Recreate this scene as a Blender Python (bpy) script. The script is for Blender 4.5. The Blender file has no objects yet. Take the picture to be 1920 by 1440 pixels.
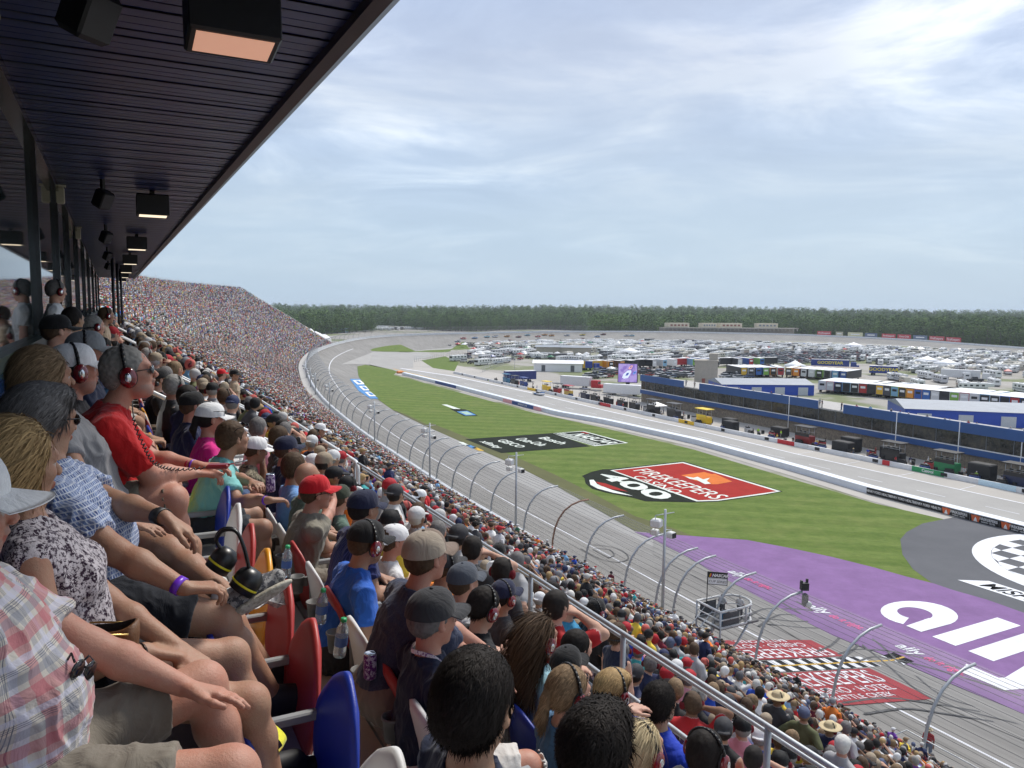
import bpy, math, random
import numpy as np
from mathutils import Vector, Matrix
random.seed(7); rng = np.random.default_rng(11)
SC = bpy.context.scene; COL = SC.collection
PI = math.pi; R = math.radians
# ------------------------------------------------------------------ camera maths
FPX = 1440.0; CAMZ = 27.0; PITCH = R(5.6); ROLL = R(0.6); AZ = R(27.5)
_f = np.array([0, math.cos(PITCH), -math.sin(PITCH)]); _u0 = np.array([0, math.sin(PITCH), math.cos(PITCH)]); _r0 = np.array([1., 0, 0])
CR = _r0*math.cos(ROLL)+_u0*math.sin(ROLL); CU = _u0*math.cos(ROLL)-_r0*math.sin(ROLL); CF = _f
CPOS = np.array([0, 0, CAMZ])
def ray(x, y): return CF + CR*(x-960)/FPX - CU*(y-720)/FPX
def at_d(x, y, d): return CPOS + d*ray(x, y)
def at_z(x, y, z):
    r = ray(x, y); return CPOS + r*(z-CAMZ)/r[2]
def proj(P):
    q = np.asarray(P, float)-CPOS; d = q@CF
    return 960+FPX*(q@CR)/d, 720-FPX*(q@CU)/d, d
SA, CA = math.sin(AZ), math.cos(AZ)
def sf(u, v, w=0.0):                       # grandstand frame -> world
    return np.array([-u*SA+v*CA, u*CA+v*SA, CAMZ+w])
def to_uv(P): return (-P[0]*SA+P[1]*CA, P[0]*CA+P[1]*SA)
# ------------------------------------------------------------------ tagging
def tag(o, label=None, cat=None, group=None, kind=None):
    if label: o['label'] = label
    if cat: o['category'] = cat
    if group: o['group'] = group
    if kind: o['kind'] = kind
    return o
def empty(name, loc=(0, 0, 0), rz=0.0, label=None, cat=None, group=None):
    o = bpy.data.objects.new(name, None); COL.objects.link(o)
    o.location = loc; o.rotation_euler = (0, 0, rz); o.empty_display_size = .2
    return tag(o, label, cat, group)
def link(name, me, parent=None, label=None, cat=None, group=None, kind=None, loc=None, rz=None):
    o = bpy.data.objects.new(name, me); COL.objects.link(o)
    if parent is not None: o.parent = parent
    if loc is not None: o.location = loc
    if rz is not None: o.rotation_euler = (0, 0, rz)
    return tag(o, label, cat, group, kind)
def npmesh(name, V, Fq, mats=(), mi=None, smooth=False, col=None):
    """V (n,3); Fq (m,k) array or list of arrays; mi per-face; col per-vertex rgba"""
    me = bpy.data.meshes.new(name)
    V = np.ascontiguousarray(V, dtype=np.float32)
    if isinstance(Fq, np.ndarray): groups = [Fq]
    else: groups = [np.asarray(g) for g in Fq if len(g)]
    me.vertices.add(len(V)); me.vertices.foreach_set('co', V.ravel())
    nl = sum(g.size for g in groups); nf = sum(len(g) for g in groups)
    me.loops.add(nl); me.polygons.add(nf)
    li = np.concatenate([g.ravel() for g in groups]).astype(np.int32)
    tot = np.concatenate([np.full(len(g), g.shape[1]) for g in groups]).astype(np.int32)
    st = np.concatenate([[0], np.cumsum(tot)[:-1]]).astype(np.int32)
    me.loops.foreach_set('vertex_index', li)
    me.polygons.foreach_set('loop_start', st); me.polygons.foreach_set('loop_total', tot)
    for m in mats: me.materials.append(m)
    if mi is not None: me.polygons.foreach_set('material_index', np.asarray(mi, np.int32))
    me.polygons.foreach_set('use_smooth', np.full(nf, bool(smooth)))
    me.update(calc_edges=True)
    if col is not None:
        a = me.color_attributes.new('Col', 'FLOAT_COLOR', 'POINT')
        a.data.foreach_set('color', np.ascontiguousarray(col, dtype=np.float32).ravel())
    me.validate()
    return me
class MB:
    """collects primitives into ONE mesh"""
    def __init__(s): s.v = []; s.f = []; s.m = []; s.sm = []
    def add(s, vs, fs, mi=0, sm=False):
        b = len(s.v); s.v.extend([tuple(map(float, p)) for p in vs])
        for f in fs: s.f.append(tuple(b+i for i in f)); s.m.append(mi); s.sm.append(sm)
        return s
    def box(s, c, d, mi=0, rz=0.0, M=None, bev=0.0, top=(1, 1)):
        x, y, z = [k/2 for k in d]; tx, ty = top
        P = [(-x, -y, -z), (x, -y, -z), (x, y, -z), (-x, y, -z), (-x*tx, -y*ty, z), (x*tx, -y*ty, z), (x*tx, y*ty, z), (-x*tx, y*ty, z)]
        if bev > 0:
            b = min(bev, x*.9, y*.9, z*.9); P = []; rings = []
            for (zz, ins) in ((-z, b), (-z+b, 0), (z-b, 0), (z, b)):
                xx, yy = x-ins, y-ins
                rings.append([(-xx+b*(1-ins/b)*.5, -yy, zz), (xx-b*(1-ins/b)*.5, -yy, zz), (xx, -yy+b*(1-ins/b)*.5, zz), (xx, yy-b*(1-ins/b)*.5, zz),
                              (xx-b*(1-ins/b)*.5, yy, zz), (-xx+b*(1-ins/b)*.5, yy, zz), (-xx, yy-b*(1-ins/b)*.5, zz), (-xx, -yy+b*(1-ins/b)*.5, zz)])
            for r_ in rings: P += r_
            fs = [tuple(range(7, -1, -1)), tuple(range(24, 32))]
            for k in range(3):
                for i in range(8): fs.append((k*8+i, k*8+(i+1) % 8, k*8+8+(i+1) % 8, k*8+8+i))
        else: fs = [(3, 2, 1, 0), (4, 5, 6, 7), (0, 1, 5, 4), (1, 2, 6, 5), (2, 3, 7, 6), (3, 0, 4, 7)]
        if M is None:
            cs, sn = math.cos(rz), math.sin(rz)
            P = [(c[0]+a*cs-b_*sn, c[1]+a*sn+b_*cs, c[2]+h) for a, b_, h in P]
        else: P = [tuple(M @ Vector((c[0]+a, c[1]+b_, c[2]+h))) for a, b_, h in P]
        return s.add(P, fs, mi)
    def tube(s, pts, r, n=8, mi=0, cap=True):
        pts = [Vector(p) for p in pts]; rs = r if isinstance(r, (list, tuple)) else [r]*len(pts)
        b = len(s.v); N = len(pts); prev = None
        for i, p in enumerate(pts):
            t = (pts[min(i+1, N-1)]-pts[max(i-1, 0)])
            if t.length < 1e-9: t = Vector((0, 0, 1))
            t.normalize()
            if prev is None:
                a = Vector((0, 0, 1)) if abs(t.z) < .9 else Vector((1, 0, 0)); x = t.cross(a).normalized()
            else: x = (prev-t*prev.dot(t)).normalized()
            prev = x; y = t.cross(x)
            for k in range(n):
                an = 2*PI*k/n; s.v.append(tuple(p+(x*math.cos(an)+y*math.sin(an))*rs[i]))
        for i in range(N-1):
            for k in range(n):
                s.f.append((b+i*n+k, b+i*n+(k+1) % n, b+(i+1)*n+(k+1) % n, b+(i+1)*n+k)); s.m.append(mi); s.sm.append(True)
        if cap:
            s.f.append(tuple(b+k for k in range(n-1, -1, -1))); s.m.append(mi); s.sm.append(False)
            s.f.append(tuple(b+(N-1)*n+k for k in range(n))); s.m.append(mi); s.sm.append(False)
        return s
    def lathe(s, c, prof, n=16, mi=0, M=None):
        b = len(s.v)
        for r_, z_ in prof:
            for k in range(n):
                a = 2*PI*k/n; p = Vector((r_*math.cos(a), r_*math.sin(a), z_))
                if M is not None: p = M @ p
                s.v.append((c[0]+p.x, c[1]+p.y, c[2]+p.z))
        for i in range(len(prof)-1):
            for k in range(n):
                s.f.append((b+i*n+k, b+i*n+(k+1) % n, b+(i+1)*n+(k+1) % n, b+(i+1)*n+k)); s.m.append(mi); s.sm.append(True)
        return s
    def ell(s, c, r_, n=10, mi=0, M=None):
        prof = [(math.sin(PI*i/n), -math.cos(PI*i/n)) for i in range(n+1)]
        prof[0] = (.001, -1); prof[-1] = (.001, 1)
        b = len(s.v); m_ = n+4
        for pr, pz in prof:
            for k in range(m_):
                a = 2*PI*k/m_; p = Vector((pr*math.cos(a)*r_[0], pr*math.sin(a)*r_[1], pz*r_[2]))
                if M is not None: p = M @ p
                s.v.append((c[0]+p.x, c[1]+p.y, c[2]+p.z))
        for i in range(n):
            for k in range(m_):
                s.f.append((b+i*m_+k, b+i*m_+(k+1) % m_, b+(i+1)*m_+(k+1) % m_, b+(i+1)*m_+k)); s.m.append(mi); s.sm.append(True)
        return s
    def prism(s, poly, z0, z1, mi=0):      # poly [(x,y)] ccw
        n = len(poly); P = [(p[0], p[1], z0) for p in poly]+[(p[0], p[1], z1) for p in poly]
        return s.add(P, [tuple(range(n-1, -1, -1)), tuple(range(n, 2*n))]+[(i, (i+1) % n, n+(i+1) % n, n+i) for i in range(n)], mi)
    def extr(s, prof, A, B, up, mi=0):
        """profile [(a,b)] in plane (side,up) swept from A to B"""
        A = Vector(A); B = Vector(B); d = (B-A).normalized(); up = Vector(up); sd = d.cross(up).normalized(); up = sd.cross(d)
        n = len(prof); P = [A+sd*a+up*b for a, b in prof]+[B+sd*a+up*b for a, b in prof]
        return s.add(P, [tuple(range(n)), tuple(range(2*n-1, n-1, -1))]+[(i, n+i, n+(i+1) % n, (i+1) % n) for i in range(n)], mi)
    def mesh(s, name, mats):
        me = bpy.data.meshes.new(name); me.from_pydata(s.v, [], s.f)
        for m in (mats if isinstance(mats, (list, tuple)) else [mats]): me.materials.append(m)
        me.polygons.foreach_set('material_index', s.m); me.polygons.foreach_set('use_smooth', s.sm); me.update()
        return me
    def build(s, name, mats, parent=None, **k):
        return link(name, s.mesh(name, mats), parent, **k)
# ------------------------------------------------------------------ materials
def newmat(name):
    m = bpy.data.materials.new(name); m.use_nodes = True
    nt = m.node_tree; return m, nt, nt.nodes['Principled BSDF']
def nd(nt, t, **k):
    n = nt.nodes.new(t)
    for a, b in k.items():
        if a == 'ins':
            for i, v in b.items(): n.inputs[i].default_value = v
        else: setattr(n, a, b)
    return n
def mixc(nt, fac, a, b, mode='MIX'):
    n = nd(nt, 'ShaderNodeMix', data_type='RGBA', blend_type=mode); L = nt.links
    for sock, v in ((n.inputs[0], fac), (n.inputs[6], a), (n.inputs[7], b)):
        if isinstance(v, (int, float)): sock.default_value = v
        elif isinstance(v, (tuple, list)): sock.default_value = (*v[:3], 1)
        else: L.new(v, sock)
    return n.outputs[2]
def ramp(nt, src, stops, interp='LINEAR'):
    n = nd(nt, 'ShaderNodeValToRGB'); n.color_ramp.interpolation = interp
    el = n.color_ramp.elements
    while len(el) < len(stops): el.new(.5)
    for e, (p, c) in zip(el, stops):
        e.position = p; e.color = (c, c, c, 1) if isinstance(c, (int, float)) else (*c[:3], 1)
    nt.links.new(src, n.inputs[0]); return n.outputs[0]
def noise(nt, scale, detail=4, rough=.6, vec=None, dist=0, out=0):
    n = nd(nt, 'ShaderNodeTexNoise', ins={'Scale': scale, 'Detail': detail, 'Roughness': rough, 'Distortion': dist})
    if vec is not None: nt.links.new(vec, n.inputs['Vector'])
    return n.outputs[out]
def coords(nt, which='Object', scale=None, rot=None):
    o = nd(nt, 'ShaderNodeNewGeometry').outputs['Position'] if which == 'World' else nd(nt, 'ShaderNodeTexCoord').outputs[which]
    if scale or rot:
        mp = nd(nt, 'ShaderNodeMapping'); nt.links.new(o, mp.inputs[0])
        if scale: mp.inputs['Scale'].default_value = scale
        if rot: mp.inputs['Rotation'].default_value = rot
        o = mp.outputs[0]
    return o
def M(name, c, rough=.6, var=.12, vs=6.0, metal=0.0, bump=0.0, bs=60.0, spec=.5, emit=None, wear=None, coat=0, sub=0):
    m, nt, b = newmat(name); L = nt.links
    co = coords(nt)
    n = noise(nt, vs, 5, .65, co)
    base = mixc(nt, ramp(nt, n, [(.3, 0), (.7, 1)]), tuple(k*(1-var) for k in c[:3]), tuple(min(1, k*(1+var)) for k in c[:3]))
    if wear:
        n2 = noise(nt, wear[1], 6, .7, co); base = mixc(nt, ramp(nt, n2, [(wear[2], 0), (min(1, wear[2]+.12), 1)]), base, wear[0])
    L.new(base, b.inputs['Base Color'])
    b.inputs['Roughness'].default_value = rough; b.inputs['Metallic'].default_value = metal
    b.inputs['Specular IOR Level'].default_value = spec
    if coat: b.inputs['Coat Weight'].default_value = coat
    if sub:
        b.inputs['Subsurface Weight'].default_value = sub; b.inputs['Subsurface Radius'].default_value = (.012, .004, .002); b.inputs['Subsurface Scale'].default_value = 1
    if bump:
        bn = nd(nt, 'ShaderNodeBump', ins={'Strength': bump, 'Distance': .01}); L.new(noise(nt, bs, 3, .6, co), bn.inputs['Height']); L.new(bn.outputs[0], b.inputs['Normal'])
    if emit:
        b.inputs['Emission Color'].default_value = (*emit[0], 1); b.inputs['Emission Strength'].default_value = emit[1]
    return m
def attrmat(name, rough=.75, objcol=False, bump=.15, bs=80):
    """base colour from vertex colour 'Col'; alpha channel marks the shirt, which takes the object's own colour"""
    m, nt, b = newmat(name); L = nt.links
    a = nd(nt, 'ShaderNodeAttribute', attribute_name='Col'); c = a.outputs['Color']
    if objcol:
        oi = nd(nt, 'ShaderNodeObjectInfo')
        msk = nd(nt, 'ShaderNodeMath', operation='SUBTRACT', ins={0: 1.0}); L.new(a.outputs['Alpha'], msk.inputs[1])
        c = mixc(nt, msk.outputs[0], c, oi.outputs['Color'])
    n = noise(nt, 9, 4, .6, coords(nt)); c = mixc(nt, 1.0, c, ramp(nt, n, [(.25, .78), (.75, 1.0)]), 'MULTIPLY')
    L.new(c, b.inputs['Base Color']); b.inputs['Roughness'].default_value = rough; b.inputs['Specular IOR Level'].default_value = .3
    return m
WHITE = M('white_paint', (.78, .79, .8), .5, .06, 2, wear=((.5, .49, .46), 3, .62))
GALV = M('galvanised_steel', (.42, .44, .46), .45, .15, 8, metal=.6)
RAILW = M('white_railing', (.74, .75, .75), .35, .05, 5)
BLACK = M('black_plastic', (.012, .012, .014), .5, .2, 10)
BLACKG = M('black_gloss', (.01, .01, .012), .15, .2, 10)
RUBBER = M('rubber', (.02, .02, .02), .8)
GLASSD = M('dark_glass', (.015, .02, .025), .05, .1, 3, spec=1.0)
CHROME = M('bright_metal', (.7, .7, .72), .2, .05, 3, metal=1)
RUST = M('rusty_steel', (.22, .12, .08), .8, .3, 10)
CONC = M('concrete', (.40, .385, .36), .85, .14, 1.2, bump=.3, bs=40, wear=((.27, .25, .23), .9, .6))
_cm = {}
def P(c, rough=.45, name='paint'):                # painted plain colour, cached
    k = (tuple(round(x, 3) for x in c), rough)
    if k not in _cm: _cm[k] = M(name, c, rough, .08, 4)
    return _cm[k]
# ------------------------------------------------------------------ text
def text_mesh(s, size=1.0, ext=0.0, shear=0.0, bold=0.0, align='CENTER', sx=1.0, space=1.0):
    cu = bpy.data.curves.new('t', 'FONT'); cu.body = s; cu.size = size; cu.extrude = ext; cu.shear = shear; cu.offset = bold
    cu.align_x = align; cu.align_y = 'CENTER'; cu.space_character = space; cu.resolution_u = 3; cu.fill_mode = 'BOTH' if ext else 'FRONT'
    o = bpy.data.objects.new('t', cu); COL.objects.link(o)
    dg = bpy.context.evaluated_depsgraph_get(); me = bpy.data.meshes.new_from_object(o.evaluated_get(dg))
    bpy.data.objects.remove(o)
    V = np.zeros(len(me.vertices)*3, np.float32); me.vertices.foreach_get('co', V); V = V.reshape(-1, 3); V[:, 0] *= sx
    Fs = [tuple(p.vertices) for p in me.polygons]; bpy.data.meshes.remove(me)
    return V, Fs
def text_on(mb, s, O, X, Y, size, mi=0, off=None, **k):
    """put text s in collector mb: origin O, axes X (reading) and Y (up of letters)"""
    V, Fs = text_mesh(s, size, **k); O = np.array(O, float); X = np.array(X, float); Y = np.array(Y, float)
    X /= np.linalg.norm(X); Y /= np.linalg.norm(Y)
    mb.add([O+X*p[0]+Y*p[1]+np.cross(X, Y)*p[2] for p in V], Fs, mi)
# ------------------------------------------------------------------ track geometry: the outer wall
_wp = [(1727, 1435, 4.1), (1625, 1375, 4.1), (1295, 1185, 4.1), (1195, 1130, 4.1), (1110, 1077, 4.1), (985, 995, 4.1), (890, 945, 4.1), (835, 910, 4.1), (765, 864, 4.15),
       (685, 812, 4.3), (645, 780, 4.6), (610, 750, 5), (590, 725, 5.6), (578, 700, 6.2), (574, 680, 6.8), (583, 664, 7.4), (600, 653, 7.9), (640, 640, 8.5), (700, 630, 9),
       (800, 625, 9), (1000, 621, 9), (1200, 620.5, 8.5), (1350, 623, 7.2), (1500, 626.5, 5.8), (1700, 635.5, 4.8), (1800, 642.5, 4.2), (1920, 651, 3.7)]
WP = [(-60, 36.0, 4.1), (-20, 36.0, 4.1), (5, 36.0, 4.1)]
for x, y, z in _wp:
    p = at_z(x, y, z); u, v = to_uv(p); WP.append((u, 36.0 if u < 50 else v, z))
WP += [(150, 500, 3.7), (0, 430, 3.7)]
def catmull(pts, step):
    pts = [np.array(p, float) for p in pts]; out = []
    for i in range(len(pts)-1):
        p0 = pts[max(i-1, 0)]; p1 = pts[i]; p2 = pts[i+1]; p3 = pts[min(i+2, len(pts)-1)]
        n = max(2, int(np.linalg.norm(p2-p1)/step))
        for k in range(n):
            t = k/n; out.append(.5*((2*p1)+(-p0+p2)*t+(2*p0-5*p1+4*p2-p3)*t*t+(-p0+3*p1-3*p2+p3)*t**3))
    out.append(pts[-1]); return np.array(out)
WL = catmull(WP, 2.0)
for _ in range(30):                                   # smooth the measured points
    WL[1:-1] = WL[1:-1]*.5+(WL[:-2]+WL[2:])*.25
WUV = WL[:, :2]
_t = np.gradient(WUV, axis=0); _t /= np.linalg.norm(_t, axis=1)[:, None]
WN = np.stack([-_t[:, 1], _t[:, 0]], 1)              # towards the infield (+v side)
WZT = WL[:, 2]; WZB = WZT-1.1                        # wall top, wall base
WW = 17+(WZT-4.1)/4.9*9                               # width of banking
def wxy(i, off): 
    q = WUV[i]+WN[i]*off; return sf(q[0], q[1])[:2]
WXY = np.array([wxy(i, 0) for i in range(len(WUV))])
def gz(x, y):                                        # ground height at a world point
    d = np.hypot(WXY[:, 0]-x, WXY[:, 1]-y); i = int(d.argmin())
    u, v = to_uv((x, y)); s = (np.array([u, v])-WUV[i])@WN[i]
    if s < 0: return float(WZB[i])
    return float(max(0.0, WZB[i]*(1-s/WW[i])))
def at_g(x, y, lift=0.0):                            # pixel -> point on the real ground
    z = 0.0
    for _ in range(12):
        p = at_z(x, y, z); z = .5*z+.5*gz(p[0], p[1])
    return np.array([p[0], p[1], gz(p[0], p[1])+lift])
# ------------------------------------------------------------------ materials
def ground_mat():
    m, nt, b = newmat('infield_ground'); L = nt.links; co = coords(nt, 'World')
    dirt = mixc(nt, ramp(nt, noise(nt, .05, 6, .7, co), [(.35, 0), (.65, 1)]), (.27, .25, .22), (.36, .34, .31))
    grass = mixc(nt, noise(nt, .4, 5, .7, co), (.10, .13, .05), (.20, .21, .10))
    c = mixc(nt, ramp(nt, noise(nt, .018, 5, .6, co), [(.50, 0), (.56, 1)]), dirt, grass)
    L.new(c, b.inputs['Base Color']); b.inputs['Roughness'].default_value = .95; return m
def asphalt_mat(name, a, b_, streak=None, rough=.85):
    m, nt, b = newmat(name); L = nt.links; co = coords(nt, 'World', rot=(0, 0, -(PI/2+AZ)))
    c = mixc(nt, ramp(nt, noise(nt, .08, 6, .7, co), [(.3, 0), (.7, 1)]), a, b_)
    if streak:
        mp = nd(nt, 'ShaderNodeMapping'); mp.inputs['Scale'].default_value = (.02, 1.6, 1); L.new(co, mp.inputs[0])
        c = mixc(nt, ramp(nt, noise(nt, .8, 4, .6, mp.outputs[0]), [(.45, 0), (.7, streak)]), c, tuple(k*.6 for k in a))
        wv = nd(nt, 'ShaderNodeTexWave', bands_direction='Y', ins={'Scale': .085, 'Distortion': .15, 'Detail': 1}); L.new(co, wv.inputs[0])
        c = mixc(nt, ramp(nt, wv.outputs[1], [(.985, 0), (1, .3)]), c, tuple(k*.5 for k in a))
    c = mixc(nt, .12, c, noise(nt, 9, 3, .8, co, out=0), 'OVERLAY')
    L.new(c, b.inputs['Base Color']); b.inputs['Roughness'].default_value = rough; b.inputs['Specular IOR Level'].default_value = .2; return m
def grass_mat():
    m, nt, b = newmat('mown_grass'); L = nt.links; co = coords(nt, 'World', rot=(0, 0, R(8)))
    wv = nd(nt, 'ShaderNodeTexWave', bands_direction='Y', ins={'Scale': .062, 'Distortion': 1.2, 'Detail': 2, 'Detail Scale': .6}); L.new(co, wv.inputs[0])
    g1 = mixc(nt, ramp(nt, noise(nt, .5, 6, .75, co), [(.3, 0), (.7, 1)]), (.070, .118, .020), (.125, .172, .038))
    g2 = mixc(nt, ramp(nt, noise(nt, .5, 6, .75, co), [(.3, 0), (.7, 1)]), (.102, .155, .030), (.165, .212, .056))
    c = mixc(nt, ramp(nt, wv.outputs[1], [(.3, 0), (.7, .6)]), g1, g2)
    c = mixc(nt, ramp(nt, noise(nt, .09, 4, .7, co), [(.5, 0), (.75, .45)]), c, (.20, .21, .07))
    mp = nd(nt, 'ShaderNodeMapping'); mp.inputs['Scale'].default_value = (.4, 3, 1); L.new(co, mp.inputs[0])
    c = mixc(nt, .5, c, ramp(nt, noise(nt, 1.2, 5, .8, mp.outputs[0]), [(.25, .25), (.75, .75)]), 'OVERLAY')
    L.new(c, b.inputs['Base Color']); b.inputs['Roughness'].default_value = .95; b.inputs['Specular IOR Level'].default_value = .15
    bn = nd(nt, 'ShaderNodeBump', ins={'Strength': .6, 'Distance': .06}); L.new(noise(nt, 6, 4, .8, co), bn.inputs['Height']); L.new(bn.outputs[0], b.inputs['Normal']); return m
def paint_mat(name, c, wearc, amt=.62, sc=1.5):
    m, nt, b = newmat(name); L = nt.links; co = coords(nt, 'World')
    k = mixc(nt, ramp(nt, noise(nt, .35, 6, .75, co), [(.35, 0), (.7, 1)]), tuple(x*.86 for x in c), tuple(min(1, x*1.1) for x in c))
    k = mixc(nt, ramp(nt, noise(nt, sc, 7, .8, co), [(amt, 0), (amt+.14, .75)]), k, wearc)
    L.new(k, b.inputs['Base Color']); b.inputs['Roughness'].default_value = .9; b.inputs['Specular IOR Level'].default_value = .1; return m
GR = ground_mat(); GRASS = grass_mat()
ASPH = asphalt_mat('racing_asphalt', (.215, .205, .19), (.285, .275, .258), .5)
ASPH2 = asphalt_mat('apron_asphalt', (.30, .29, .275), (.37, .36, .34))
ASPHD = asphalt_mat('dark_asphalt', (.085, .088, .097), (.12, .122, .132))
PITC = asphalt_mat('pit_concrete', (.36, .34, .31), (.45, .42, .38))
WP_W = paint_mat('ground_paint_white', (.74, .75, .78), (.4, .4, .4))
WP_P = paint_mat('ground_paint_purple', (.225, .13, .28), (.18, .15, .20), .6, .6)
WP_R = paint_mat('ground_paint_red', (.33, .055, .062), (.22, .12, .11))
WP_K = paint_mat('ground_paint_black', (.02, .021, .022), (.05, .05, .05))
WP_Y = paint_mat('ground_paint_yellow', (.6, .38, .08), (.35, .25, .1))
WP_PK = paint_mat('ground_paint_pink', (.75, .10, .28), (.4, .15, .3))
WP_B = paint_mat('ground_paint_blue', (.10, .25, .50), (.2, .3, .4))
WP_G = paint_mat('ground_paint_mint', (.38, .52, .42), (.3, .4, .3))
GP_R = paint_mat('grass_paint_red', (.33, .025, .02), (.14, .05, .02), .55, 2.5)
GP_O = paint_mat('grass_paint_orange', (.62, .17, .04), (.3, .15, .04), .6, 2.5)
GP_W = paint_mat('grass_paint_white', (.66, .70, .64), (.3, .36, .22), .6, 3)
GP_K = paint_mat('grass_paint_black', (.014, .018, .012), (.03, .05, .012), .6, 2)
# ------------------------------------------------------------------ ground sheets
mb = MB(); S_ = 6000
gx = [-S_, -1500, -700, -300, -80, 0, 80, 200, 400, 700, 1200, 2000, S_]
vs = [(x, y, -0.03) for y in gx for x in gx]; n_ = len(gx)
mb.add(vs, [(j*n_+i, j*n_+i+1, (j+1)*n_+i+1, (j+1)*n_+i) for j in range(n_-1) for i in range(n_-1)])
mb.build('ground', GR, kind='structure')
def strip(o0, o1, zf, name, mat, i0=0, i1=None, nseg=6, step=2, lift=0.0, **k):
    idx = list(range(i0, (i1 or len(WUV)), step)); V = []; 
    for i in idx:
        a = o0(i) if callable(o0) else o0; b = o1(i) if callable(o1) else o1
        for s in range(nseg+1):
            off = a+(b-a)*s/nseg; p = wxy(i, off); V.append((p[0], p[1], zf(i, off)+lift))
    w = nseg+1; Fs = [(j*w+s, (j+1)*w+s, (j+1)*w+s+1, j*w+s+1) for j in range(len(idx)-1) for s in range(nseg)]
    m_ = MB(); m_.add(V, Fs, 0, True); return m_.build(name, mat, kind='structure', **k)
zbank = lambda i, off: max(0.0, WZB[i]*(1-off/WW[i]))
strip(0.0, lambda i: WW[i], zbank, 'race_track', ASPH, nseg=8)
strip(lambda i: WW[i]-.02, lambda i: WW[i]+9, lambda i, o: 0.0, 'track_apron', ASPH2, nseg=2, lift=.0)
strip(lambda i: 7.9, lambda i: 8.15, zbank, 'lane_line', WP_W, i0=0, i1=int(len(WUV)*.30), nseg=1, lift=.02)
def sheet(name, px, mat, lift, sub=0, kind='structure', dens=24, parent=None, mi=0, mbx=None, z=None):
    """a flat painted/laid area given by its outline; follows the ground height"""
    pts = [at_g(x, y) if z is None else at_z(x, y, z) for x, y in px]
    import bmesh
    bm = bmesh.new(); vs = [bm.verts.new(p) for p in pts]; f = bm.faces.new(vs)
    bmesh.ops.triangulate(bm, faces=[f])
    if sub:
        for _ in range(sub): bmesh.ops.subdivide_edges(bm, edges=bm.edges[:], cuts=1, use_grid_fill=True)
    for v in bm.verts: v.co.z = gz(v.co.x, v.co.y)+lift if z is None else z+lift
    me = bpy.data.meshes.new(name); bm.to_mesh(me); bm.free(); me.materials.append(mat)
    for p in me.polygons:
        if p.normal.z < 0: p.flip()
    return link(name, me, parent, kind=kind)
def curve_px(px, n=8):                                 # smooth outline
    P_ = [np.array(p, float) for p in px]; out = []; N = len(P_)
    for i in range(N):
        p0, p1, p2, p3 = P_[(i-1) % N], P_[i], P_[(i+1) % N], P_[(i+2) % N]
        for k in range(n):
            t = k/n; out.append(tuple(.5*((2*p1)+(-p0+p2)*t+(2*p0-5*p1+4*p2-p3)*t*t+(-p0+3*p1-3*p2+p3)*t**3)))
    return out
# pit road and pit boxes: strips between measured lines
def quadstrip(name, A, B, mat, lift, seg=8, kind='structure'):
    m_ = MB(); V = []
    for (a, b) in zip(A, B):
        a = at_z(*a, 0); b = at_z(*b, 0); V += [(*a[:2], lift), (*b[:2], lift)]
    m_.add(V, [(2*i, 2*i+2, 2*i+3, 2*i+1) for i in range(len(A)-1)]); return m_.build(name, mat, kind=kind)
PW = [(690, 687), (754, 703), (850, 727), (1000, 767), (1040, 778), (1130, 794), (1300, 832), (1480, 882), (1625, 925), (1920, 1001), (2400, 1125), (3200, 1330)]   # pit wall foot
PR = [(700, 668), (850, 700), (909, 713), (980, 729), (1012, 735), (1140, 763), (1250, 787), (1375, 814), (1480, 835), (1615, 863), (1775, 896), (1920, 926), (2400, 1022), (3200, 1180)]      # pit row wall foot
def resample(px, n=40):
    W3 = np.array([at_z(*p, 0)[:2] for p in px]); s_ = np.concatenate([[0], np.cumsum(np.linalg.norm(np.diff(W3, axis=0), axis=1))]); t = np.linspace(0, s_[-1], n)
    return np.stack([np.interp(t, s_, W3[:, 0]), np.interp(t, s_, W3[:, 1])], 1)
def wstrip(name, A, B, mat, lift, a0=0.0, b0=0.0, n=60, kind='structure'):
    A = resample(A, n); B = resample(B, n); V = []
    for a, b in zip(A, B):
        d = (b-a)/np.linalg.norm(b-a); V += [(*(a+d*a0), lift), (*(b-d*b0), lift)]
    m_ = MB(); m_.add(V, [(2*i, 2*i+2, 2*i+3, 2*i+1) for i in range(n-1)]); return m_.build(name, mat, kind=kind)
PRL = [(690, 682), (850, 706), (1000, 738), (1155, 775), (1300, 806), (1440, 839), (1480, 849), (1920, 945), (2400, 1050), (3200, 1240)]
wstrip('pit_road', PW, [(700, 655), (850, 684), (1012, 715), (1140, 740), (1250, 762), (1375, 785), (1480, 803), (1615, 828), (1775, 855), (1920, 882), (2400, 970), (3200, 1120)], PITC, .012, a0=-4.5)
wstrip('pit_lane', PW, PRL, ASPH2, .024, a0=1.8)
wstrip('pit_lane_line', PRL, [(x, y-1) for x, y in PRL], WP_W, .034)
wstrip('pit_lane_edge_line', [(x, y-7) for x, y in PW], [(x, y-7.8) for x, y in PW], WP_Y, .034)
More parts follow.
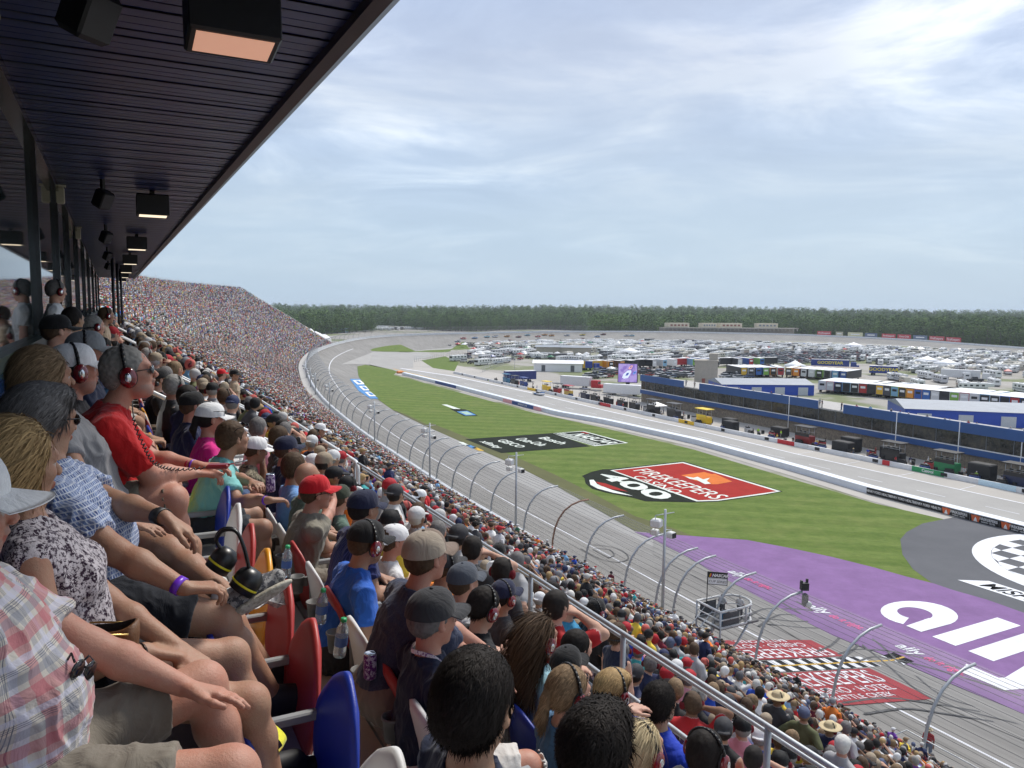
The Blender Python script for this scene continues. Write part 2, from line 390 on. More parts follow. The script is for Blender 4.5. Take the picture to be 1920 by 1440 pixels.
# grass areas
tri = [(670, 687), (672, 705), (690, 735), (735, 768), (800, 800), (880, 835), (965, 872), (1040, 910), (1110, 950), (1190, 996), (1260, 1003), (1330, 1008), (1400, 1013), (1480, 1028), (1560, 1045), (1640, 1065), (1700, 1082), (1748, 1094), (1712, 1068), (1692, 1040), (1688, 1012),
       (1700, 998), (1730, 982), (1770, 974), (1640, 944), (1480, 897), (1300, 843), (1130, 802), (1000, 774), (850, 733), (770, 711), (738, 703), (745, 697), (735, 693), (705, 687), (685, 684)]
sheet('front_grass', tri, GRASS, .03)
sheet('turn_grass', curve_px([(697, 658), (730, 648), (830, 641), (880, 641), (850, 652), (840, 660), (800, 660)], 4), GRASS, .03)
sheet('infield_grass', [(790, 676), (835, 668), (860, 680), (852, 696), (812, 690)], GRASS, .014)
sheet('infield_grass', [(1060, 690), (1180, 672), (1180, 682), (1095, 698)], GRASS, .014)
sheet('access_road', [(640, 683), (700, 660), (800, 661), (815, 668), (775, 676), (775, 690), (730, 692), (690, 683)], ASPH2, .016)
# dark strip of worn grass along the track edge
DIRT = asphalt_mat('worn_verge', (.085, .085, .035), (.12, .125, .045))
sheet('worn_verge', [(735, 768), (800, 800), (880, 835), (965, 872), (1040, 910), (1110, 950), (1190, 996), (1300, 1006), (1260, 990), (1190, 968), (1120, 930), (1040, 890), (965, 856), (880, 822), (800, 790)], DIRT, .038)
# victory circle apron and purple apron
sheet('winners_apron', [(1688, 1012), (1700, 998), (1730, 982), (1790, 970), (1860, 984), (1920, 1000), (2500, 1150), (2500, 1330), (1920, 1150), (1850, 1125), (1790, 1108), (1748, 1094), (1712, 1068), (1692, 1040)], ASPHD, .04)
sheet('purple_apron', [(1190, 998), (1225, 1012), (1290, 1045), (1345, 1078), (1400, 1108), (1480, 1150), (1560, 1192), (1640, 1222), (1700, 1247), (1800, 1290), (1920, 1340), (2600, 1640), (2600, 1390), (2100, 1205), (1920, 1150), (1850, 1125), (1790, 1108), (1748, 1094), (1700, 1082), (1640, 1065), (1560, 1045), (1480, 1028), (1400, 1013), (1330, 1008), (1260, 1003)], WP_P, .05, sub=2)
sheet('front_apron', [(1225, 1012), (1345, 1078), (1560, 1192), (1920, 1340), (2600, 1640), (2600, 1700), (1920, 1390), (1560, 1238), (1345, 1105), (1225, 1040)], ASPH, .045, sub=1)
# ------------------------------------------------------------------ painted markings, laid out in the straight's own frame (u along the track, v across)
def uvg(u, v, lift=0.0):
    p = sf(u, v); return (p[0], p[1], gz(p[0], p[1])+lift)
class Paint:
    def __init__(s, name, label, cat='painted logo', lift=.07, st=.012):
        s.st = st; s.parts = {}; s.root = empty(name, (0, 0, 0), 0, label, cat); s.lift = lift
    def mbx(s, part, mat, lv=0):
        k = (part, mat.name)
        if k not in s.parts: s.parts[k] = (MB(), mat, lv)
        return s.parts[k][0]
    def poly(s, part, mat, uvs, lv=0):
        m = s.mbx(part, mat, lv); z = s.lift+lv*s.st
        m.add([uvg(u, v, z) for u, v in uvs], [tuple(range(len(uvs)))])
    def grid(s, part, mat, uvs4, n=(6, 6), lv=0):      # quad subdivided so that it follows the banking
        m = s.mbx(part, mat, lv); z = s.lift+lv*s.st; a, b, c, d = [np.array(q, float) for q in uvs4]; V = []
        for j in range(n[1]+1):
            for i in range(n[0]+1):
                s_, t = i/n[0], j/n[1]; q = (a*(1-s_)+b*s_)*(1-t)+(d*(1-s_)+c*s_)*t; V.append(uvg(q[0], q[1], z))
        w = n[0]+1; m.add(V, [(j*w+i, j*w+i+1, (j+1)*w+i+1, (j+1)*w+i) for j in range(n[1]) for i in range(n[0])])
    def text(s, part, mat, str_, quad, lv=1, **k):      # quad uv: BL, BR, TR, TL of the text's box
        V, Fs = text_mesh(str_, 1.0, **k); x0, x1 = V[:, 0].min(), V[:, 0].max(); y0, y1 = V[:, 1].min(), V[:, 1].max()
        a, b, c, d = [np.array(q, float) for q in quad]; z = s.lift+lv*s.st; P_ = []
        for p in V:
            f = (p[0]-x0)/(x1-x0); g = (p[1]-y0)/(y1-y0); q = (a*(1-f)+b*f)*(1-g)+(d*(1-f)+c*f)*g; P_.append(uvg(q[0], q[1], z))
        s.mbx(part, mat, lv).add(P_, Fs)
    def done(s):
        for (part, _), (m, mat, lv) in s.parts.items(): 
            o = m.build(part, mat, s.root)
            for p in o.data.polygons:
                if p.normal.z < 0: p.flip()
        return s.root
def PX(*pts): return [to_uv(at_g(x, y)) for x, y in pts]
# start / finish line
p_ = Paint('start_finish_line', 'black and white chequered start line with a yellow centre stripe across the grey track', 'start line', .05)
nrow = 26
for j in range(nrow):
    v0 = 37.2+j*17.2/nrow; v1 = v0+17.2/nrow
    for i, (ua, ub) in enumerate(((37.25, 38.1), (36.3, 37.15))):
        p_.grid('chequer', WP_W if (i+j) % 2 else WP_K, [(ub if 0 else ua, v0), (ub, v0), (ub, v1), (ua, v1)], (1, 2))
p_.grid('centre_stripe', WP_Y, [(37.08, 37.2), (37.27, 37.2), (37.27, 54.4), (37.08, 54.4)], (1, 30), 1)
p_.done()
p_ = Paint('track_logo', 'faded red block with white casino lettering read upside down before the start line', 'painted logo', .05)
p_.grid('background', WP_R, [(38.3, 37), (42.0, 37), (41.5, 48.9), (38.3, 48.9)], (3, 24))
p_.text('lettering', WP_W, 'FIREKEEPERS', [(38.5, 48.2), (38.5+1.8, 48.2), (38.5+1.8, 37.9), (38.5, 37.9)][::-1] if 0 else [(40.0, 48.2), (40.0, 38.0), (38.5, 38.0), (38.5, 48.2)], 1)
p_.text('lettering', WP_W, 'CASINO · HOTEL', [(41.0, 47.2), (41.0, 39.0), (40.3, 39.0), (40.3, 47.2)], 1)
p_.text('lettering', WP_W, 'BATTLE CREEK', [(41.75, 46), (41.75, 40.5), (41.25, 40.5), (41.25, 46)], 1)
p_.done()
# the lettering is tall across the lane: letters' height runs along u
p_ = Paint('track_logo', 'faded red block with white casino lettering beyond the chequered start line', 'painted logo', .05)
p_.grid('background', WP_R, [(31.3, 37), (36.1, 37), (36.1, 48.9), (31.1, 48.9)], (3, 24))
p_.text('lettering', WP_W, 'FIREKEEPERS', [(33.9, 38.2), (33.9, 48.0), (35.9, 48.0), (35.9, 38.2)], 1)
p_.text('lettering', WP_W, 'CASINO · HOTEL', [(32.75, 39.0), (32.75, 47.4), (33.6, 47.4), (33.6, 39.0)], 1)
p_.text('lettering', WP_W, 'BATTLE CREEK', [(31.9, 40.3), (31.9, 46.2), (32.5, 46.2), (32.5, 40.3)], 1)
p_.done()
# big white wordmark on the purple apron
p_ = Paint('apron_wordmark', 'huge white wordmark painted on the purple apron', 'painted logo', .07)
def ringpts(cu, cv, ru, rv, a0, a1, n=24): return [(cu-ru*math.cos(a0+(a1-a0)*i/n), cv+rv*math.sin(a0+(a1-a0)*i/n)) for i in range(n+1)]
def band(part, mat, o, i_, lv=0):
    for k in range(len(o)-1): p_.poly(part, mat, [o[k], o[k+1], i_[k+1], i_[k]], lv)
band('letter_a', WP_W, ringpts(42.3, 63.6, 2.75, 3.7, R(-20), R(290)), ringpts(42.5, 63.3, 1.35, 1.55, R(-20), R(290)))
p_.poly('letter_a', WP_W, lv=1, uvs=[(41.0, 60.0), (39.6, 60.0), (39.55, 63.7), (41.2, 63.4)])
for ua in (38.6, 35.55): p_.poly('letter_l', WP_W, [(ua, 60), (ua-2.0, 60), (ua-2.0, 69.1), (ua, 69.1)])
p_.poly('letter_y', WP_W, [(32.8, 66.9), (30.7, 66.9), (29.9, 57.5), (31.4, 57.0)]); p_.poly('letter_y', WP_W, lv=1, uvs=[(29.0, 66.9), (26.9, 66.9), (30.4, 56.0), (32.0, 56.5)]); p_.poly('letter_y', WP_W, lv=2, uvs=[(34.2, 57.6), (31.6, 57.5), (30.4, 56.0), (33.6, 55.9)])
p_.done()
for k, (u0, u1, u2, v0) in enumerate([(61.9, 56.9, 51.6, 56.2), (49.6, 46.6, 41.6, 54.8), (38.6, 36.2, 31.3, 54.5), (26.2, 23.8, 18.9, 54.4), (16, 13.6, 8.7, 54.4)]):
    nm = ['farthest', 'second nearest', 'near', 'nearest', 'last'][k]
    if k == 0:
        q = PX((1359, 1074), (1391, 1086), (1437, 1108)); (u0, v0), (u1, _), (u2, _) = q
    if k == 1:
        q = PX((1505, 1139), (1546, 1157), (1607, 1184)); (u0, v0), (u1, _), (u2, _) = q
    if k == 2:
        q = PX((1672, 1214), (1723, 1236), (1802, 1270)); (u0, v0), (u1, _), (u2, _) = q
    where = ['behind the flag stand', 'by the fence post camera', 'by the chequered line', 'at the picture edge', ''][k]
    if k == 4: break
    p_ = Paint('apron_slogan', 'small white and pink slogan on the purple edge '+where, 'painted logo', .075)
    p_.text('wordmark', WP_W, 'ally', [(u0, v0-.1), (u1+.2, v0-.1), (u1+.2, v0+1.5), (u0, v0+1.5)], 1, bold=.02, shear=.2)
    p_.text('slogan', WP_PK, 'do it right.', [(u1-.1, v0+.05), (u2, v0+.05), (u2, v0+1.15), (u1-.1, v0+1.15)], 1, bold=.015, shear=.2)
    p_.done()
# victory circle
p_ = Paint('victory_circle', 'large white ring with a black and white chequered disc on dark asphalt', 'painted logo', .065)
cu, cv, cr = 39.3, 93.7, 14.3
ring = lambda r_, n=72: [(cu+r_*math.cos(2*PI*i/n), cv+r_*math.sin(2*PI*i/n)) for i in range(n+1)]
band('ring', WP_W, ring(cr), ring(cr-1.9))
q_ = 2.15
for i in range(-7, 7):
    for j in range(-7, 7):
        if (i+j) % 2: continue
        c4 = [(cu+(i+a)*q_, cv+(j+b)*q_) for a, b in ((0, 0), (1, 0), (1, 1), (0, 1))]
        out = [math.hypot(a-cu, b-cv) for a, b in c4]
        if max(out) < cr-1.75: p_.poly('chequer', WP_W, c4)
        elif min(out) < cr-2.0:
            c5 = []
            for a, b in c4:
                h = math.hypot(a-cu, b-cv); f = min(1, (cr-1.85)/h); c5.append((cu+(a-cu)*f, cv+(b-cv)*f))
            p_.poly('chequer', WP_W, c5)
p_.done()
p_ = Paint('web_address', 'white slanted strip with black speedway web address on dark asphalt beside the white ring', 'painted sign', .065)
p_.poly('strip', WP_W, [(46.2, 75.3), (20, 75.3), (20, 77.9), (44.6, 77.9)]); p_.text('lettering', WP_K, 'MISPEEDWAY.COM', [(44.3, 75.7), (26, 75.7), (26, 77.5), (44.3, 77.5)], 1, bold=.015, shear=.3)
p_.done()
# grass logos ---------------------------------------------------------
def poly_px(part, mat, px, lv=0): p_.poly(part, mat, PX(*px), lv)
p_ = Paint('grass_logo', 'large red and black FireKeepers 400 race logo painted on the grass'.replace('FireKeepers', 'casino'), 'painted logo', .06)
poly_px('border', GP_K, [(1091, 893), (1110, 885), (1130, 880.5), (1146, 880), (1282, 865.5), (1468, 922), (1437, 928), (1345, 941.5), (1300, 942.5), (1210, 940.5), (1187, 934), (1135, 924), (1110, 917), (1098, 907), (1096, 897)])
poly_px('panel', GP_W, [(1144, 882.5), (1281, 867), (1464, 922), (1430, 928), (1345, 940), (1306, 941)], 1)
poly_px('panel', GP_R, [(1150, 883), (1280, 869), (1456, 922), (1424, 926.5), (1345, 938), (1309, 939)], 2)
BR, BL, TL, TR = 0, 1, 2, 3
p_.text('number', GP_W, '400', PX((1113, 891), (1230, 938.5), (1273, 932.5), (1150, 888)), 3, bold=.03, shear=-.1)
p_.text('lettering', GP_W, 'FIREKEEPERS', PX((1186, 883.5), (1337, 937.5), (1369, 932), (1214, 879.5)), 3, bold=.004)
p_.text('lettering', GP_W, 'CASINO', PX((1184, 895.5), (1262, 926.5), (1284, 923.5), (1202, 892.5)), 3, bold=.002)
poly_px('swoosh', GP_W, [(1105, 901), (1113, 900.5), (1120, 909), (1147, 919.5), (1187, 931), (1150, 925), (1120, 917), (1107, 910)], 3)
poly_px('swoosh', GP_R, [(1116, 904), (1135, 907.5), (1178, 923), (1148, 918.5), (1126, 912)], 3)
poly_px('flame_emblem', GP_O, [(1277, 892), (1320, 886), (1335, 890), (1340, 889), (1373, 904), (1345, 909), (1335, 909), (1303, 902)], 3)
poly_px('flame_emblem', GP_W, [(1284, 894), (1293, 899), (1306, 901), (1322, 909), (1333, 908), (1325, 903), (1331, 897), (1318, 900), (1308, 895), (1300, 897)], 4)
p_.done()
p_ = Paint('grass_logo', 'long black sponsor block with white brand names painted on the grass', 'painted logo', .06)
poly_px('block', GP_K, [(872, 824), (1036, 812.5), (1107, 837.5), (940, 850)])
for s_, q in (('xfinity', [(893, 829), (929, 842), (946, 840.5), (913, 826.5)]), ('GEICO', [(930, 827), (972, 840), (988, 838), (946, 824)]), ('Coca-Cola', [(964, 824), (1013, 837), (1030, 834), (983, 821)]), ('Busch', [(1008, 822), (1052, 834), (1066, 831), (1024, 819)])):
    p_.text('lettering', GP_W, s_, PX(*q), 1, bold=.02, shear=.15 if s_ != 'GEICO' else 0)
p_.done()
p_ = Paint('grass_logo', 'black and white striped race series block painted on the grass beyond the sponsor block', 'painted logo', .06)
poly_px('block', GP_W, [(1033, 813), (1094, 808.5), (1178, 831), (1115, 837)]); poly_px('border', GP_K, [(1038, 813), (1093, 809.6), (1172, 831), (1113, 835.6)], 1)
for k in range(3): 
    d = k*6; poly_px('stripe', GP_W, [(1043+d*.9, 813.2-d*.05), (1045.5+d*.9, 813-d*.05), (1117+d*.9, 834.8-d*.08), (1114.5+d*.9, 835-d*.08)], 2)
p_.text('lettering', GP_W, 'NASCAR', PX((1066, 815.5), (1140, 833), (1162, 831.2), (1092, 812.5)), 2, bold=.03, shear=.2)
poly_px('colour_bar', GP_R, [(1088, 811.3), (1100, 813.8), (1106, 813.2), (1096, 810.8)], 2); p_.done()
p_ = Paint('grass_logo', 'small red, black and pale blue logo on the grass near the turn', 'painted logo', .06, .03)
poly_px('block', GP_R, [(822, 758), (836, 757.6), (876, 770), (858, 771)]); poly_px('panel', GP_W, [(828, 759), (838, 759), (868, 769), (857, 769.6)], 1)
poly_px('block', GP_K, [(843, 767), (872, 768), (882, 772), (896, 780), (870, 780.5)], 1); poly_px('panel', WP_B, [(856, 772.5), (876, 771), (893, 779), (873, 780)], 2); poly_px('panel', WP_G, [(862, 773.2), (875, 772.6), (887, 778), (874, 778.6)], 3); p_.done()
p_ = Paint('grass_logo', 'thin white, blue and gold bow tie mark on the worn verge', 'painted logo', .06)
for a, c_ in ((0, GP_W), (14, WP_B), (26, WP_Y)): poly_px('mark', c_, [(858+a, 829+a*.38), (868+a, 829.5+a*.38), (882+a, 836+a*.38), (872+a, 836+a*.38)], 0)
p_.done()
p_ = Paint('apron_logo', 'pale blue sponsor pad with three white blocks where the apron meets the grass', 'painted logo', .10, .12)
poly_px('pad', WP_B, [(656, 711), (684, 711), (719, 748), (694, 748), (672, 733)]); poly_px('pad', WP_G, [(684, 712.5), (695, 713), (740, 751), (718, 748)], 0)
for k in range(3):
    x, y = 661+k*11.5, 714+k*11.2; poly_px('block', WP_W, [(x, y), (x+14, y-.6), (x+24, y+7.5), (x+9, y+8)], 1); poly_px('figure', WP_B, [(x+6, y+1.6), (x+11, y+1.6), (x+17, y+5.4), (x+12, y+6)], 2)
p_.done()
# tyre marks
TYRE = paint_mat('tyre_rubber', (.10, .10, .10), (.2, .2, .2), .5)
mb = MB()
def skid(pts, w=.22, mb=mb):
    c = catmull([(*q, 0) for q in PX(*pts)], .6)[:, :2]
    for off in (-.75, .75):
        t = np.gradient(c, axis=0); t /= np.linalg.norm(t, axis=1)[:, None]+1e-9; n = np.stack([-t[:, 1], t[:, 0]], 1); V = []
        for a, b in zip(c+n*(off-w/2), c+n*(off+w/2)): V += [uvg(*a, .062+off*.004), uvg(*b, .062+off*.004)]
        mb.add(V, [(2*i, 2*i+1, 2*i+3, 2*i+2) for i in range(len(c)-1)])
skid([(1405, 1170), (1450, 1148), (1510, 1150), (1545, 1165), (1500, 1172), (1430, 1165)]); skid([(1480, 1130), (1540, 1165), (1590, 1190), (1580, 1215), (1550, 1230)])
skid([(1590, 1235), (1620, 1226), (1660, 1228), (1720, 1240), (1800, 1262), (1920, 1300)]); skid([(1555, 1165), (1620, 1200), (1680, 1250), (1760, 1310), (1900, 1350), (2000, 1370)])
skid([(1600, 1330), (1680, 1320), (1760, 1330), (1850, 1345)]); skid([(1100, 1030), (1140, 1050), (1165, 1045), (1150, 1030), (1110, 1025)], .14)
mb.build('tyre_marks', TYRE, kind='structure')
# ------------------------------------------------------------------ outer wall of the track
WALLP = M('white_wall_paint', (.72, .73, .74), .6, .08, .6, wear=((.42, .41, .40), .8, .6))
def curvewall(name, i0, i1, offs, zs, mat, label=None, cat=None, kind=None, step=1):
    """profile (offset, height) swept along the outer wall"""
    V = []; idx = list(range(i0, i1, step)); n = len(offs)
    for i in idx:
        for o, z in zip(offs, zs):
            p = wxy(i, o); V.append((p[0], p[1], z(i)))
    Fs = [(j*n+k, (j+1)*n+k, (j+1)*n+(k+1) % n, j*n+(k+1) % n) for j in range(len(idx)-1) for k in range(n)]
    m = MB(); m.add(V, Fs); return m.build(name, mat, label=label, cat=cat, kind=kind)
curvewall('outer_wall', 0, len(WUV), [-.35, -.35, .12, .12], [lambda i: WZT[i]-1.5, lambda i: WZT[i]+.1, lambda i: WZT[i]+.1, lambda i: WZB[i]-.1], WALLP, 'long white concrete wall round the outside of the track', 'track wall')
# catch fence: arched posts, cables and mesh
arc_u = np.concatenate([[0], np.cumsum(np.linalg.norm(np.diff(WUV, axis=0), axis=1))])
def at_arc(s):
    i = int(np.searchsorted(arc_u, s)); i = min(max(i, 1), len(WUV)-1); return i
def arch(n=9): return [(.45+.02*k/3+4.5*max(0, k/(n-1)-.35)**1.75*2.13/1.0 if 0 else 0, 0) for k in range(n)]
ARCH = [(.3, 0), (.4, 1.2), (.6, 2.2), (1.0, 3.1), (1.6, 3.85), (2.4, 4.35), (3.3, 4.62), (4.3, 4.7)]
fence = empty('catch_fence', (0, 0, 0), 0, 'tall curved steel catch fence along the top of the outer track wall', 'fence')
s_at = lambda u: arc_u[int(np.abs(WUV[:250, 0]-u).argmin())]
post_s = [s_at(u) for u in (-2, 4.2, 10.5, 16.9, 23.3, 29.7, 35.9, 38.6, 42.5, 43.9+1.6, 48.9+.6, 55.8, 62.2, 68.5)]
s = post_s[-1]; 
while len(post_s) < 86 and s < arc_u[-1]-20: s += 6.4 if s < s_at(300) else 12; post_s.append(s)
POSTM = M('fence_post_steel', (.36, .38, .40), .5, .12, 3, metal=.5)
for k, s in enumerate(post_s):
    i = at_arc(s); mb = MB(); pts = [(*wxy(i, o-.3), WZT[i]-.3+h) for o, h in ARCH]; big = s < s_at(180)
    rusty = any(abs(s-s_at(u)) < 1.5 for u in (55.8+6.4, 35.9))
    mb.tube(pts, .085 if big else .07, 8 if big else 5)
    if s < s_at(110):
        for q in range(14):
            f = q/14*6.2+.2; j = int(f); a = np.array(pts[j]); b = np.array(pts[j+1]); c_ = a+(b-a)*(f-j); mb.box(c_+np.array([.05, .1, -.03]), (.1, .16, .09), 1, rz=AZ)
    mb.build('post', [RUST if k == 12 else POSTM, BLACK], fence, label='rusty brown arched fence post' if k == 12 else None)
def cabletube(mb, off, h, r, i1=None):
    V = []; n = 3; idx = list(range(0, i1 or len(WUV), 3))
    for i in idx:
        for k in range(n):
            a = 2*PI*k/n; p = wxy(i, off+r*math.cos(a)); V.append((p[0], p[1], WZT[i]+h+r*math.sin(a)))
    mb.add(V, [(j*n+k, (j+1)*n+k, (j+1)*n+(k+1) % n, j*n+(k+1) % n) for j in range(len(idx)-1) for k in range(n)], 0, True)
mb = MB()
for q in range(17):
    f = q/17*7+.15; j = int(f); a = np.array(ARCH[j]); b = np.array(ARCH[j+1]); c_ = a+(b-a)*(f-j); cabletube(mb, c_[0]-.18, c_[1]-.3, .014, int(len(WUV)*.5))
mb.build('cables', M('cable_steel', (.10, .10, .11), .5), fence)
def meshmat():
    m, nt, b = newmat('chain_link'); L = nt.links; out = nt.nodes['Material Output']
    b.inputs['Base Color'].default_value = (.20, .20, .21, 1); b.inputs['Metallic'].default_value = .4; b.inputs['Roughness'].default_value = .5
    tr = nd(nt, 'ShaderNodeBsdfTransparent'); mx = nd(nt, 'ShaderNodeMixShader')
    uvn = nd(nt, 'ShaderNodeUVMap'); 
    ch = nd(nt, 'ShaderNodeMapping'); ch.inputs['Scale'].default_value = (14, 14, 1); ch.inputs['Rotation'].default_value = (0, 0, R(45)); L.new(uvn.outputs[0], ch.inputs[0])
    sp = nd(nt, 'ShaderNodeSeparateXYZ'); L.new(ch.outputs[0], sp.inputs[0]); fs = []
    for ax in (0, 1):
        fr = nd(nt, 'ShaderNodeMath', operation='FRACT'); L.new(sp.outputs[ax], fr.inputs[0])
        lt = nd(nt, 'ShaderNodeMath', operation='LESS_THAN', ins={1: .09}); L.new(fr.outputs[0], lt.inputs[0]); fs.append(lt.outputs[0])
    mxm = nd(nt, 'ShaderNodeMath', operation='MAXIMUM'); L.new(fs[0], mxm.inputs[0]); L.new(fs[1], mxm.inputs[1])
    L.new(mxm.outputs[0], mx.inputs[0]); L.new(tr.outputs[0], mx.inputs[1]); L.new(b.outputs[0], mx.inputs[2]); L.new(mx.outputs[0], out.inputs[0]); return m
CHAIN = meshmat()
V = []; idx = list(range(0, int(len(WUV)*.62), 2)); n = len(ARCH); uvs = []; sl = np.concatenate([[0], np.cumsum([math.dist(ARCH[k], ARCH[k+1]) for k in range(n-1)])])
for i in idx:
    for k, (o, h) in enumerate(ARCH):
        p = wxy(i, o-.22); V.append((p[0], p[1], WZT[i]-.3+h)); uvs.append((arc_u[i], sl[k]))
Fs = [(j*n+k, (j+1)*n+k, (j+1)*n+k+1, j*n+k+1) for j in range(len(idx)-1) for k in range(n-1)]
m_ = MB(); m_.add(V, Fs, 0, True); o = m_.build('wire_mesh', CHAIN, fence); ul = o.data.uv_layers.new(name='UVMap')
lv = np.zeros(len(o.data.loops), np.int32); o.data.loops.foreach_get('vertex_index', lv); ul.data.foreach_set('uv', np.array(uvs, np.float32)[lv].ravel())
# service walkway behind the wall
strip(-2.6, -.3, lambda i, o: WZT[i]-.45, 'walkway', CONC, 0, int(len(WUV)*.45), nseg=1)
# ------------------------------------------------------------------ speaker poles
pole_px = [(1253, 1168), (965, 1000), (824, 905), (717, 835), (655, 770), (615, 742), (597, 728), (586, 712)]
pole_top = [955, 848, 793, 752, 716, 698, 689, 680]
SPKW = M('speaker_white', (.62, .62, .60), .5, .1, 3)
for k, ((x, y), yt) in enumerate(zip(pole_px, pole_top)):
    i = min(range(len(WUV)//2), key=lambda j: abs(proj((*wxy(j, -.8), WZT[j]))[1]-y+6) if 1 else 0)
    b = np.array([*wxy(i, -.9), WZT[i]-.5]); zt = WZT[i]+7.6
    for _ in range(3):
        yy = proj((b[0], b[1], zt))[1]; d = proj((b[0], b[1], zt))[2]; zt += (yy-yt)*d/FPX
    r_ = empty('speaker_pole', b, AZ, ['tall grey pole with big white speakers just left of the flag stand', 'grey pole with white speakers rising over the crowd at the black grass logo', 'grey speaker pole at the left end of the black grass logo',
               'grey speaker pole in front of the pale blue apron logo', 'grey speaker pole, fourth from the far end of the fence', 'thin grey speaker pole, third from the far end', 'thin grey speaker pole, second from the far end', 'farthest thin grey speaker pole by the turn'][k], 'speaker pole', 'speaker poles along the track wall')
    H_ = zt-b[2]; mb = MB(); mb.tube([(0, 0, 0), (0, 0, H_)], [.13, .09], 10); mb.build('pole', GALV, r_)
    mb = MB(); mb.tube([(-.9, 0, H_-.35), (.9, .1, H_-.35)], .035, 6); mb.tube([(-.9, 0, H_-.35), (-.9, 0, H_-1.4)], .03, 6); mb.tube([(0, 0, H_-1.5), (.8, .2, H_-1.7)], .03, 6); mb.build('bracket', GALV, r_)
    for (cx, cy, cz, sc) in ((-.75, .1, H_-.95, 1.0), (-.55, .5, H_-1.75, .7), (.55, -.1, H_-1.95, .75)):
        s_ = MB(); s_.box((.05*sc, 0, 0), (.75*sc, .7*sc, .62*sc), 0, bev=.1*sc); s_.box((-.335*sc, 0, 0), (.02, .58*sc, .5*sc), 1)
        o = s_.build('speaker', [SPKW, BLACK], r_); o.location = (cx, cy, cz); o.rotation_euler = (0, 0, -R(60) if cx < 0 else R(100))
# ------------------------------------------------------------------ implicit-surface modelling: limbs blend into one continuous surface
_tab = rng.random((32, 32, 32)).astype(np.float32)
def vnoise(p):
    q = np.floor(p).astype(np.int64); f = (p-q).astype(np.float32); f = f*f*(3-2*f); i = q % 32; j = (q+1) % 32
    x0, y0, z0 = i.T; x1, y1, z1 = j.T; fx, fy, fz = f.T; T = _tab
    a = T[x0, y0, z0]*(1-fx)+T[x1, y0, z0]*fx; b = T[x0, y1, z0]*(1-fx)+T[x1, y1, z0]*fx
    c = T[x0, y0, z1]*(1-fx)+T[x1, y0, z1]*fx; d = T[x0, y1, z1]*(1-fx)+T[x1, y1, z1]*fx
    return (a*(1-fy)+b*fy)*(1-fz)+(c*(1-fy)+d*fy)*fz
A3 = lambda *a: np.array(a, float)
def norm(v): v = np.asarray(v, float); return v/(np.linalg.norm(v)+1e-12)
def rc(a, b, ra, rb=None, k=.02, c=0): return ('c', A3(*a), A3(*b), ra, ra if rb is None else rb, k, c)
def el(c_, r, Rm=None, k=.02, c=0): return ('e', A3(*c_), A3(*r), Rm, k, c)
def sub(p, k=.008): return ('s', p, k)
def cut(p, n, rad): return ('x', A3(*p), norm(n), rad)
def _bb(p):
    if p[0] == 'c':
        m = max(p[3], p[4]); return np.minimum(p[1], p[2])-m, np.maximum(p[1], p[2])+m
    r = p[2].max() if p[3] is not None else p[2]; return p[1]-r, p[1]+r
def _dist(p, X):
    if p[0] == 'c':
        _, a, b, ra, rb, k, c = p; ab = b-a; t = np.clip(((X-a)@ab)/(ab@ab+1e-12), 0, 1)
        return np.linalg.norm(X-a-t[..., None]*ab, axis=-1)-(ra+(rb-ra)*t)
    _, c0, r, Rm, k, c = p; q = X-c0
    if Rm is not None: q = q@Rm
    k0 = np.linalg.norm(q/r, axis=-1); k1 = np.linalg.norm(q/(r*r), axis=-1)
    return k0*(k0-1)/(k1+1e-9)
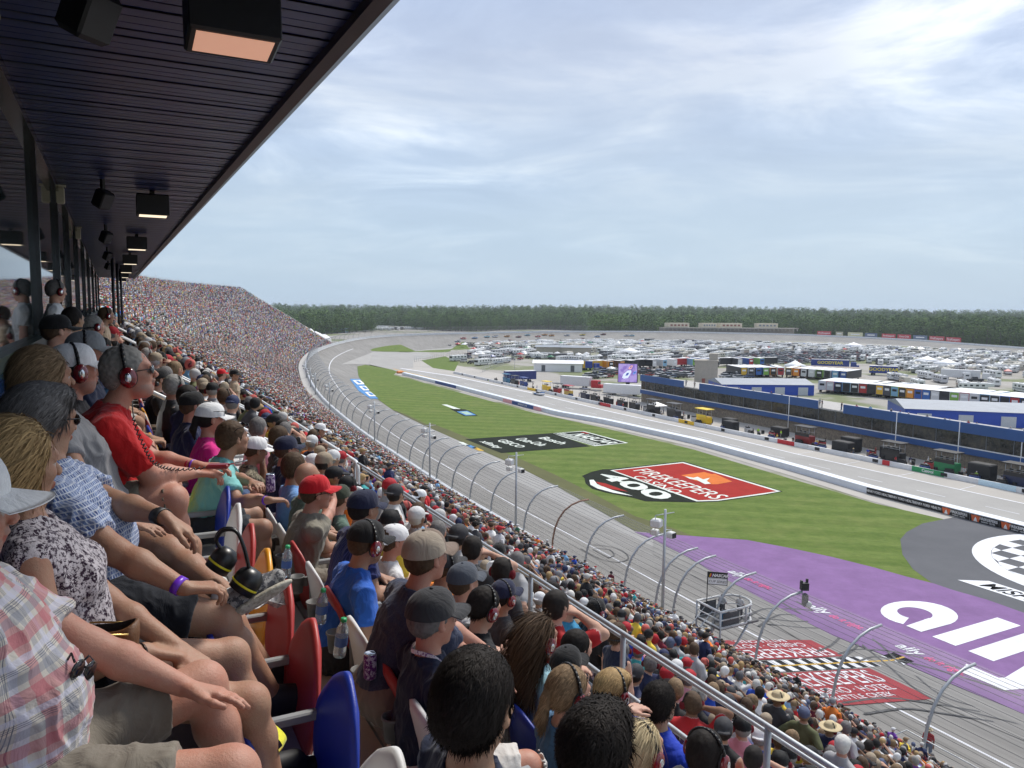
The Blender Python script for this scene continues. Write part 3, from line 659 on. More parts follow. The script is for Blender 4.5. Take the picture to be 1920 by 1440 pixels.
def sdf_mesh(prims, h, fold=None):
    pos = [p for p in prims if p[0] in 'ce']
    lo = np.min([_bb(p)[0] for p in pos], 0)-3*h; hi = np.max([_bb(p)[1] for p in pos], 0)+3*h
    n = np.ceil((hi-lo)/h).astype(int)+1; D = np.full(n, 1.0, np.float32)
    def box(b0, b1, pad):
        i0 = np.maximum(0, np.floor((b0-pad-lo)/h).astype(int)); i1 = np.minimum(n, np.ceil((b1+pad-lo)/h).astype(int)+1); return i0, i1
    def pts(i0, i1):
        ax = [lo[a]+h*np.arange(i0[a], i1[a]) for a in range(3)]
        return np.stack(np.meshgrid(*ax, indexing='ij'), -1).astype(np.float32)
    for p in prims:
        if p[0] in 'ce':
            k = max(p[-2], 1e-4); i0, i1 = box(*_bb(p), k+2*h); X = pts(i0, i1); d = _dist(p, X)
            s = D[i0[0]:i1[0], i0[1]:i1[1], i0[2]:i1[2]]; hh = np.maximum(k-np.abs(s-d), 0)/k
            s[...] = np.minimum(s, d)-hh*hh*k*.25
        elif p[0] == 's':
            q, k = p[1], p[2]; i0, i1 = box(*_bb(q), k+2*h); X = pts(i0, i1); d = -_dist(q, X)
            s = D[i0[0]:i1[0], i0[1]:i1[1], i0[2]:i1[2]]; hh = np.maximum(k-np.abs(s-d), 0)/k
            s[...] = np.maximum(s, d)+hh*hh*k*.25
        else:
            _, c, nn, rad = p; i0, i1 = box(c-rad, c+rad, 0)
            if (i1 <= i0).any(): continue
            X = pts(i0, i1); q = X-c; d = q@nn; ins = np.linalg.norm(q, axis=-1) < rad
            s = D[i0[0]:i1[0], i0[1]:i1[1], i0[2]:i1[2]]; s[...] = np.where(ins, np.maximum(s, d), s)
    S = D < 0; ny, nz = n[1], n[2]; acc = []; quads = []
    cid = lambda I: (I[0]*ny+I[1])*nz+I[2]
    for a in range(3):
        b, c = (a+1) % 3, (a+2) % 3
        sl0 = [slice(1, -1)]*3; sl1 = [slice(1, -1)]*3; sl0[a] = slice(1, -2); sl1[a] = slice(2, -1)
        s0 = S[tuple(sl0)]; s1 = S[tuple(sl1)]; I = np.array(np.nonzero(s0 != s1))+1
        if I.size == 0: continue
        J = I.copy(); J[a] += 1; d0 = D[tuple(I)]; d1 = D[tuple(J)]; t = d0/(d0-d1)
        pp = I.T.astype(float).copy(); pp[:, a] += t; inside = S[tuple(I)]; q = []
        for db, dc in ((-1, -1), (0, -1), (0, 0), (-1, 0)):
            K = I.copy(); K[b] += db; K[c] += dc; k_ = cid(K); q.append(k_); acc.append((k_, pp))
        q = np.stack(q, 1); q[~inside] = q[~inside][:, ::-1]; quads.append(q)
    Q = np.concatenate(quads); ids = np.concatenate([k for k, _ in acc]); PP = np.concatenate([p for _, p in acc])
    uq, inv = np.unique(ids, return_inverse=True); cnt = np.bincount(inv)
    V = np.stack([np.bincount(inv, PP[:, j])/cnt for j in range(3)], 1)*h+lo
    Fq = np.searchsorted(uq, Q)
    best = np.full(len(V), 9.0); ci = np.zeros(len(V), int)
    for p in pos:
        b0, b1 = _bb(p); m = ((V > b0-.03) & (V < b1+.03)).all(1)
        if m.any():
            d = _dist(p, V[m]); w = np.nonzero(m)[0]; u_ = d < best[w]; best[w[u_]] = d[u_]; ci[w[u_]] = p[-1]
    if fold:
        N = vnormals(V, Fq); amp, sc = fold; q = V/sc
        w = vnoise(q*.6+7)*2.2; f1 = vnoise(np.stack([q[:, 0]*1.1+w, q[:, 1]*1.1, q[:, 2]*.55+w], 1)); f2 = vnoise(np.stack([q[:, 0]*2.3, q[:, 1]*2.3+w, q[:, 2]*1.3], 1)+11)
        dsp = (1-np.abs(2*f1-1))**2*amp+(1-np.abs(2*f2-1))**2*amp*.45-amp*.5
        V = V+N*dsp[:, None]
    return V, Fq, ci
def vnormals(V, Fq):
    a = V[Fq[:, 2]]-V[Fq[:, 0]]; b = V[Fq[:, 3]]-V[Fq[:, 1]]; fn = np.cross(a, b); N = np.zeros_like(V)
    for k in range(4):
        for j in range(3): N[:, j] += np.bincount(Fq[:, k], fn[:, j], len(V))
    return N/(np.linalg.norm(N, axis=1)[:, None]+1e-12)
# ------------------------------------------------------------------ people
def ik(a, b, l1, l2, pole):
    a = np.asarray(a, float); b = np.asarray(b, float); d = b-a; L_ = np.linalg.norm(d); L = min(L_, (l1+l2)*.995); n = d/(L_+1e-9); b = a+n*L
    x = (l1*l1-l2*l2+L*L)/(2*L); hgt = math.sqrt(max(0, l1*l1-x*x)); p = np.asarray(pole, float); p = p-n*(p@n); p = norm(p); return a+n*x+p*hgt, b
def rotz(a): c, s = math.cos(a), math.sin(a); return np.array([[c, -s, 0], [s, c, 0], [0, 0, 1.]])
def roty(a): c, s = math.cos(a), math.sin(a); return np.array([[c, 0, s], [0, 1, 0], [-s, 0, c]])   # +a pitches x forward/down
def rotx(a): c, s = math.cos(a), math.sin(a); return np.array([[1, 0, 0], [0, c, -s], [0, s, c]])
def hand_prims(W, d, up, th, curl=.5, spread=.15, k=.007, point=False):
    """W wrist, d direction of the fingers, up = back of the hand, th=+1/-1 side of the thumb"""
    d = norm(d); up = norm(up-d*(np.asarray(up)@d)); s = np.cross(up, d)*th; P_ = []
    offs = [.031, .0105, -.0105, -.030]; ln = [.074, .082, .076, .060]; rr = [.0092, .0094, .009, .0082]
    for q, (o, l, r) in enumerate(zip(offs, ln, rr)):
        K = W+d*(.094-.004*abs(q-1.3))+s*o-up*.002*abs(q-1.5)
        P_.append(rc(W+s*o*.55+d*.01, K, .0155, .0125, .012))
        dd = norm(d+s*spread*(1.5-q)*.35); c_ = curl*(1+.18*(q-1)) if not (point and q == 0) else .1; p0 = K
        for j, (fr, cc) in enumerate(((.46, .8), (.30, 1.9), (.24, 2.6))):
            a = c_*cc*.62; v = dd*math.cos(a)-up*math.sin(a); p1 = p0+v*l*fr; P_.append(rc(p0, p1, r-.0006*j, r-.0006*(j+1), k)); p0 = p1
    t0 = W+d*.022+s*.022-up*.004; t1 = W+d*.058+s*.050-up*.012; t2 = t1+norm(d*.85+s*.45-up*.35*curl)*.036; t3 = t2+norm(d*1.0+s*.05-up*.5*curl)*.028
    P_ += [rc(t0, t1, .0165, .0135, .012), rc(t1, t2, .0118, .0105, k), rc(t2, t3, .0103, .0085, k)]
    return P_
def head_prims(H, Rm, s=1.0, beard=0, female=0, fine=True):
    g = lambda x, y, z: H+Rm@A3(x, y, z)*s
    P_ = [el(g(-.012, 0, .028), A3(.097, .076, .092)*s, Rm, .02), el(g(.028, 0, -.028), A3(.062, .059, .078)*s, Rm, .03),
          el(g(.036, 0, -.078), A3(.040, .042, .030)*s, Rm, .025, 4 if beard else 0), rc(g(.060, -.012, -.098), g(.060, .012, -.098), .014*s, None, .02, 4 if beard else 0)]
    if beard: P_ += [el(g(.035, 0, -.07), A3(.052, .058, .045)*s, Rm, .02, 4), rc(g(.092, -.018, -.043), g(.092, .018, -.043), .008*s, None, .01, 4)]
    if fine:
        P_ += [rc(g(.084, 0, .012), g(.106, 0, -.020), .008*s, .0115*s, .012), el(g(.103, .011, -.026), A3(.008, .008, .007)*s, Rm, .006), el(g(.103, -.011, -.026), A3(.008, .008, .007)*s, Rm, .006),
               rc(g(.076, -.034, .027), g(.076, .034, .027), .013*s, None, .018)]
        for sy in (1, -1):
            P_ += [el(g(.060, sy*.038, -.020), A3(.022, .020, .018)*s, Rm, .02), sub(el(g(.094, sy*.031, .009), A3(.014, .016, .010)*s, Rm), .012),
                   el(g(.074, sy*.031, .008), A3(.0112, .0112, .0112)*s, Rm, .002, 2), el(g(.0845, sy*.031, .008), A3(.004, .005, .005)*s, Rm, .001, 3), rc(g(.083, sy*.018, .013), g(.078, sy*.045, .012), .004*s, None, .004),
                   el(g(-.006, sy*.079, -.004), A3(.019, .009, .031)*s, Rm@rotz(sy*.35)@roty(-.15), .008), sub(el(g(.004, sy*.089, -.002), A3(.010, .008, .018)*s, Rm), .006)]
        P_ += [rc(g(.089, -.017, -.0515), g(.089, .017, -.0515), .0055*s, None, .006, 1), rc(g(.087, -.015, -.060), g(.087, .015, -.060), .0065*s, None, .006, 1), sub(rc(g(.096, -.019, -.0558), g(.096, .019, -.0558), .0018*s), .003)]
    return P_
DEF = dict(hip=(0, 0, .52), lean=.08, side=0, yawt=0, hy=0, hp=0, hr=0, girth=1.0, belly=0.0, sh=.19, lw=None, rw=None, la=(.42, .13, .09), ra=(.42, -.13, .09), torso=.47,
           lhd=None, rhd=None, lhu=(0, 0, 1), rhu=(0, 0, 1), lcurl=.5, rcurl=.5, beard=0, female=0, sleeve=.62, shorts=.82, hs=1.07, neck=.14, lp=(-.3, .7, -.8), rp=(-.3, -.7, -.8), lkp=(.2, .25, 1), rkp=(.2, -.25, 1), stand=False, coll=0, up1=.285, fo1=.255)
def skeleton(q):
    s = {}; hip = A3(*q['hip']); T = rotz(q['yawt'])@rotx(q['side'])@roty(q['lean']); up = T@A3(0, 0, 1); fw = T@A3(1, 0, 0); lf = T@A3(0, 1, 0)
    s.update(hip=hip, up=up, fw=fw, lf=lf, T=T, chest=hip+up*q['torso']*.66+fw*.01, neck=hip+up*(q['torso']+.045)-fw*.005)
    for sd, n in ((1, 'l'), (-1, 'r')):
        S_ = hip+up*q['torso']*.875+lf*sd*q['sh']*q['girth']**.4*(.9 if q['female'] else 1); w = q[n+'w']
        if w is None: w = hip+A3(.32, sd*.14, .09) if not q['stand'] else hip+A3(.06, sd*.24, -.13)
        E, W_ = ik(S_, w, q['up1'], q['fo1'], q[n+'p']); s[n+'s'] = S_; s[n+'e'] = E; s[n+'w'] = W_
        hj = hip+A3(0, sd*.095, -.01); K, An = ik(hj, q[n+'a'], .43, .41, q[n+'kp']); s[n+'h'] = hj; s[n+'k'] = K; s[n+'a'] = An
    s['HR'] = rotz(q['hy'])@roty(q['hp'])@rotx(q['hr']); s['head'] = s['neck']+norm(up*.75+A3(0, 0, .35))*q['neck']+s['HR']@A3(.022, 0, .0)
    return s
def person_layers(q0, fine=True, lod=0):
    q = dict(DEF); q.update(q0); s = skeleton(q); g = q['girth']; bl = q['belly']; up, fw, lf, hip = s['up'], s['fw'], s['lf'], s['hip']; T = s['T']; fem = q['female']
    body = []; shirt = []; legs = []; shoes = []
    am = .9 if fem else 1.0
    # body core
    core = [(hip+up*.02, (.115*g, .155*g, .12)), (hip+up*.18+fw*.01, (.10*g+bl*.5, .135*g, .14)), (s['chest'], (.105*g, .155*g, .17))]
    for c_, r in core: body.append(el(c_, A3(*r)-.012, T, .05)); 
    body += [rc(s['neck']-up*.03, s['head']+s['HR']@A3(-.02, 0, -.05), .058*am, .053*am, .025), rc(s['ls']-lf*.03, s['neck']-up*.045+lf*.03, .048, .045, .04), rc(s['rs']+lf*.03, s['neck']-up*.045-lf*.03, .048, .045, .04)]
    body += head_prims(s['head'], s['HR'], q['hs'], q['beard'], fem, fine)
    for n, sd in (('l', 1), ('r', -1)):
        S_, E, W_ = s[n+'s'], s[n+'e'], s[n+'w']; a = .5*(g+1)*am
        body += [rc(S_, E, .050*a, .041*a, .03), rc(E, E+(W_-E)*.35, .041*a, .043*a, .02), rc(E+(W_-E)*.35, W_, .043*a, .0265, .02)]
        hd = q[n+'hd']; hd = (W_-E) if hd is None else A3(*hd)
        if lod < 2: body += hand_prims(W_+norm(W_-E)*.005, hd, A3(*q[n+'hu']), -sd, q[n+'curl'])
        else: body.append(rc(W_, W_+norm(hd)*.12, .035, .03, .02))
        H_, K, An = s[n+'h'], s[n+'k'], s[n+'a']; 
        body += [rc(H_, K, .085*g, .062*am*g**.5, .04), el(K+norm(K-H_)*.0, (.060*am, .058*am, .060*am), None, .03), rc(K, K+(An-K)*.32, .056*am, .058*am, .03), rc(K+(An-K)*.32, An, .058*am, .036, .03)]
        # feet
        fd = norm(A3(K[0]-H_[0], K[1]-H_[1], 0)*.5+A3(1, sd*.15, 0)) if q.get(n+'f') is None else norm(A3(*q[n+'f']))
        toe = An+fd*.17+A3(0, 0, -.05) if q.get(n+'f') is None else An+fd*.17
        shoes += [rc(An-fd*.045+A3(0, 0, -.045)*(1 if q.get(n+'f') is None else .3), toe, .040, .034, .03), rc(An, An+fd*.07+(toe-An)*.2, .043, .042, .03)]
        body += [rc(An, An+fd*.05, .03, .03, .02)]
        # clothes: sleeve and leg of the shorts
        sl = q['sleeve']
        if sl > 0:
            if sl <= 1: e = S_+(E-S_)*sl; shirt += [rc(S_+(E-S_)*.04, e+(E-S_)*.1, .060*a, .056*a+.006, .03)]; cutp = (e, E-S_, .105)
            else: e = E+(W_-E)*(sl-1); shirt += [rc(S_, E, .064*a, .055*a, .03), rc(E, e+norm(W_-E)*.03, .055*a, .042, .02)]; cutp = (e, W_-E, .085)
            shirt.append(('cutlater',)+cutp)
        sh = q['shorts']
        if sh > 0:
            if sh <= 1: e = H_+(K-H_)*sh; legs += [rc(H_, e+norm(K-H_)*.04, .100*g, .084*g**.6, .04)]; legs.append(('cutlater', e, K-H_, .125))
            else: e = K+(An-K)*min(1, sh-1); legs += [rc(H_, K, .098*g, .078, .04), rc(K, e+norm(An-K)*.03, .074, .06, .03)]; legs.append(('cutlater', e, An-K, .1))
    # torso clothes
    for j, (c_, r) in enumerate(core):
        rr = A3(*r)+.010
        if j == 1 and bl: rr = rr+A3(bl*.3, bl*.2, 0); c_ = c_+fw*bl*.45
        shirt.append(el(c_, rr, T, .06))
    shirt += [rc(s['ls']-lf*.02, s['neck']-up*.05+lf*.035, .058, .052, .04), rc(s['rs']+lf*.02, s['neck']-up*.05-lf*.035, .058, .052, .04), rc(s['neck']-up*.07, s['neck']-up*.02, .070, .066, .03)]
    if fem: shirt += [el(s['chest']+fw*.07+lf*.07-up*.01, (.06, .06, .06), None, .04), el(s['chest']+fw*.07-lf*.07-up*.01, (.06, .06, .06), None, .04)]
    legs.append(el(hip+A3(0, 0, -.005), (.135*g, .17*g, .115), None, .05))
    def fin(L): return [p for p in L if p[0] != 'cutlater']+[cut(*p[1:]) for p in L if p[0] == 'cutlater']
    shirt = fin(shirt)+[sub(rc(s['neck']-up*.0-fw*.0, s['neck']+up*.12, .064, .075), .01), cut(hip+up*.0-A3(0, 0, .05), -up, .24)]
    if q.get('vneck'): shirt += [sub(rc(s['neck']+fw*.10-up*.0, s['chest']+fw*.13+up*.06, .06, .02), .01)]
    return dict(body=body, shirt=shirt, legs=fin(legs), shoes=shoes), s, q
def skin_material():
    m, nt, b = newmat('skin'); L = nt.links; co = coords(nt)
    a = nd(nt, 'ShaderNodeAttribute', attribute_name='Col')
    c = mixc(nt, ramp(nt, noise(nt, 14, 5, .7, co), [(.40, 0), (.70, .75)]), a.outputs['Color'], mixc(nt, 1.0, a.outputs['Color'], (1.0, .72, .66), 'MULTIPLY'))
    c = mixc(nt, ramp(nt, noise(nt, 160, 3, .7, co), [(.55, 0), (.8, .35)]), c, mixc(nt, 1.0, c, (.72, .6, .55), 'MULTIPLY'))
    L.new(c, b.inputs['Base Color']); b.inputs['Roughness'].default_value = .52; b.inputs['Specular IOR Level'].default_value = .4
    b.inputs['Subsurface Weight'].default_value = .05; b.inputs['Subsurface Radius'].default_value = (.01, .004, .002); b.inputs['Subsurface Scale'].default_value = 1
    bn = nd(nt, 'ShaderNodeBump', ins={'Strength': .6, 'Distance': .003}); L.new(noise(nt, 110, 4, .75, co), bn.inputs['Height']); L.new(bn.outputs[0], b.inputs['Normal']); return m
SKINM = skin_material()
def cloth(name, c, c2=None, pat=None, rough=.85, var=.1, sc=1.0):
    m, nt, b = newmat(name); L = nt.links; co = coords(nt)
    base = mixc(nt, noise(nt, 5, 4, .6, co), tuple(k*(1-var) for k in c), tuple(min(1, k*(1+var)) for k in c))
    if pat == 'plaid':
        sp = nd(nt, 'ShaderNodeSeparateXYZ'); L.new(coords(nt, scale=(1, 1, 1), rot=(0, R(8), R(12))), sp.inputs[0])
        def bands(o, period, lo, hi, off=0.0):
            a = nd(nt, 'ShaderNodeMath', operation='MULTIPLY_ADD', ins={1: 1/period, 2: off}); L.new(o, a.inputs[0])
            f = nd(nt, 'ShaderNodeMath', operation='FRACT'); L.new(a.outputs[0], f.inputs[0]); return ramp(nt, f.outputs[0], [(0, 0), (lo, 0), (lo+.001, 1), (hi, 1), (hi+.001, 0)], 'CONSTANT')
        c_ = base
        for o in (1, 2):
            c_ = mixc(nt, mixc(nt, 1, bands(sp.outputs[o], .115, .05, .30), (.6, .6, .6), 'MULTIPLY'), c_, (.52, .13, .16))
            c_ = mixc(nt, mixc(nt, 1, bands(sp.outputs[o], .115, .42, .60), (.5, .5, .5), 'MULTIPLY'), c_, (.22, .24, .30))
            c_ = mixc(nt, mixc(nt, 1, bands(sp.outputs[o], .115, .78, .90), (.6, .6, .6), 'MULTIPLY'), c_, (.62, .62, .74))
            for q in (.66, .70, .74): c_ = mixc(nt, mixc(nt, 1, bands(sp.outputs[o], .115, q, q+.012), (.8, .8, .8), 'MULTIPLY'), c_, (.08, .10, .16))
        base = c_
    elif pat == 'check':
        bk = nd(nt, 'ShaderNodeTexBrick', ins={'Scale': 1.0, 'Mortar Size': .0022, 'Brick Width': .0135*sc, 'Row Height': .0165*sc, 'Bias': .1, 'Mortar Smooth': .1}); bk.offset = .3
        sp = nd(nt, 'ShaderNodeSeparateXYZ'); L.new(coords(nt, rot=(0, R(10), R(5))), sp.inputs[0]); cb = nd(nt, 'ShaderNodeCombineXYZ')
        ad = nd(nt, 'ShaderNodeMath', operation='ADD'); L.new(sp.outputs[0], ad.inputs[0]); L.new(sp.outputs[1], ad.inputs[1]); L.new(ad.outputs[0], cb.inputs[0]); L.new(sp.outputs[2], cb.inputs[1]); L.new(cb.outputs[0], bk.inputs['Vector'])
        for k, v in (('Color1', (.035, .06, .22)), ('Color2', (.16, .24, .46)), ('Mortar', (.62, .66, .74))): bk.inputs[k].default_value = (*v, 1)
        base = mixc(nt, ramp(nt, noise(nt, 45, 2, .5, co), [(.45, 0), (.6, .5)]), bk.outputs[0], (.35, .42, .60))
    elif pat == 'speckle':
        v = nd(nt, 'ShaderNodeTexVoronoi', ins={'Scale': 130*sc}); L.new(co, v.inputs['Vector'])
        base = mixc(nt, ramp(nt, noise(nt, 75*sc, 4, .8, co), [(.50, 0), (.53, 1)]), base, c2)
    elif pat == 'pin':
        sp = nd(nt, 'ShaderNodeSeparateXYZ'); L.new(co, sp.inputs[0]); w = nd(nt, 'ShaderNodeMath', operation='MULTIPLY', ins={1: 55}); L.new(sp.outputs[1], w.inputs[0]); f = nd(nt, 'ShaderNodeMath', operation='FRACT'); L.new(w.outputs[0], f.inputs[0])
        base = mixc(nt, ramp(nt, f.outputs[0], [(0, 1), (.25, 0)], 'CONSTANT'), base, c2)
    elif pat == 'camo':
        base = mixc(nt, ramp(nt, noise(nt, 22, 3, .6, co), [(.45, 0), (.5, 1)], 'CONSTANT'), base, c2); base = mixc(nt, ramp(nt, noise(nt, 17, 2, .6, coords(nt, rot=(1, 1, 1))), [(.58, 0), (.6, 1)], 'CONSTANT'), base, (.015, .015, .012))
    elif pat == 'melange': base = mixc(nt, ramp(nt, noise(nt, 220, 3, .9, coords(nt, scale=(1, 1, .3))), [(.4, 0), (.65, .8)]), base, c2)
    L.new(base, b.inputs['Base Color']); b.inputs['Roughness'].default_value = rough; b.inputs['Specular IOR Level'].default_value = .25; b.inputs['Sheen Weight'].default_value = .15
    bn = nd(nt, 'ShaderNodeBump', ins={'Strength': .25, 'Distance': .002}); L.new(noise(nt, 420, 2, .8, co), bn.inputs['Height'])
    bn2 = nd(nt, 'ShaderNodeBump', ins={'Strength': .6, 'Distance': .02}); L.new(noise(nt, 11, 4, .55, coords(nt, scale=(1, 1, .6)), dist=1.2), bn2.inputs['Height']); L.new(bn.outputs[0], bn2.inputs['Normal']); L.new(bn2.outputs[0], b.inputs['Normal']); return m
def hairmat():
    m, nt, b = newmat('hair'); L = nt.links; a = nd(nt, 'ShaderNodeAttribute', attribute_name='Col')
    L.new(a.outputs['Color'], b.inputs['Base Color']); b.inputs['Roughness'].default_value = .7; b.inputs['Specular IOR Level'].default_value = .2; return m
HAIRM = hairmat()
SKIN = dict(fair=(.52, .31, .225), ruddy=(.47, .245, .175), tan=(.37, .215, .14), olive=(.36, .225, .145), brown=(.22, .12, .075))
HAIRC = dict(grey=(.30, .29, .27), dark=(.018, .014, .012), brown=(.09, .055, .032), blond=(.42, .28, .13), lblond=(.58, .47, .28), white=(.55, .54, .52), salt=(.17, .16, .155), sandy=(.24, .16, .09))
def skin_cols(ci, sk, hr='grey', V=None):
    c = np.array(SKIN[sk]); t = np.array([c, c*np.array([.85, .55, .55]), (.50, .48, .46), (.03, .025, .02), np.array(HAIRC[hr])*.8+c*.2]); o = t[ci]
    if V is not None: f = (.12+.75*vnoise(V/.006)*vnoise(V/.025+5))[:, None]; o = np.where((ci == 4)[:, None], c*.95*(1-f)+np.array(HAIRC[hr])*f, o)
    return np.c_[o, np.ones(len(o))]
def hair_prims(s, style='short', k=1.0):
    H, Rm = s['head'], s['HR']; g = lambda x, y, z: H+Rm@A3(x, y, z)*k
    P_ = [el(g(-.020, 0, .032), A3(.101, .085, .099)*k, Rm, .02)]
    if style in ('short', 'side', 'crew'):
        P_ += [el(g(-.045, 0, -.012), A3(.068, .078, .062)*k, Rm, .03)]
        if style == 'side': P_ += [el(g(.03, .0, .085), A3(.065, .072, .040)*k, Rm, .03), el(g(-.03, 0, .03), A3(.098, .092, .095)*k, Rm, .02)]
        P_ += [sub(el(g(.080, 0, -.020), A3(.078, .092, .078)*k, Rm), .01), sub(el(g(.004, 0, -.085), A3(.075, .12, .075)*k, Rm), .01)]
    elif style == 'long':
        P_ += [el(g(-.05, 0, -.03), A3(.07, .088, .10)*k, Rm, .04), rc(g(-.07, 0, -.08), s['neck']-s['fw']*.10-s['up']*.16, .075, .05, .04), rc(g(-.05, .05, -.06), s['neck']-s['fw']*.05+s['lf']*.10-s['up']*.10, .05, .03, .03), rc(g(-.05, -.05, -.06), s['neck']-s['fw']*.05-s['lf']*.10-s['up']*.10, .05, .03, .03), sub(el(g(.086, 0, -.020), A3(.078, .078, .085)*k, Rm), .01)]
    elif style == 'bob':
        P_ += [el(g(-.030, 0, -.03), A3(.085, .096, .10)*k, Rm, .04), sub(el(g(.086, 0, -.030), A3(.070, .078, .080)*k, Rm), .01)]
    elif style == 'pony':
        P_ += [el(g(-.045, 0, -.0), A3(.068, .080, .07)*k, Rm, .03), rc(g(-.115, 0, .0), g(-.135, 0, -.09), .030, .026, .02), rc(g(-.135, 0, -.09), g(-.11, .01, -.17), .026, .010, .02), sub(el(g(.080, 0, -.020), A3(.078, .092, .078)*k, Rm), .01)]
    return P_
def strands(V, Fq, N, base, n, length, comb, lift=.35, w=.0022, seed=0, grav=(0, 0, -1), jitter=.35):
    r = np.random.default_rng(seed); f = r.integers(0, len(Fq), n); ww = r.random((n, 4)); ww /= ww.sum(1)[:, None]
    p0 = (V[Fq[f]]*ww[..., None]).sum(1)-N[Fq[f, 0]]*.003; nn = N[Fq[f, 0]]
    cb = comb(p0) if callable(comb) else np.tile(comb, (n, 1)); cb = cb+r.normal(0, jitter, (n, 3))
    t = cb-nn*(cb*nn).sum(1)[:, None]; t /= np.linalg.norm(t, axis=1)[:, None]+1e-9; L_ = length*(.6+.7*r.random(n))[:, None]; g = np.array(grav)*1.0
    side = np.cross(t, nn); sd2 = side*(r.random(n)[:, None]*.6+.4)*w; lf = lift*(.5+r.random(n))[:, None]
    pts = [p0, p0+(t*.35+nn*lf*.30)*L_, p0+(t*.72+nn*lf*.38+g*.10)*L_, p0+(t*1.0+nn*lf*.25+g*.28)*L_]; wd = [1, 1, .75, .12]; rows = []
    for p, q in zip(pts, wd): rows += [p-sd2*q, p+sd2*q]
    VV = np.stack(rows, 1).reshape(-1, 3); b = np.arange(n)[:, None]*8
    FF = np.concatenate([b+np.array([[2*k, 2*k+1, 2*k+3, 2*k+2]]) for k in range(3)], 0)
    col = np.array(base)[None]*(.55+.9*r.random((n, 1))); col = np.repeat(np.c_[np.clip(col, 0, 1), np.ones(n)], 8, 0)
    return VV, FF, col
def mk_hair(s, style, colr, parent, Mw, k=1.0, n=0, length=.045, comb=None, lift=.16, h=.006, w=.0022, jitter=.22):
    V, Fq, ci = sdf_mesh(hair_prims(s, style, k), h); N = vnormals(V, Fq); base = np.array(HAIRC[colr])
    V = V+N*((vnoise(V/.012)-.5)*.006)[:, None]; col = np.c_[base[None]*(.55+.5*vnoise(V/.01))[:, None], np.ones(len(V))]
    Vs, Fs, cs = [V], [Fq], [col]
    if n:
        HR = s['HR']; H = s['head']
        cf = comb or (lambda p: (lambda q: (np.c_[-.9*np.ones(len(q)), q[:, 1]*4, -.25-3*np.maximum(0, -q[:, 0])-2*np.maximum(0, .06-q[:, 2])]) @ HR.T)((p-H) @ HR))
        a, b, c = strands(V, Fq, N, base, n, length, cf, lift, w, seed=int(abs(s['head'][0]*1000)) % 97, jitter=jitter); Fs.append(b+len(V)); Vs.append(a); cs.append(c)
    V = np.concatenate(Vs); me = npmesh('hair', tr(V, Mw), np.concatenate(Fs), [HAIRM], smooth=True, col=np.concatenate(cs)); return link('hair', me, parent)
def tr(V, Mw): return V if Mw is None else (np.asarray(V)@Mw[:3, :3].T+Mw[:3, 3])
def mk_cap(s, c, parent, k=1.0, brimc=None, backwards=False, visor=False, logo=None, tilt=0.0, panel=None):
    H = s['head']; Rm = s['HR']@roty(-tilt)@(rotz(PI) if backwards else np.eye(3)); g = lambda x, y, z: H+Rm@A3(x, y, z)*k
    mb = MB(); nt_, nf = 28, 9; z0 = .034; R_ = [.106, .090, .090 if not visor else .05]
    V = []
    for j in range(nf+1):
        ph = PI/2*j/nf
        if visor: ph = PI/2*.30*j/nf
        for i in range(nt_):
            a = 2*PI*i/nt_; fr = max(0, math.cos(a)); r_ = math.cos(ph)**.8 if not visor else 1.0
            z = z0+R_[2]*(math.sin(ph)+.10*fr*math.sin(2*ph)) if not visor else z0+.035*j/nf
            seam = 1-.012*(abs(math.cos(3*a)) > .985)
            V.append(g(-.014+R_[0]*r_*math.cos(a)*seam, R_[1]*r_*math.sin(a)*seam, z-.012*(1-math.sin(ph))*(1-fr)))
    F_ = [(j*nt_+i, j*nt_+(i+1) % nt_, (j+1)*nt_+(i+1) % nt_, (j+1)*nt_+i) for j in range(nf) for i in range(nt_)]
    mi = [0]*len(F_); mb.add(V, F_, 0, True)
    if panel:
        for q, f in enumerate(mb.f):
            i = q % nt_
            if not (i < 4 or i >= nt_-4): mb.m[q] = 1
    if not visor: mb.ell(g(-.014, 0, z0+R_[2]+.002), (.008*k, .008*k, .005*k), 6)
    cap = mb.build('visor' if visor else 'cap', [c, panel or c], parent)
    mb = MB(); V = []; nu, nv_ = 14, 6
    for lay in (0, 1):
        for j in range(nv_+1):
            for i in range(nu+1):
                a = R(-64)+R(128)*i/nu; f = j/nv_; y0 = R_[1]*1.0*math.sin(a); x0 = -.014+R_[0]*math.cos(a); y = y0*(1+.02*f)
                ex = .078*math.cos(a)**.62 if math.cos(a) > 0 else 0; x = x0+ex*f; z = z0+.006-.010*f-.020*(y/.08)**2*(.4+.6*f)-lay*.004; V.append(g(x, y, z))
    w = nu+1; o = (nv_+1)*w; Fb = [(j*w+i, j*w+i+1, (j+1)*w+i+1, (j+1)*w+i) for j in range(nv_) for i in range(nu)]; Fb += [tuple(o+x for x in f[::-1]) for f in Fb]
    Fb += [(nv_*w+i+1, nv_*w+i, o+nv_*w+i, o+nv_*w+i+1) for i in range(nu)]; mb.add(V, Fb, 0, True); mb.build('brim', brimc or c, cap)
    return cap
EARR = M('dark_red_plastic', (.18, .006, .012), .18, .1, 6, spec=.7, coat=.5); EARB = M('black_headband', (.012, .012, .013), .45)
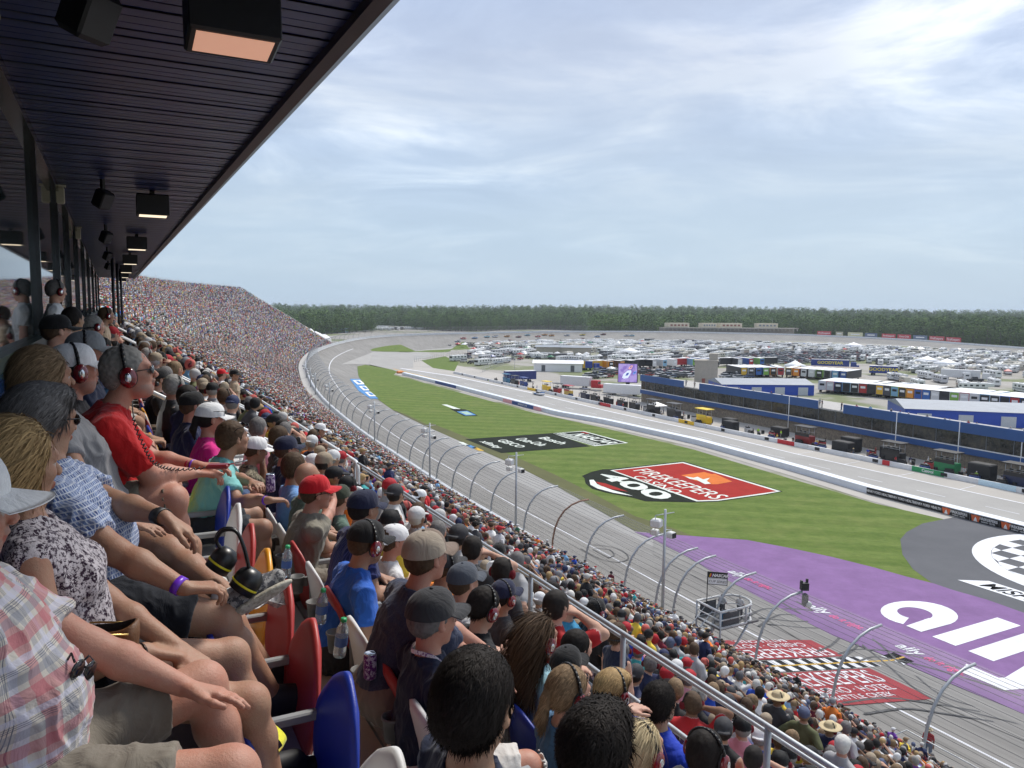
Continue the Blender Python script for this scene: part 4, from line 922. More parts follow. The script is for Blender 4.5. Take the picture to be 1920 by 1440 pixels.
def mk_headset(s, parent, k=1.0, col=None, band='top', mic=True):
    H, Rm = s['head'], s['HR']; g = lambda x, y, z: H+Rm@A3(x, y, z)*k; M3 = Matrix(Rm.tolist()); mb = MB()
    for sy in (1, -1):
        mb.ell(g(-.004, sy*.104, -.010), (.036*k, .022*k, .046*k), 8, 0, M3); mb.ell(g(-.004, sy*.090, -.010), (.039*k, .016*k, .049*k), 8, 1, M3); mb.ell(g(-.004, sy*.125, -.010), (.014*k, .004*k, .022*k), 6, 2, M3)
    pts = []
    for i in range(15):
        a = PI*i/14; y = .104*math.cos(a); b_ = .118*math.sin(a)
        pts.append(g(-.008-.004*math.sin(a), y, .0+b_+.012) if band == 'top' else g(-.01-b_*.92, y, -.005-.012*math.sin(a)))
    for q, p in enumerate(pts[:-1]): mb.tube([p, pts[q+1]], .0085*k, 6, 1)
    mb.tube(pts, [.005*k]*15, 6, 1)
    if mic: mb.tube([g(.0, .125, -.03), g(.03, .125, -.055), g(.08, .08, -.075), g(.10, .03, -.068)], .003*k, 5, 1); mb.ell(g(.10, .02, -.066), (.012*k, .012*k, .012*k), 6, 1)
    return mb.build('headset', [col or EARR, EARB, CHROME], parent)
LENS = M('sunglass_lens', (.012, .013, .016), .08, .1, 4, spec=.9)
def mk_glasses(s, parent, k=1.0, frame=None, up=0.0, back=False, lens=None):
    H, Rm = s['head'], s['HR']@(rotz(PI) if back else np.eye(3)); g = lambda x, y, z: H+Rm@A3(x, y, z+up)*k; mb = MB(); M3 = Matrix(Rm.tolist())
    for sy in (1, -1):
        mb.ell(g(.094, sy*.033, .006), (.007*k, .028*k, .019*k), 8, 0, M3 @ Matrix.Rotation(sy*R(12), 3, 'Z'))
        mb.tube([g(.088, sy*.062, .012), g(.04, sy*.082, .012), g(-.01, sy*.086, .008), g(-.03, sy*.083, -.012)], .0025*k, 5, 1)
    mb.tube([g(.100, .012, .010), g(.100, -.012, .010)], .003*k, 5, 1); return mb.build('sunglasses', [lens or LENS, frame or BLACKG], parent)
def lace(mb, p, d, r, w, mi=0, t=.004):              # band round a limb
    d = norm(d); a = norm(np.cross(d, [0, 0, 1])); b = np.cross(d, a); n = 18
    V = []
    for (o, rr) in ((-w/2, r), (w/2, r), (w/2, r+t), (-w/2, r+t)):
        for i in range(n): an = 2*PI*i/n; V.append(p+d*o+(a*math.cos(an)+b*math.sin(an)*.86)*rr)
    mb.add(V, [(j*n+i, j*n+(i+1) % n, ((j+1) % 4)*n+(i+1) % n, ((j+1) % 4)*n+i) for j in range(4) for i in range(n)], mi, True)
def hero(spec, root_loc, rz, label, h=.007, skin='fair', shirt=None, legs=None, shoes=None, hair=None, haircol='brown', hairn=0, hairlen=.04, cap=None, headset=None, glasses=None, band=None, watch=None, group=None, extra=None, fold=(.012, .075), k=1.0, hairkw=None, cat='person'):
    """a person with a continuous body and separate clothing parts; root on the floor under the hips"""
    L_, s, q = person_layers(spec); root = empty('person', root_loc, rz, label, cat, group); root.scale = (k, k, k)
    V, Fq, ci = sdf_mesh(L_['body'], h); link('body', npmesh('body', V, Fq, [SKINM], smooth=True, col=skin_cols(ci, skin, haircol, V)), root)
    if shirt: V, Fq, ci = sdf_mesh(L_['shirt'], h*1.25, fold); link('shirt', npmesh('shirt', V, Fq, [shirt], smooth=True), root)
    if legs: V, Fq, ci = sdf_mesh(L_['legs'], h*1.25, (fold[0]*.9, fold[1])); link('shorts' if q['shorts'] <= 1 else 'trousers', npmesh('shorts', V, Fq, [legs], smooth=True), root)
    if shoes:
        for n in (0, 1): V, Fq, ci = sdf_mesh(L_['shoes'][2*n:2*n+2], h); link('shoe', npmesh('shoe', V, Fq, [shoes], smooth=True), root)
    if hair: mk_hair(s, hair, haircol, root, None, q['hs']*(.945 if cap else 1), hairn, hairlen, h=h, **(hairkw or {}))
    if cap: mk_cap(s, cap[0], root, q['hs']*1.05, *(cap[1:] if len(cap) > 1 else ()))
    if headset: mk_headset(s, root, q['hs'], band=headset if isinstance(headset, str) else 'top')
    if glasses is not None: mk_glasses(s, root, q['hs'], up=glasses)
    for (w, side, mat, wd) in (band or []):
        E, W_ = s[side+'e'], s[side+'w']; mb = MB(); lace(mb, W_-norm(W_-E)*w, W_-E, .030+w*.06, wd); mb.build('wristband' if wd < .03 else 'watch', mat, root)
    if extra: extra(root, s, q)
    return root, s
def place_by_head(spec, px, py, d, rz):
    """root location such that the head centre lands on that pixel at that depth"""
    L_, s, q = person_layers(spec, fine=False); H = at_d(px, py, d); r = Matrix.Rotation(rz, 3, 'Z')@Vector(s['head']); return (H[0]-r[0], H[1]-r[1], H[2]-r[2])
# ------------------------------------------------------------------ grandstand: levels and rows
FLOOR = [-1.66, -2.10, -2.55, -3.05, -3.52]                # upper rows A..E under and in front of the roof
BACK = [-.42+.8*r for r in range(5)]
DECKW = -5.0; NLOW = 36
def lowrow(k): return 5.2+.8*k, -5.4-.47*k            # v of seat line, floor w
U0, UE = -9.0, 64.0
ALU = M('aluminium_tread', (.40, .40, .40), .55, .12, 3, metal=.35)
RISER = M('painted_riser', (.30, .30, .29), .7, .15, 2, wear=((.2, .19, .18), 2, .6))
def steps(mb, prof, u0, u1, mi=0, nu=12):             # profile [(v,w)] swept along u
    V = []
    for i in range(nu+1):
        u = u0+(u1-u0)*i/nu
        for v, w in prof: V.append(sf(u, v, w))
    n = len(prof); mb.add(V, [(i*n+k, i*n+k+1, (i+1)*n+k+1, (i+1)*n+k) for i in range(nu) for k in range(n-1)], mi)
prof = [(-.8, FLOOR[0])]
for r in range(5):
    prof += [(BACK[r]+.70, FLOOR[r]), (BACK[r]+.70, FLOOR[r+1])] if r < 4 else [(3.82, FLOOR[4]), (3.82, DECKW)]
prof += [(5.3, DECKW), (5.3, DECKW-.4)]
for k in range(NLOW):
    v, w = lowrow(k); prof += [(v+.70, w), (v+.70, w-.47)] if k < NLOW-1 else [(v+.75, w), (v+.75, -23.35)]
mb = MB(); steps(mb, prof, U0, UE); 
mb.build('grandstand_terrace', CONC, label='stepped concrete grandstand terrace running down from the seats to the track walkway', cat='grandstand')
# bench rows of the lower tier
BENCH = M('bench_aluminium', (.46, .46, .45), .5, .1, 2, metal=.3)
# front rail of the upper seats with purple banner behind
VR, WR = 3.74, -2.72
r_ = empty('guard_rail', sf(0, VR, FLOOR[4]), AZ, 'long double grey pipe rail with purple banner in front of the upper seats', 'rail')
mb = MB()
for w, v, rr in ((WR, VR, .021), (WR-.10, VR+.08, .016), (WR-.50, VR, .022), (FLOOR[4]+.12, VR, .024)):
    mb.tube([sf(u, v, w) for u in np.arange(-3, 13.3, .8)], rr, 8)
mb2 = MB()
for u in np.arange(-3, 13.4, 1.62): mb2.tube([sf(u, VR, FLOOR[4]-.05), sf(u, VR, WR)], .024, 8)
for o in (mb.build('pipe', GALV), mb2.build('upright', GALV)): o.parent = r_; o.matrix_parent_inverse = (Matrix.Translation(r_.location)@Matrix.Rotation(AZ, 4, 'Z')).inverted()
PURP = cloth('banner_purple', (.10, .04, .17), (.55, .5, .6), 'speckle', sc=.06)
mb = MB(); 
for k, u in enumerate(np.arange(-3, 13.2, 1.62)): mb.add([sf(u+.05, VR+.035, FLOOR[4]+.16), sf(u+1.57, VR+.035, FLOOR[4]+.16), sf(u+1.57, VR+.035, WR-.55), sf(u+.05, VR+.035, WR-.55)], [(0, 1, 2, 3)])
o = mb.build('banner', PURP); o.parent = r_; o.matrix_parent_inverse = (Matrix.Translation(r_.location)@Matrix.Rotation(AZ, 4, 'Z')).inverted()
mb = MB()
for u in np.arange(-3, 13.2, .115): mb.tube([sf(u, VR, FLOOR[4]+.13), sf(u, VR, WR-.5)], .007, 4)
o = mb.build('balusters', BLACK); o.parent = r_; o.matrix_parent_inverse = (Matrix.Translation(r_.location)@Matrix.Rotation(AZ, 4, 'Z')).inverted()
# second, white rail further along
def rail(name, pts, r, mat, label, cat='rail', group=None, posts=()):
    o_ = pts[0]; mb = MB(); q = [Vector(p)-Vector(o_) for p in pts]; mb.tube(q, r, 10)
    root = mb.build(name, mat, label=label, cat=cat, group=group); root.location = o_
    for a in posts: m = MB(); m.tube([Vector(a[0])-Vector(o_), Vector(a[1])-Vector(o_)], r*.9, 8); m.build('post', mat, root)
    return root
def bend(a, b, drop, n=5, rad=.16):                   # straight rail with a rounded corner down at its ends
    a = np.array(a, float); b = np.array(b, float); d = norm(b-a); out = [a+A3(0, 0, -drop)]
    for i in range(n+1):
        t = PI/2*i/n; out.append(a+d*rad*(1-math.cos(t))+A3(0, 0, -rad+rad*math.sin(t)))
    return out+[b]
rail('guard_rail', [sf(u, v, w) for u, v, w in [(13.0, VR, -3.5)]]+bend(sf(13.0, VR, -2.72), sf(27.0, VR, -2.72), .2)[1:]+[sf(27, VR, -3.5)], .035, RAILW, 'white front rail beyond the grey double rail, above the standing walkway people')
for uc, lbl in ((9.9, 'nearer'), (17.0, 'middle'), (25.0, 'farther'), (34.0, 'far'), (46, 'farthest')):
    for du in (0, 1.0) if uc < 40 else (0,):
        a = sf(uc+du, -.1, FLOOR[0]+.92); b = sf(uc+du, 3.0, FLOOR[4]+1.02)
        rail('stair_rail', bend(a, b, .75)+[sf(uc+du, 3.1, FLOOR[4]+.95), sf(uc+du, 3.1, FLOOR[4])], .026, RAILW, 'white stair rail on the %s side of the %s upper stairway' % ('near' if du == 0 else 'far', lbl), posts=[(sf(uc+du, 1.5, FLOOR[2]), sf(uc+du, 1.5, FLOOR[2]+.97))])
AISLES = [u for u in (1.5, 12.0, 22.5, 33, 43.5, 54)]
for n, ua in enumerate(AISLES):
    for part, (k0, k1) in enumerate(((1, 12), (13, 24), (25, 35))):
        (v0, w0), (v1, w1) = lowrow(k0), lowrow(k1); a = sf(ua, v0, w0+.9); b = sf(ua, v1, w1+.9)
        rail('stair_rail', [a+A3(0, 0, -.8)]+bend(a, b, .1)[1:]+[b+A3(0, 0, -.9)], .03, GALV, 'grey stair rail in the lower crowd, %s part of the %s stairway from the camera' % (['upper', 'middle', 'lower'][part], ['nearest', 'second', 'third', 'fourth', 'fifth', 'sixth'][n]), posts=[(sf(ua, (v0+v1)/2, (w0+w1)/2), sf(ua, (v0+v1)/2, (w0+w1)/2+.9))])
# rail along the walkway
r_ = empty('walkway_rail', sf(20, 34.2, -23.3), 0, 'light steel rail between the lowest seats and the trackside walkway', 'rail')
mb = MB(); mb2 = MB()
for w in (-22.1, -22.7): mb.tube([sf(u, 34.3, w) for u in np.arange(-8, 62, 2)], .03, 6)
for u in np.arange(-8, 62, 2.4): mb2.tube([sf(u, 34.3, -23.3), sf(u, 34.3, -22.1)], .03, 6)
for nm, m_ in (('pipe', mb), ('upright', mb2)): o = m_.build(nm, GALV, r_); o.matrix_parent_inverse = Matrix.Translation(r_.location).inverted()
# ------------------------------------------------------------------ far stand (continues round the turn, higher)
FS0, FS1, NR = int(np.abs(WUV[:300, 0]-66).argmin()), int(np.abs(arc_u-s_at(410)).argmin()), 63
def farrow(i, k):                                     # world xy and floor height of row k at station i
    off = -2.7-.8*k; p = wxy(i, off); z = CAMZ-22.6+.3*(WZT[i]-4.1)+.485*k; return p[0], p[1], z
idx = list(range(FS0, FS1, 4)); V = []
for i in idx:
    for k in range(NR):
        x, y, z = farrow(i, k-.5); x2, y2, z2 = farrow(i, k); V += [(x, y, z2-.485), (x, y, z2)]
n = 2*NR; Fs = [(j*n+k, j*n+k+1, (j+1)*n+k+1, (j+1)*n+k) for j in range(len(idx)-1) for k in range(n-1)]
mb = MB(); mb.add(V, Fs); FARST = mb.build('grandstand', RISER, label='huge far grandstand packed with spectators curving towards the turn', cat='grandstand')
STEELG = M('green_grey_steel', (.16, .19, .18), .6, .15, 4); DARKU = M('understand_shade', (.035, .04, .042), .8, .2, 1)
def fw(i, k, dz=0): p = farrow(i, k); return np.array([p[0], p[1], p[2]+dz])
# near end frame: sloping beams, columns and a dark sheet standing in for shade under the rows
kA = 37.2
mb = MB(); mb.extr([(-.15, -.28), (.15, -.28), (.15, .28), (-.15, .28)], fw(FS0, kA-1.5, -.45), fw(FS0, 62, -.45), (0, 0, 1)); mb.extr([(-.1, -.2), (.1, -.2), (.1, .2), (-.1, .2)], fw(FS0, kA-1.5, -1.3), fw(FS0, 62, -1.3), (0, 0, 1)); mb.build('stringer_beam', STEELG, FARST)
base_z = fw(FS0, kA-1.5)[2]-1.3
for k in np.arange(kA, 63, 3.2):
    mb = MB(); p = fw(FS0, k, -.7); mb.tube([(p[0], p[1], base_z-2.5), tuple(p)], .14, 6); mb.build('column', STEELG, FARST)
mb = MB()
for zz in (1.6, 4.2, 6.8):
    k1 = kA+(zz+1.3)/.485; a = fw(FS0, min(62, k1)); b = fw(FS0, 62.5); a[2] = b[2] = base_z+zz; mb.tube([a, b], .09, 6)
mb.build('cross_beams', STEELG, FARST)
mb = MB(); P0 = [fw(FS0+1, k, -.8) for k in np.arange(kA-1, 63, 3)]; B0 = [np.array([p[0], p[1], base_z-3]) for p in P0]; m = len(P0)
mb.add(P0+B0, [(j, j+1, m+j+1, m+j) for j in range(m-1)]); mb.build('shade_sheet', DARKU, FARST)
mb = MB(); off = [fw(i, NR-.3) for i in idx]
for h in (.5, 1.0, 1.5): mb.tube([p+A3(0, 0, h) for p in off], .05, 4)
for p in off[::1]: mb.tube([p, p+A3(0, 0, 1.6)], .05, 4)
for i in range(FS0, FS1, 2): p = fw(i, NR-.3); mb.tube([p, p+A3(0, 0, 1.5)], .03, 3)
for j, p in enumerate(off[::4]): mb.tube([p, p+A3(0, 0, 3.2)], .05, 4)
mb.build('rear_railing', GALV, FARST)
mb = MB(); pe = [fw(FS1-1, k, 1.1) for k in range(0, NR, 4)]; mb.tube(pe, .06, 4); mb.build('end_railing', GALV, FARST)
for a_ in range(FS0+5, FS1-5, 9):
    m_ = MB()
    for (k0, k1) in ((3, 12), (16, 28), (32, 45)): m_.tube([fw(a_, k0, .2), fw(a_, k0, 1.0), fw(a_, k1, 1.0), fw(a_, k1, .2)], .035, 4)
    m_.build('aisle_rail', GALV, FARST)
# ground bank under the stands so no void shows
mb = MB(); V = []
for i in range(0, FS1, 6):
    for off in (-.4, -30, -60): p = wxy(i, off); V.append((p[0], p[1], 2.2))
mb.add(V, [(3*j+k, 3*j+k+1, 3*j+4+k, 3*j+3+k) for j in range(len(V)//3-1) for k in range(2)]); mb.build('embankment', GR, kind='structure')
# ------------------------------------------------------------------ suite glass wall and roof over the upper seats
GV = -.76; CE = 1.9; EV = 1.56; RU1 = 62
SLAT = M('navy_slat_ceiling', (.008, .020, .10), .30, .25, 2, spec=.6)
NAVYP = M('navy_fascia', (.045, .035, .040), .4, .2, 1.5)
r_ = empty('suite_roof', sf(0, .3, CE), 0, 'dark navy slatted roof over the upper seats with a deep sloping brown edge', 'roof')
inv = Matrix.Translation(r_.location).inverted()
def par(o, root): o.parent = root; o.matrix_parent_inverse = Matrix.Translation(root.location).inverted(); return o
mb = MB(); pitch = .155; V = []; Fs = []
us = np.arange(-5, RU1, pitch)
for j, u in enumerate(us):                             # real grooved boards running across the soffit
    zz = CE+.006*math.sin(j*1.7)
    b = len(V)
    for (du, dz) in ((0.012, 0), (.145, .0), (.148, .010), (.155, .010), (.1551, 0)):
        V.append(sf(u+du, GV-.05, zz+dz)); V.append(sf(u+du, EV-.10, zz+dz))
    for q in range(4): Fs.append((b+2*q, b+2*q+1, b+2*q+3, b+2*q+2))
mb.add(V, Fs); par(mb.build('soffit', SLAT), r_)
mb = MB(); steps(mb, [(EV-.10, CE+.02), (EV-.10, CE-.07), (EV-.02, CE-.10), (EV+.0, CE-.02), (EV+.24, CE+.16), (EV+.26, CE+.6), (GV-2, CE+.75), (GV-2, CE+.02), (GV-.2, CE+.02)], -5, RU1, nu=20); 
e0 = [(GV-2, CE+.02), (EV-.1, CE+.02), (EV+.0, CE-.10), (EV+.26, CE+.6), (GV-2, CE+.75)]
for u in (-5, RU1): mb.add([sf(u, *p) for p in e0], [tuple(range(5))])
par(mb.build('fascia', NAVYP), r_)
LAMPG = M('lamp_glass', (.8, .5, .35), .4, .05, 3, emit=((1.0, .50, .34), .32)); LAMPG2 = M('lamp_glass_warm', (.8, .6, .4), .4, .05, 3, emit=((1.0, .85, .62), .9))
for n, u in enumerate((4.9, 14.5, 23.5, 32, 40.5, 48, 56)):
    m = MB(); c_ = sf(u, .68, CE); rt = empty('floodlight', c_, AZ, 'black box floodlight under the roof, %s from the camera%s' % (['nearest', 'second', 'third', 'fourth', 'fifth', 'sixth', 'seventh'][n], ', glowing orange' if n == 0 else ''), 'floodlight', 'box floodlights under the roof')
    Mr = Matrix.Rotation(R(-7 if n == 0 else -2), 4, 'X')
    m.box((0, 0, -.24), (.50, .34, .34), 0, M=Mr, bev=.015); m.box((0, .02, -.04), (.08, .08, .12), 0); m.build('housing', BLACK, rt)
    m = MB(); m.box((0, -.01, -.4135), (.42, .26, .004), 0, M=Mr); m.build('lens', LAMPG if n == 0 else LAMPG2, rt)
for n, u in enumerate((5.0, 13.5, 21, 29, 37)):
    c_ = sf(u, -.05, CE); rt = empty('ceiling_speaker', c_, AZ+R(45), 'small black speaker hanging under the roof, %s from the camera' % ['nearest', 'second', 'third', 'fourth', 'fifth'][n], 'speaker', 'speakers under the roof')
    m = MB(); m.box((0, 0, -.10), (.05, .05, .2)); m.build('bracket', BLACK, rt); m = MB(); m.box((0, 0, -.30), (.22, .20, .28), 0, M=Matrix.Translation((0, 0, -.3))@Matrix.Rotation(R(28), 4, 'X')@Matrix.Translation((0, 0, .3)), bev=.03, top=(.75, .8)); m.build('cabinet', BLACK, rt)
for n, u in enumerate((6.2, 14.5, 22)):
    c_ = sf(u, GV+.10, CE-.17); m = MB(); m.box((0, 0, 0), (.12, .10, .26), 0, bev=.02); o = m.build('housing', P((.42, .40, .30)), None); rt = empty('wall_heater', c_, AZ, 'beige wall mounted heater box above the suite glass, %s' % ['nearest', 'second', 'farthest'][n], 'heater', 'beige boxes above the glass'); o.parent = rt
    m = MB(); m.box((0, 0, .15), (.16, .12, .03)); m.build('bracket', P((.42, .40, .30)), rt)
# glass wall
r_ = empty('suite_front', sf(0, GV, FLOOR[0]), 0, 'reflective glass suite front with black mullions behind the top seat row', 'glass wall')
SILL = -.42
def gmat():
    m, nt, b = newmat('suite_glass'); b.inputs['Base Color'].default_value = (.02, .028, .03, 1); b.inputs['Roughness'].default_value = .03; b.inputs['Specular IOR Level'].default_value = .45; b.inputs['IOR'].default_value = 1.42; return m
mulls = [-4, 3, 10.5, 14.5, 18.2, 23, 28.6, 35, 43, 52, 62]
gl = gmat()
for a, b in zip(mulls[:-1], mulls[1:]):
    m = MB(); m.add([sf(a+.05, GV, SILL+.04), sf(b-.05, GV, SILL+.04), sf(b-.05, GV, CE-.03), sf(a+.05, GV, CE-.03)], [(0, 1, 2, 3)]); par(m.build('pane', gl), r_)
for u in mulls: m = MB(); m.box(sf(u, GV+.01, (SILL+CE)/2), (.09, .07, CE-SILL), 0, rz=AZ); par(m.build('mullion', BLACKG), r_)
m = MB(); m.extr([(-.06, -.05), (.06, -.05), (.06, .05), (-.06, .05)], sf(-5, GV+.03, SILL), sf(62, GV+.03, SILL), (0, 0, 1)); par(m.build('sill', M('dark_green_frame', (.03, .05, .045), .3)), r_)
m = MB(); m.extr([(-.05, -.05), (.05, -.05), (.05, .05), (-.05, .05)], sf(-5, GV+.03, CE-.06), sf(62, GV+.03, CE-.06), (0, 0, 1)); par(m.build('head_rail', BLACKG), r_)
m = MB(); steps(m, [(GV+.02, FLOOR[0]), (GV+.02, SILL-.05)], -5, 62); par(m.build('lower_panel', M('blue_gloss_panel', (.02, .07, .20), .12, .15, 3, spec=.8)), r_)
# small vertical posts at the far end of the suite
for u, v in ((36, .1), (41, .3), (46, .5)): m = MB(); m.tube([sf(u, v, FLOOR[0]), sf(u, v, CE)], .06, 6); par(m.build('slim_post', BLACK), r_)
# ------------------------------------------------------------------ stadium chairs
def chair_proto(backc, panc, up=True, cup=True):
    def plate(w, h_, zc, xc, tilt, curve, n=10, taper=.42):
        V = []; 
        for lay in (0, 1):
            for j in range(n+1):
                for i in range(n+1):
                    s = -1+2*i/n; t = -1+2*j/n; a = s*math.sqrt(max(0, 1-.42*t*t)); b = t*math.sqrt(max(0, 1-.42*s*s)); y = a*w/2*(1-taper*max(0, b)**1.4)*(1.0 if b > 0 else 1-.12*taper*b*b); z = b*h_/2
                    x = -curve*(1-(y/(w/2))**2)-lay*.028+.012*b*b*(-1 if lay else 1)*.5; edge = max(abs(s), abs(t)) > .99
                    if edge: x += .010 if lay else -.010
                    V.append((xc+x*math.cos(tilt)+z*math.sin(tilt), y, zc-x*math.sin(tilt)+z*math.cos(tilt)))
        w_ = n+1; o = w_*w_; F_ = [(j*w_+i, j*w_+i+1, (j+1)*w_+i+1, (j+1)*w_+i) for j in range(n) for i in range(n)]; G = [tuple(o+q for q in f[::-1]) for f in F_]
        rim = [i for i in range(n)]+[j*w_+n for j in range(n)]+[n*w_+i for i in range(n, 0, -1)]+[j*w_ for j in range(n, 0, -1)]
        E_ = [(rim[(k+1) % len(rim)], rim[k], o+rim[k], o+rim[(k+1) % len(rim)]) for k in range(len(rim))]
        return V, F_+G+E_
    out = []
    m = MB(); V, F_ = plate(.52, .50, .66, .0, -.16, .05, taper=.30); m.add(V, F_, 0, True); out.append(('backrest', m.mesh('backrest', PLAST[backc])))
    m = MB()
    if up: V, F_ = plate(.54, .50, .64, .24, .12, -.02, taper=.60)
    else: V, F_ = plate(.44, .42, .43, .23, PI/2-.08, -.02, taper=.1)
    m.add(V, F_, 0, True); out.append(('seat', m.mesh('seat', PLAST[panc])))
    m = MB(); m.box((.13, -.26, .64), (.34, .035, .035), 0, bev=.006); m.box((-.02, -.26, .36), (.05, .035, .58), 0); out.append(('armrest', m.mesh('armrest', CHGREY)))
    m = MB(); m.box((.08, 0, .40), (.30, .5, .03), 0); m.box((.02, -.25, .2), (.06, .04, .4), 0); out.append(('seat_frame', m.mesh('seat_frame', CHGREY)))
    if cup: m = MB(); m.lathe((-.13, .24, .30), [(.036, .32), (.045, .42), (.051, .425), (.051, .435), (.045, .435), (.040, .34), (.002, .335)], 18); m.box((-.075, .24, .69), (.03, .03, .06)); out.append(('cup_holder', m.mesh('cup_holder', CUPG)))
    return out
PLAST = dict(white=M('white_plastic', (.66, .66, .65), .5, .05, 3, bump=.1, bs=300), red=M('red_plastic', (.40, .035, .03), .48, .1, 3, wear=((.48, .12, .10), 3, .62)), blue=M('blue_plastic', (.008, .03, .30), .42, .12, 3, wear=((.04, .09, .40), 5, .64), bump=.15, bs=200), yellow=M('yellow_plastic', (.75, .33, .02), .35, .08, 3))
CHGREY = M('chair_grey_metal', (.30, .31, .31), .5, .1, 6); CUPG = M('grey_cup_plastic', (.16, .16, .155), .55, .1, 8)
_pc = {}
def add_chair(u, r, bc, pc, up, label=None):
    k = (bc, pc, up)
    if k not in _pc: _pc[k] = chair_proto(*k)
    root = empty('stadium_seat', sf(u, BACK[r], FLOOR[r]), AZ, label or ('folding stadium seat with %s back and %s seat pan, %s row below the camera' % (bc, pc, ['', 'first', 'second', 'third', 'fourth'][r])), 'seat', 'folding stadium seats')
    for nm, me in _pc[k]: link(nm, me, root)
cs = ['white', 'red', 'blue', 'yellow']
# empty seats of the first row below the camera, in the order they are seen
rowB = [(.95, 'red', 'white'), (1.42, 'white', 'white'), (1.92, 'white', 'white'), (2.42, 'blue', 'blue'), (2.92, 'blue', 'red'), (3.4, 'red', 'red'), (3.9, 'white', 'yellow'), (4.4, 'red', 'red'), (4.9, 'white', 'white'), (5.4, 'white', 'blue')]
seatlist = [(u, 1, b, p, True) for u, b, p in rowB]
for k, u in enumerate(np.arange(5.95, 16, .5)): seatlist.append((u, 1, cs[(k*7+3) % 4], cs[(k*5) % 4], False))
rowC = ['white', 'red', 'white', 'white', 'red', 'white', 'red', 'white', 'red', 'white']
for k, u in enumerate(np.arange(1.4, 12, .5)): seatlist.append((u, 2, rowC[k % 10], cs[(k*3) % 3], False))
for k, u in enumerate(np.arange(1.0, 9, .5)): seatlist.append((u, 3, ['white', 'red', 'blue', 'red', 'white', 'blue'][k % 6], 'red', False))
for k, u in enumerate(np.arange(1.0, 7, .5)): seatlist.append((u, 4, ['blue', 'white', 'red', 'white', 'blue'][k % 5], 'white', False))
for k, u in enumerate(np.arange(.9, 6, .5)): seatlist.append((u, 0, ['blue', 'red', 'white', 'red'][k % 4], 'blue', False))
for a in seatlist: add_chair(*a)
# ------------------------------------------------------------------ the people seen close up
occupied = []
FL = lambda r: CAMZ+(FLOOR[r] if isinstance(r, int) else r)
def local(root, P_, rz=AZ):
    q = np.asarray(P_)-np.array(root); c, s = math.cos(-rz), math.sin(-rz); return (q[0]*c-q[1]*s, q[0]*s+q[1]*c, q[2])
def HP(px, py, row, spec, label, rz=AZ, D=None, **k):
    """seat a person so that the head falls on that pixel and the feet stand on that row's floor; wrists/ankles may be aimed at (px, py, height above floor)"""
    spec = dict(spec); z0 = FL(row); base = {a: b for a, b in spec.items() if a not in ('lw', 'rw', 'la', 'ra')}
    a = place_by_head(base, px, py, 1.0, rz)[2]; b = place_by_head(base, px, py, 3.0, rz)[2]; d = 1+2*(z0-a)/(b-a)
    if D:                                              # given distance: raise or lower the seat so that the feet still reach the floor
        d = D; dz = a+(D-1)*(b-a)/2-z0
        if not spec.get('stand'): hp_ = spec.get('hip', (0, 0, .52)); base['hip'] = spec['hip'] = (hp_[0], hp_[1], hp_[2]+dz)
    root = place_by_head(base, px, py, d, rz)
    for n in ('lw', 'rw', 'la', 'ra'):
        t = spec.get(n)
        if t is not None and t[0] > 5: spec[n] = local(root, at_z(t[0], t[1], z0+t[2]), rz)
    u, v = to_uv(root); occupied.append((u, v, .42)); print('%-40s d %.2f u %.2f v %.2f' % (label[:40], d, u, v))
    return hero(spec, root, rz, label, **k)
c_ = cloth
SH = dict(plaid=c_('plaid_shirt', (.62, .57, .50), None, 'plaid'), check=c_('blue_check_shirt', (.3, .35, .5), None, 'check', sc=1.0), bw=c_('patterned_top', (.55, .50, .52), (.03, .012, .03), 'speckle'), red=c_('red_tshirt', (.50, .012, .014)),
          navy=c_('navy_tshirt', (.012, .018, .045)), heather=c_('heather_navy_tshirt', (.025, .035, .075), (.07, .08, .12), 'melange'), blue=c_('blue_tshirt', (.025, .12, .50)), pin=c_('pinstripe_navy_shirt', (.010, .014, .07), (.05, .06, .18), 'pin'),
          khaki=c_('khaki_vest', (.23, .21, .165)), green=c_('sage_green_tshirt', (.10, .16, .125)), lblue=c_('light_blue_shirt', (.16, .32, .62)), teal=c_('teal_tshirt', (.20, .50, .48)), pink=c_('pink_tshirt', (.65, .015, .22)), white=c_('white_tshirt', (.68, .68, .68)),
          black=c_('black_tshirt', (.012, .012, .014)), orange=c_('orange_tshirt', (.85, .24, .015)), slate=c_('slate_blue_top', (.07, .16, .28)), aqua=c_('pale_aqua_top', (.30, .50, .56)), camo=c_('camo_shirt', (.14, .12, .08), (.30, .26, .18), 'camo'), char=c_('charcoal_tshirt', (.05, .052, .058)),
          royal=c_('royal_blue_jacket', (.01, .04, .40)), lime=c_('lime_tshirt', (.50, .75, .10)), dnavy=c_('dark_navy_shirt', (.008, .012, .05)), tan=c_('tan_shirt', (.42, .32, .22)), azure=c_('azure_tshirt', (.04, .26, .48)), grey=c_('grey_tshirt', (.26, .26, .27)))
LG = dict(khaki=c_('khaki_shorts', (.20, .175, .14)), black=c_('black_shorts', (.010, .012, .018)), grey=c_('dark_grey_shorts', (.035, .04, .048)), white=c_('white_shorts', (.62, .59, .55)), denim=c_('denim_shorts', (.06, .10, .20)), camo=SH['camo'], olive=c_('olive_grey_shorts', (.17, .155, .115)))
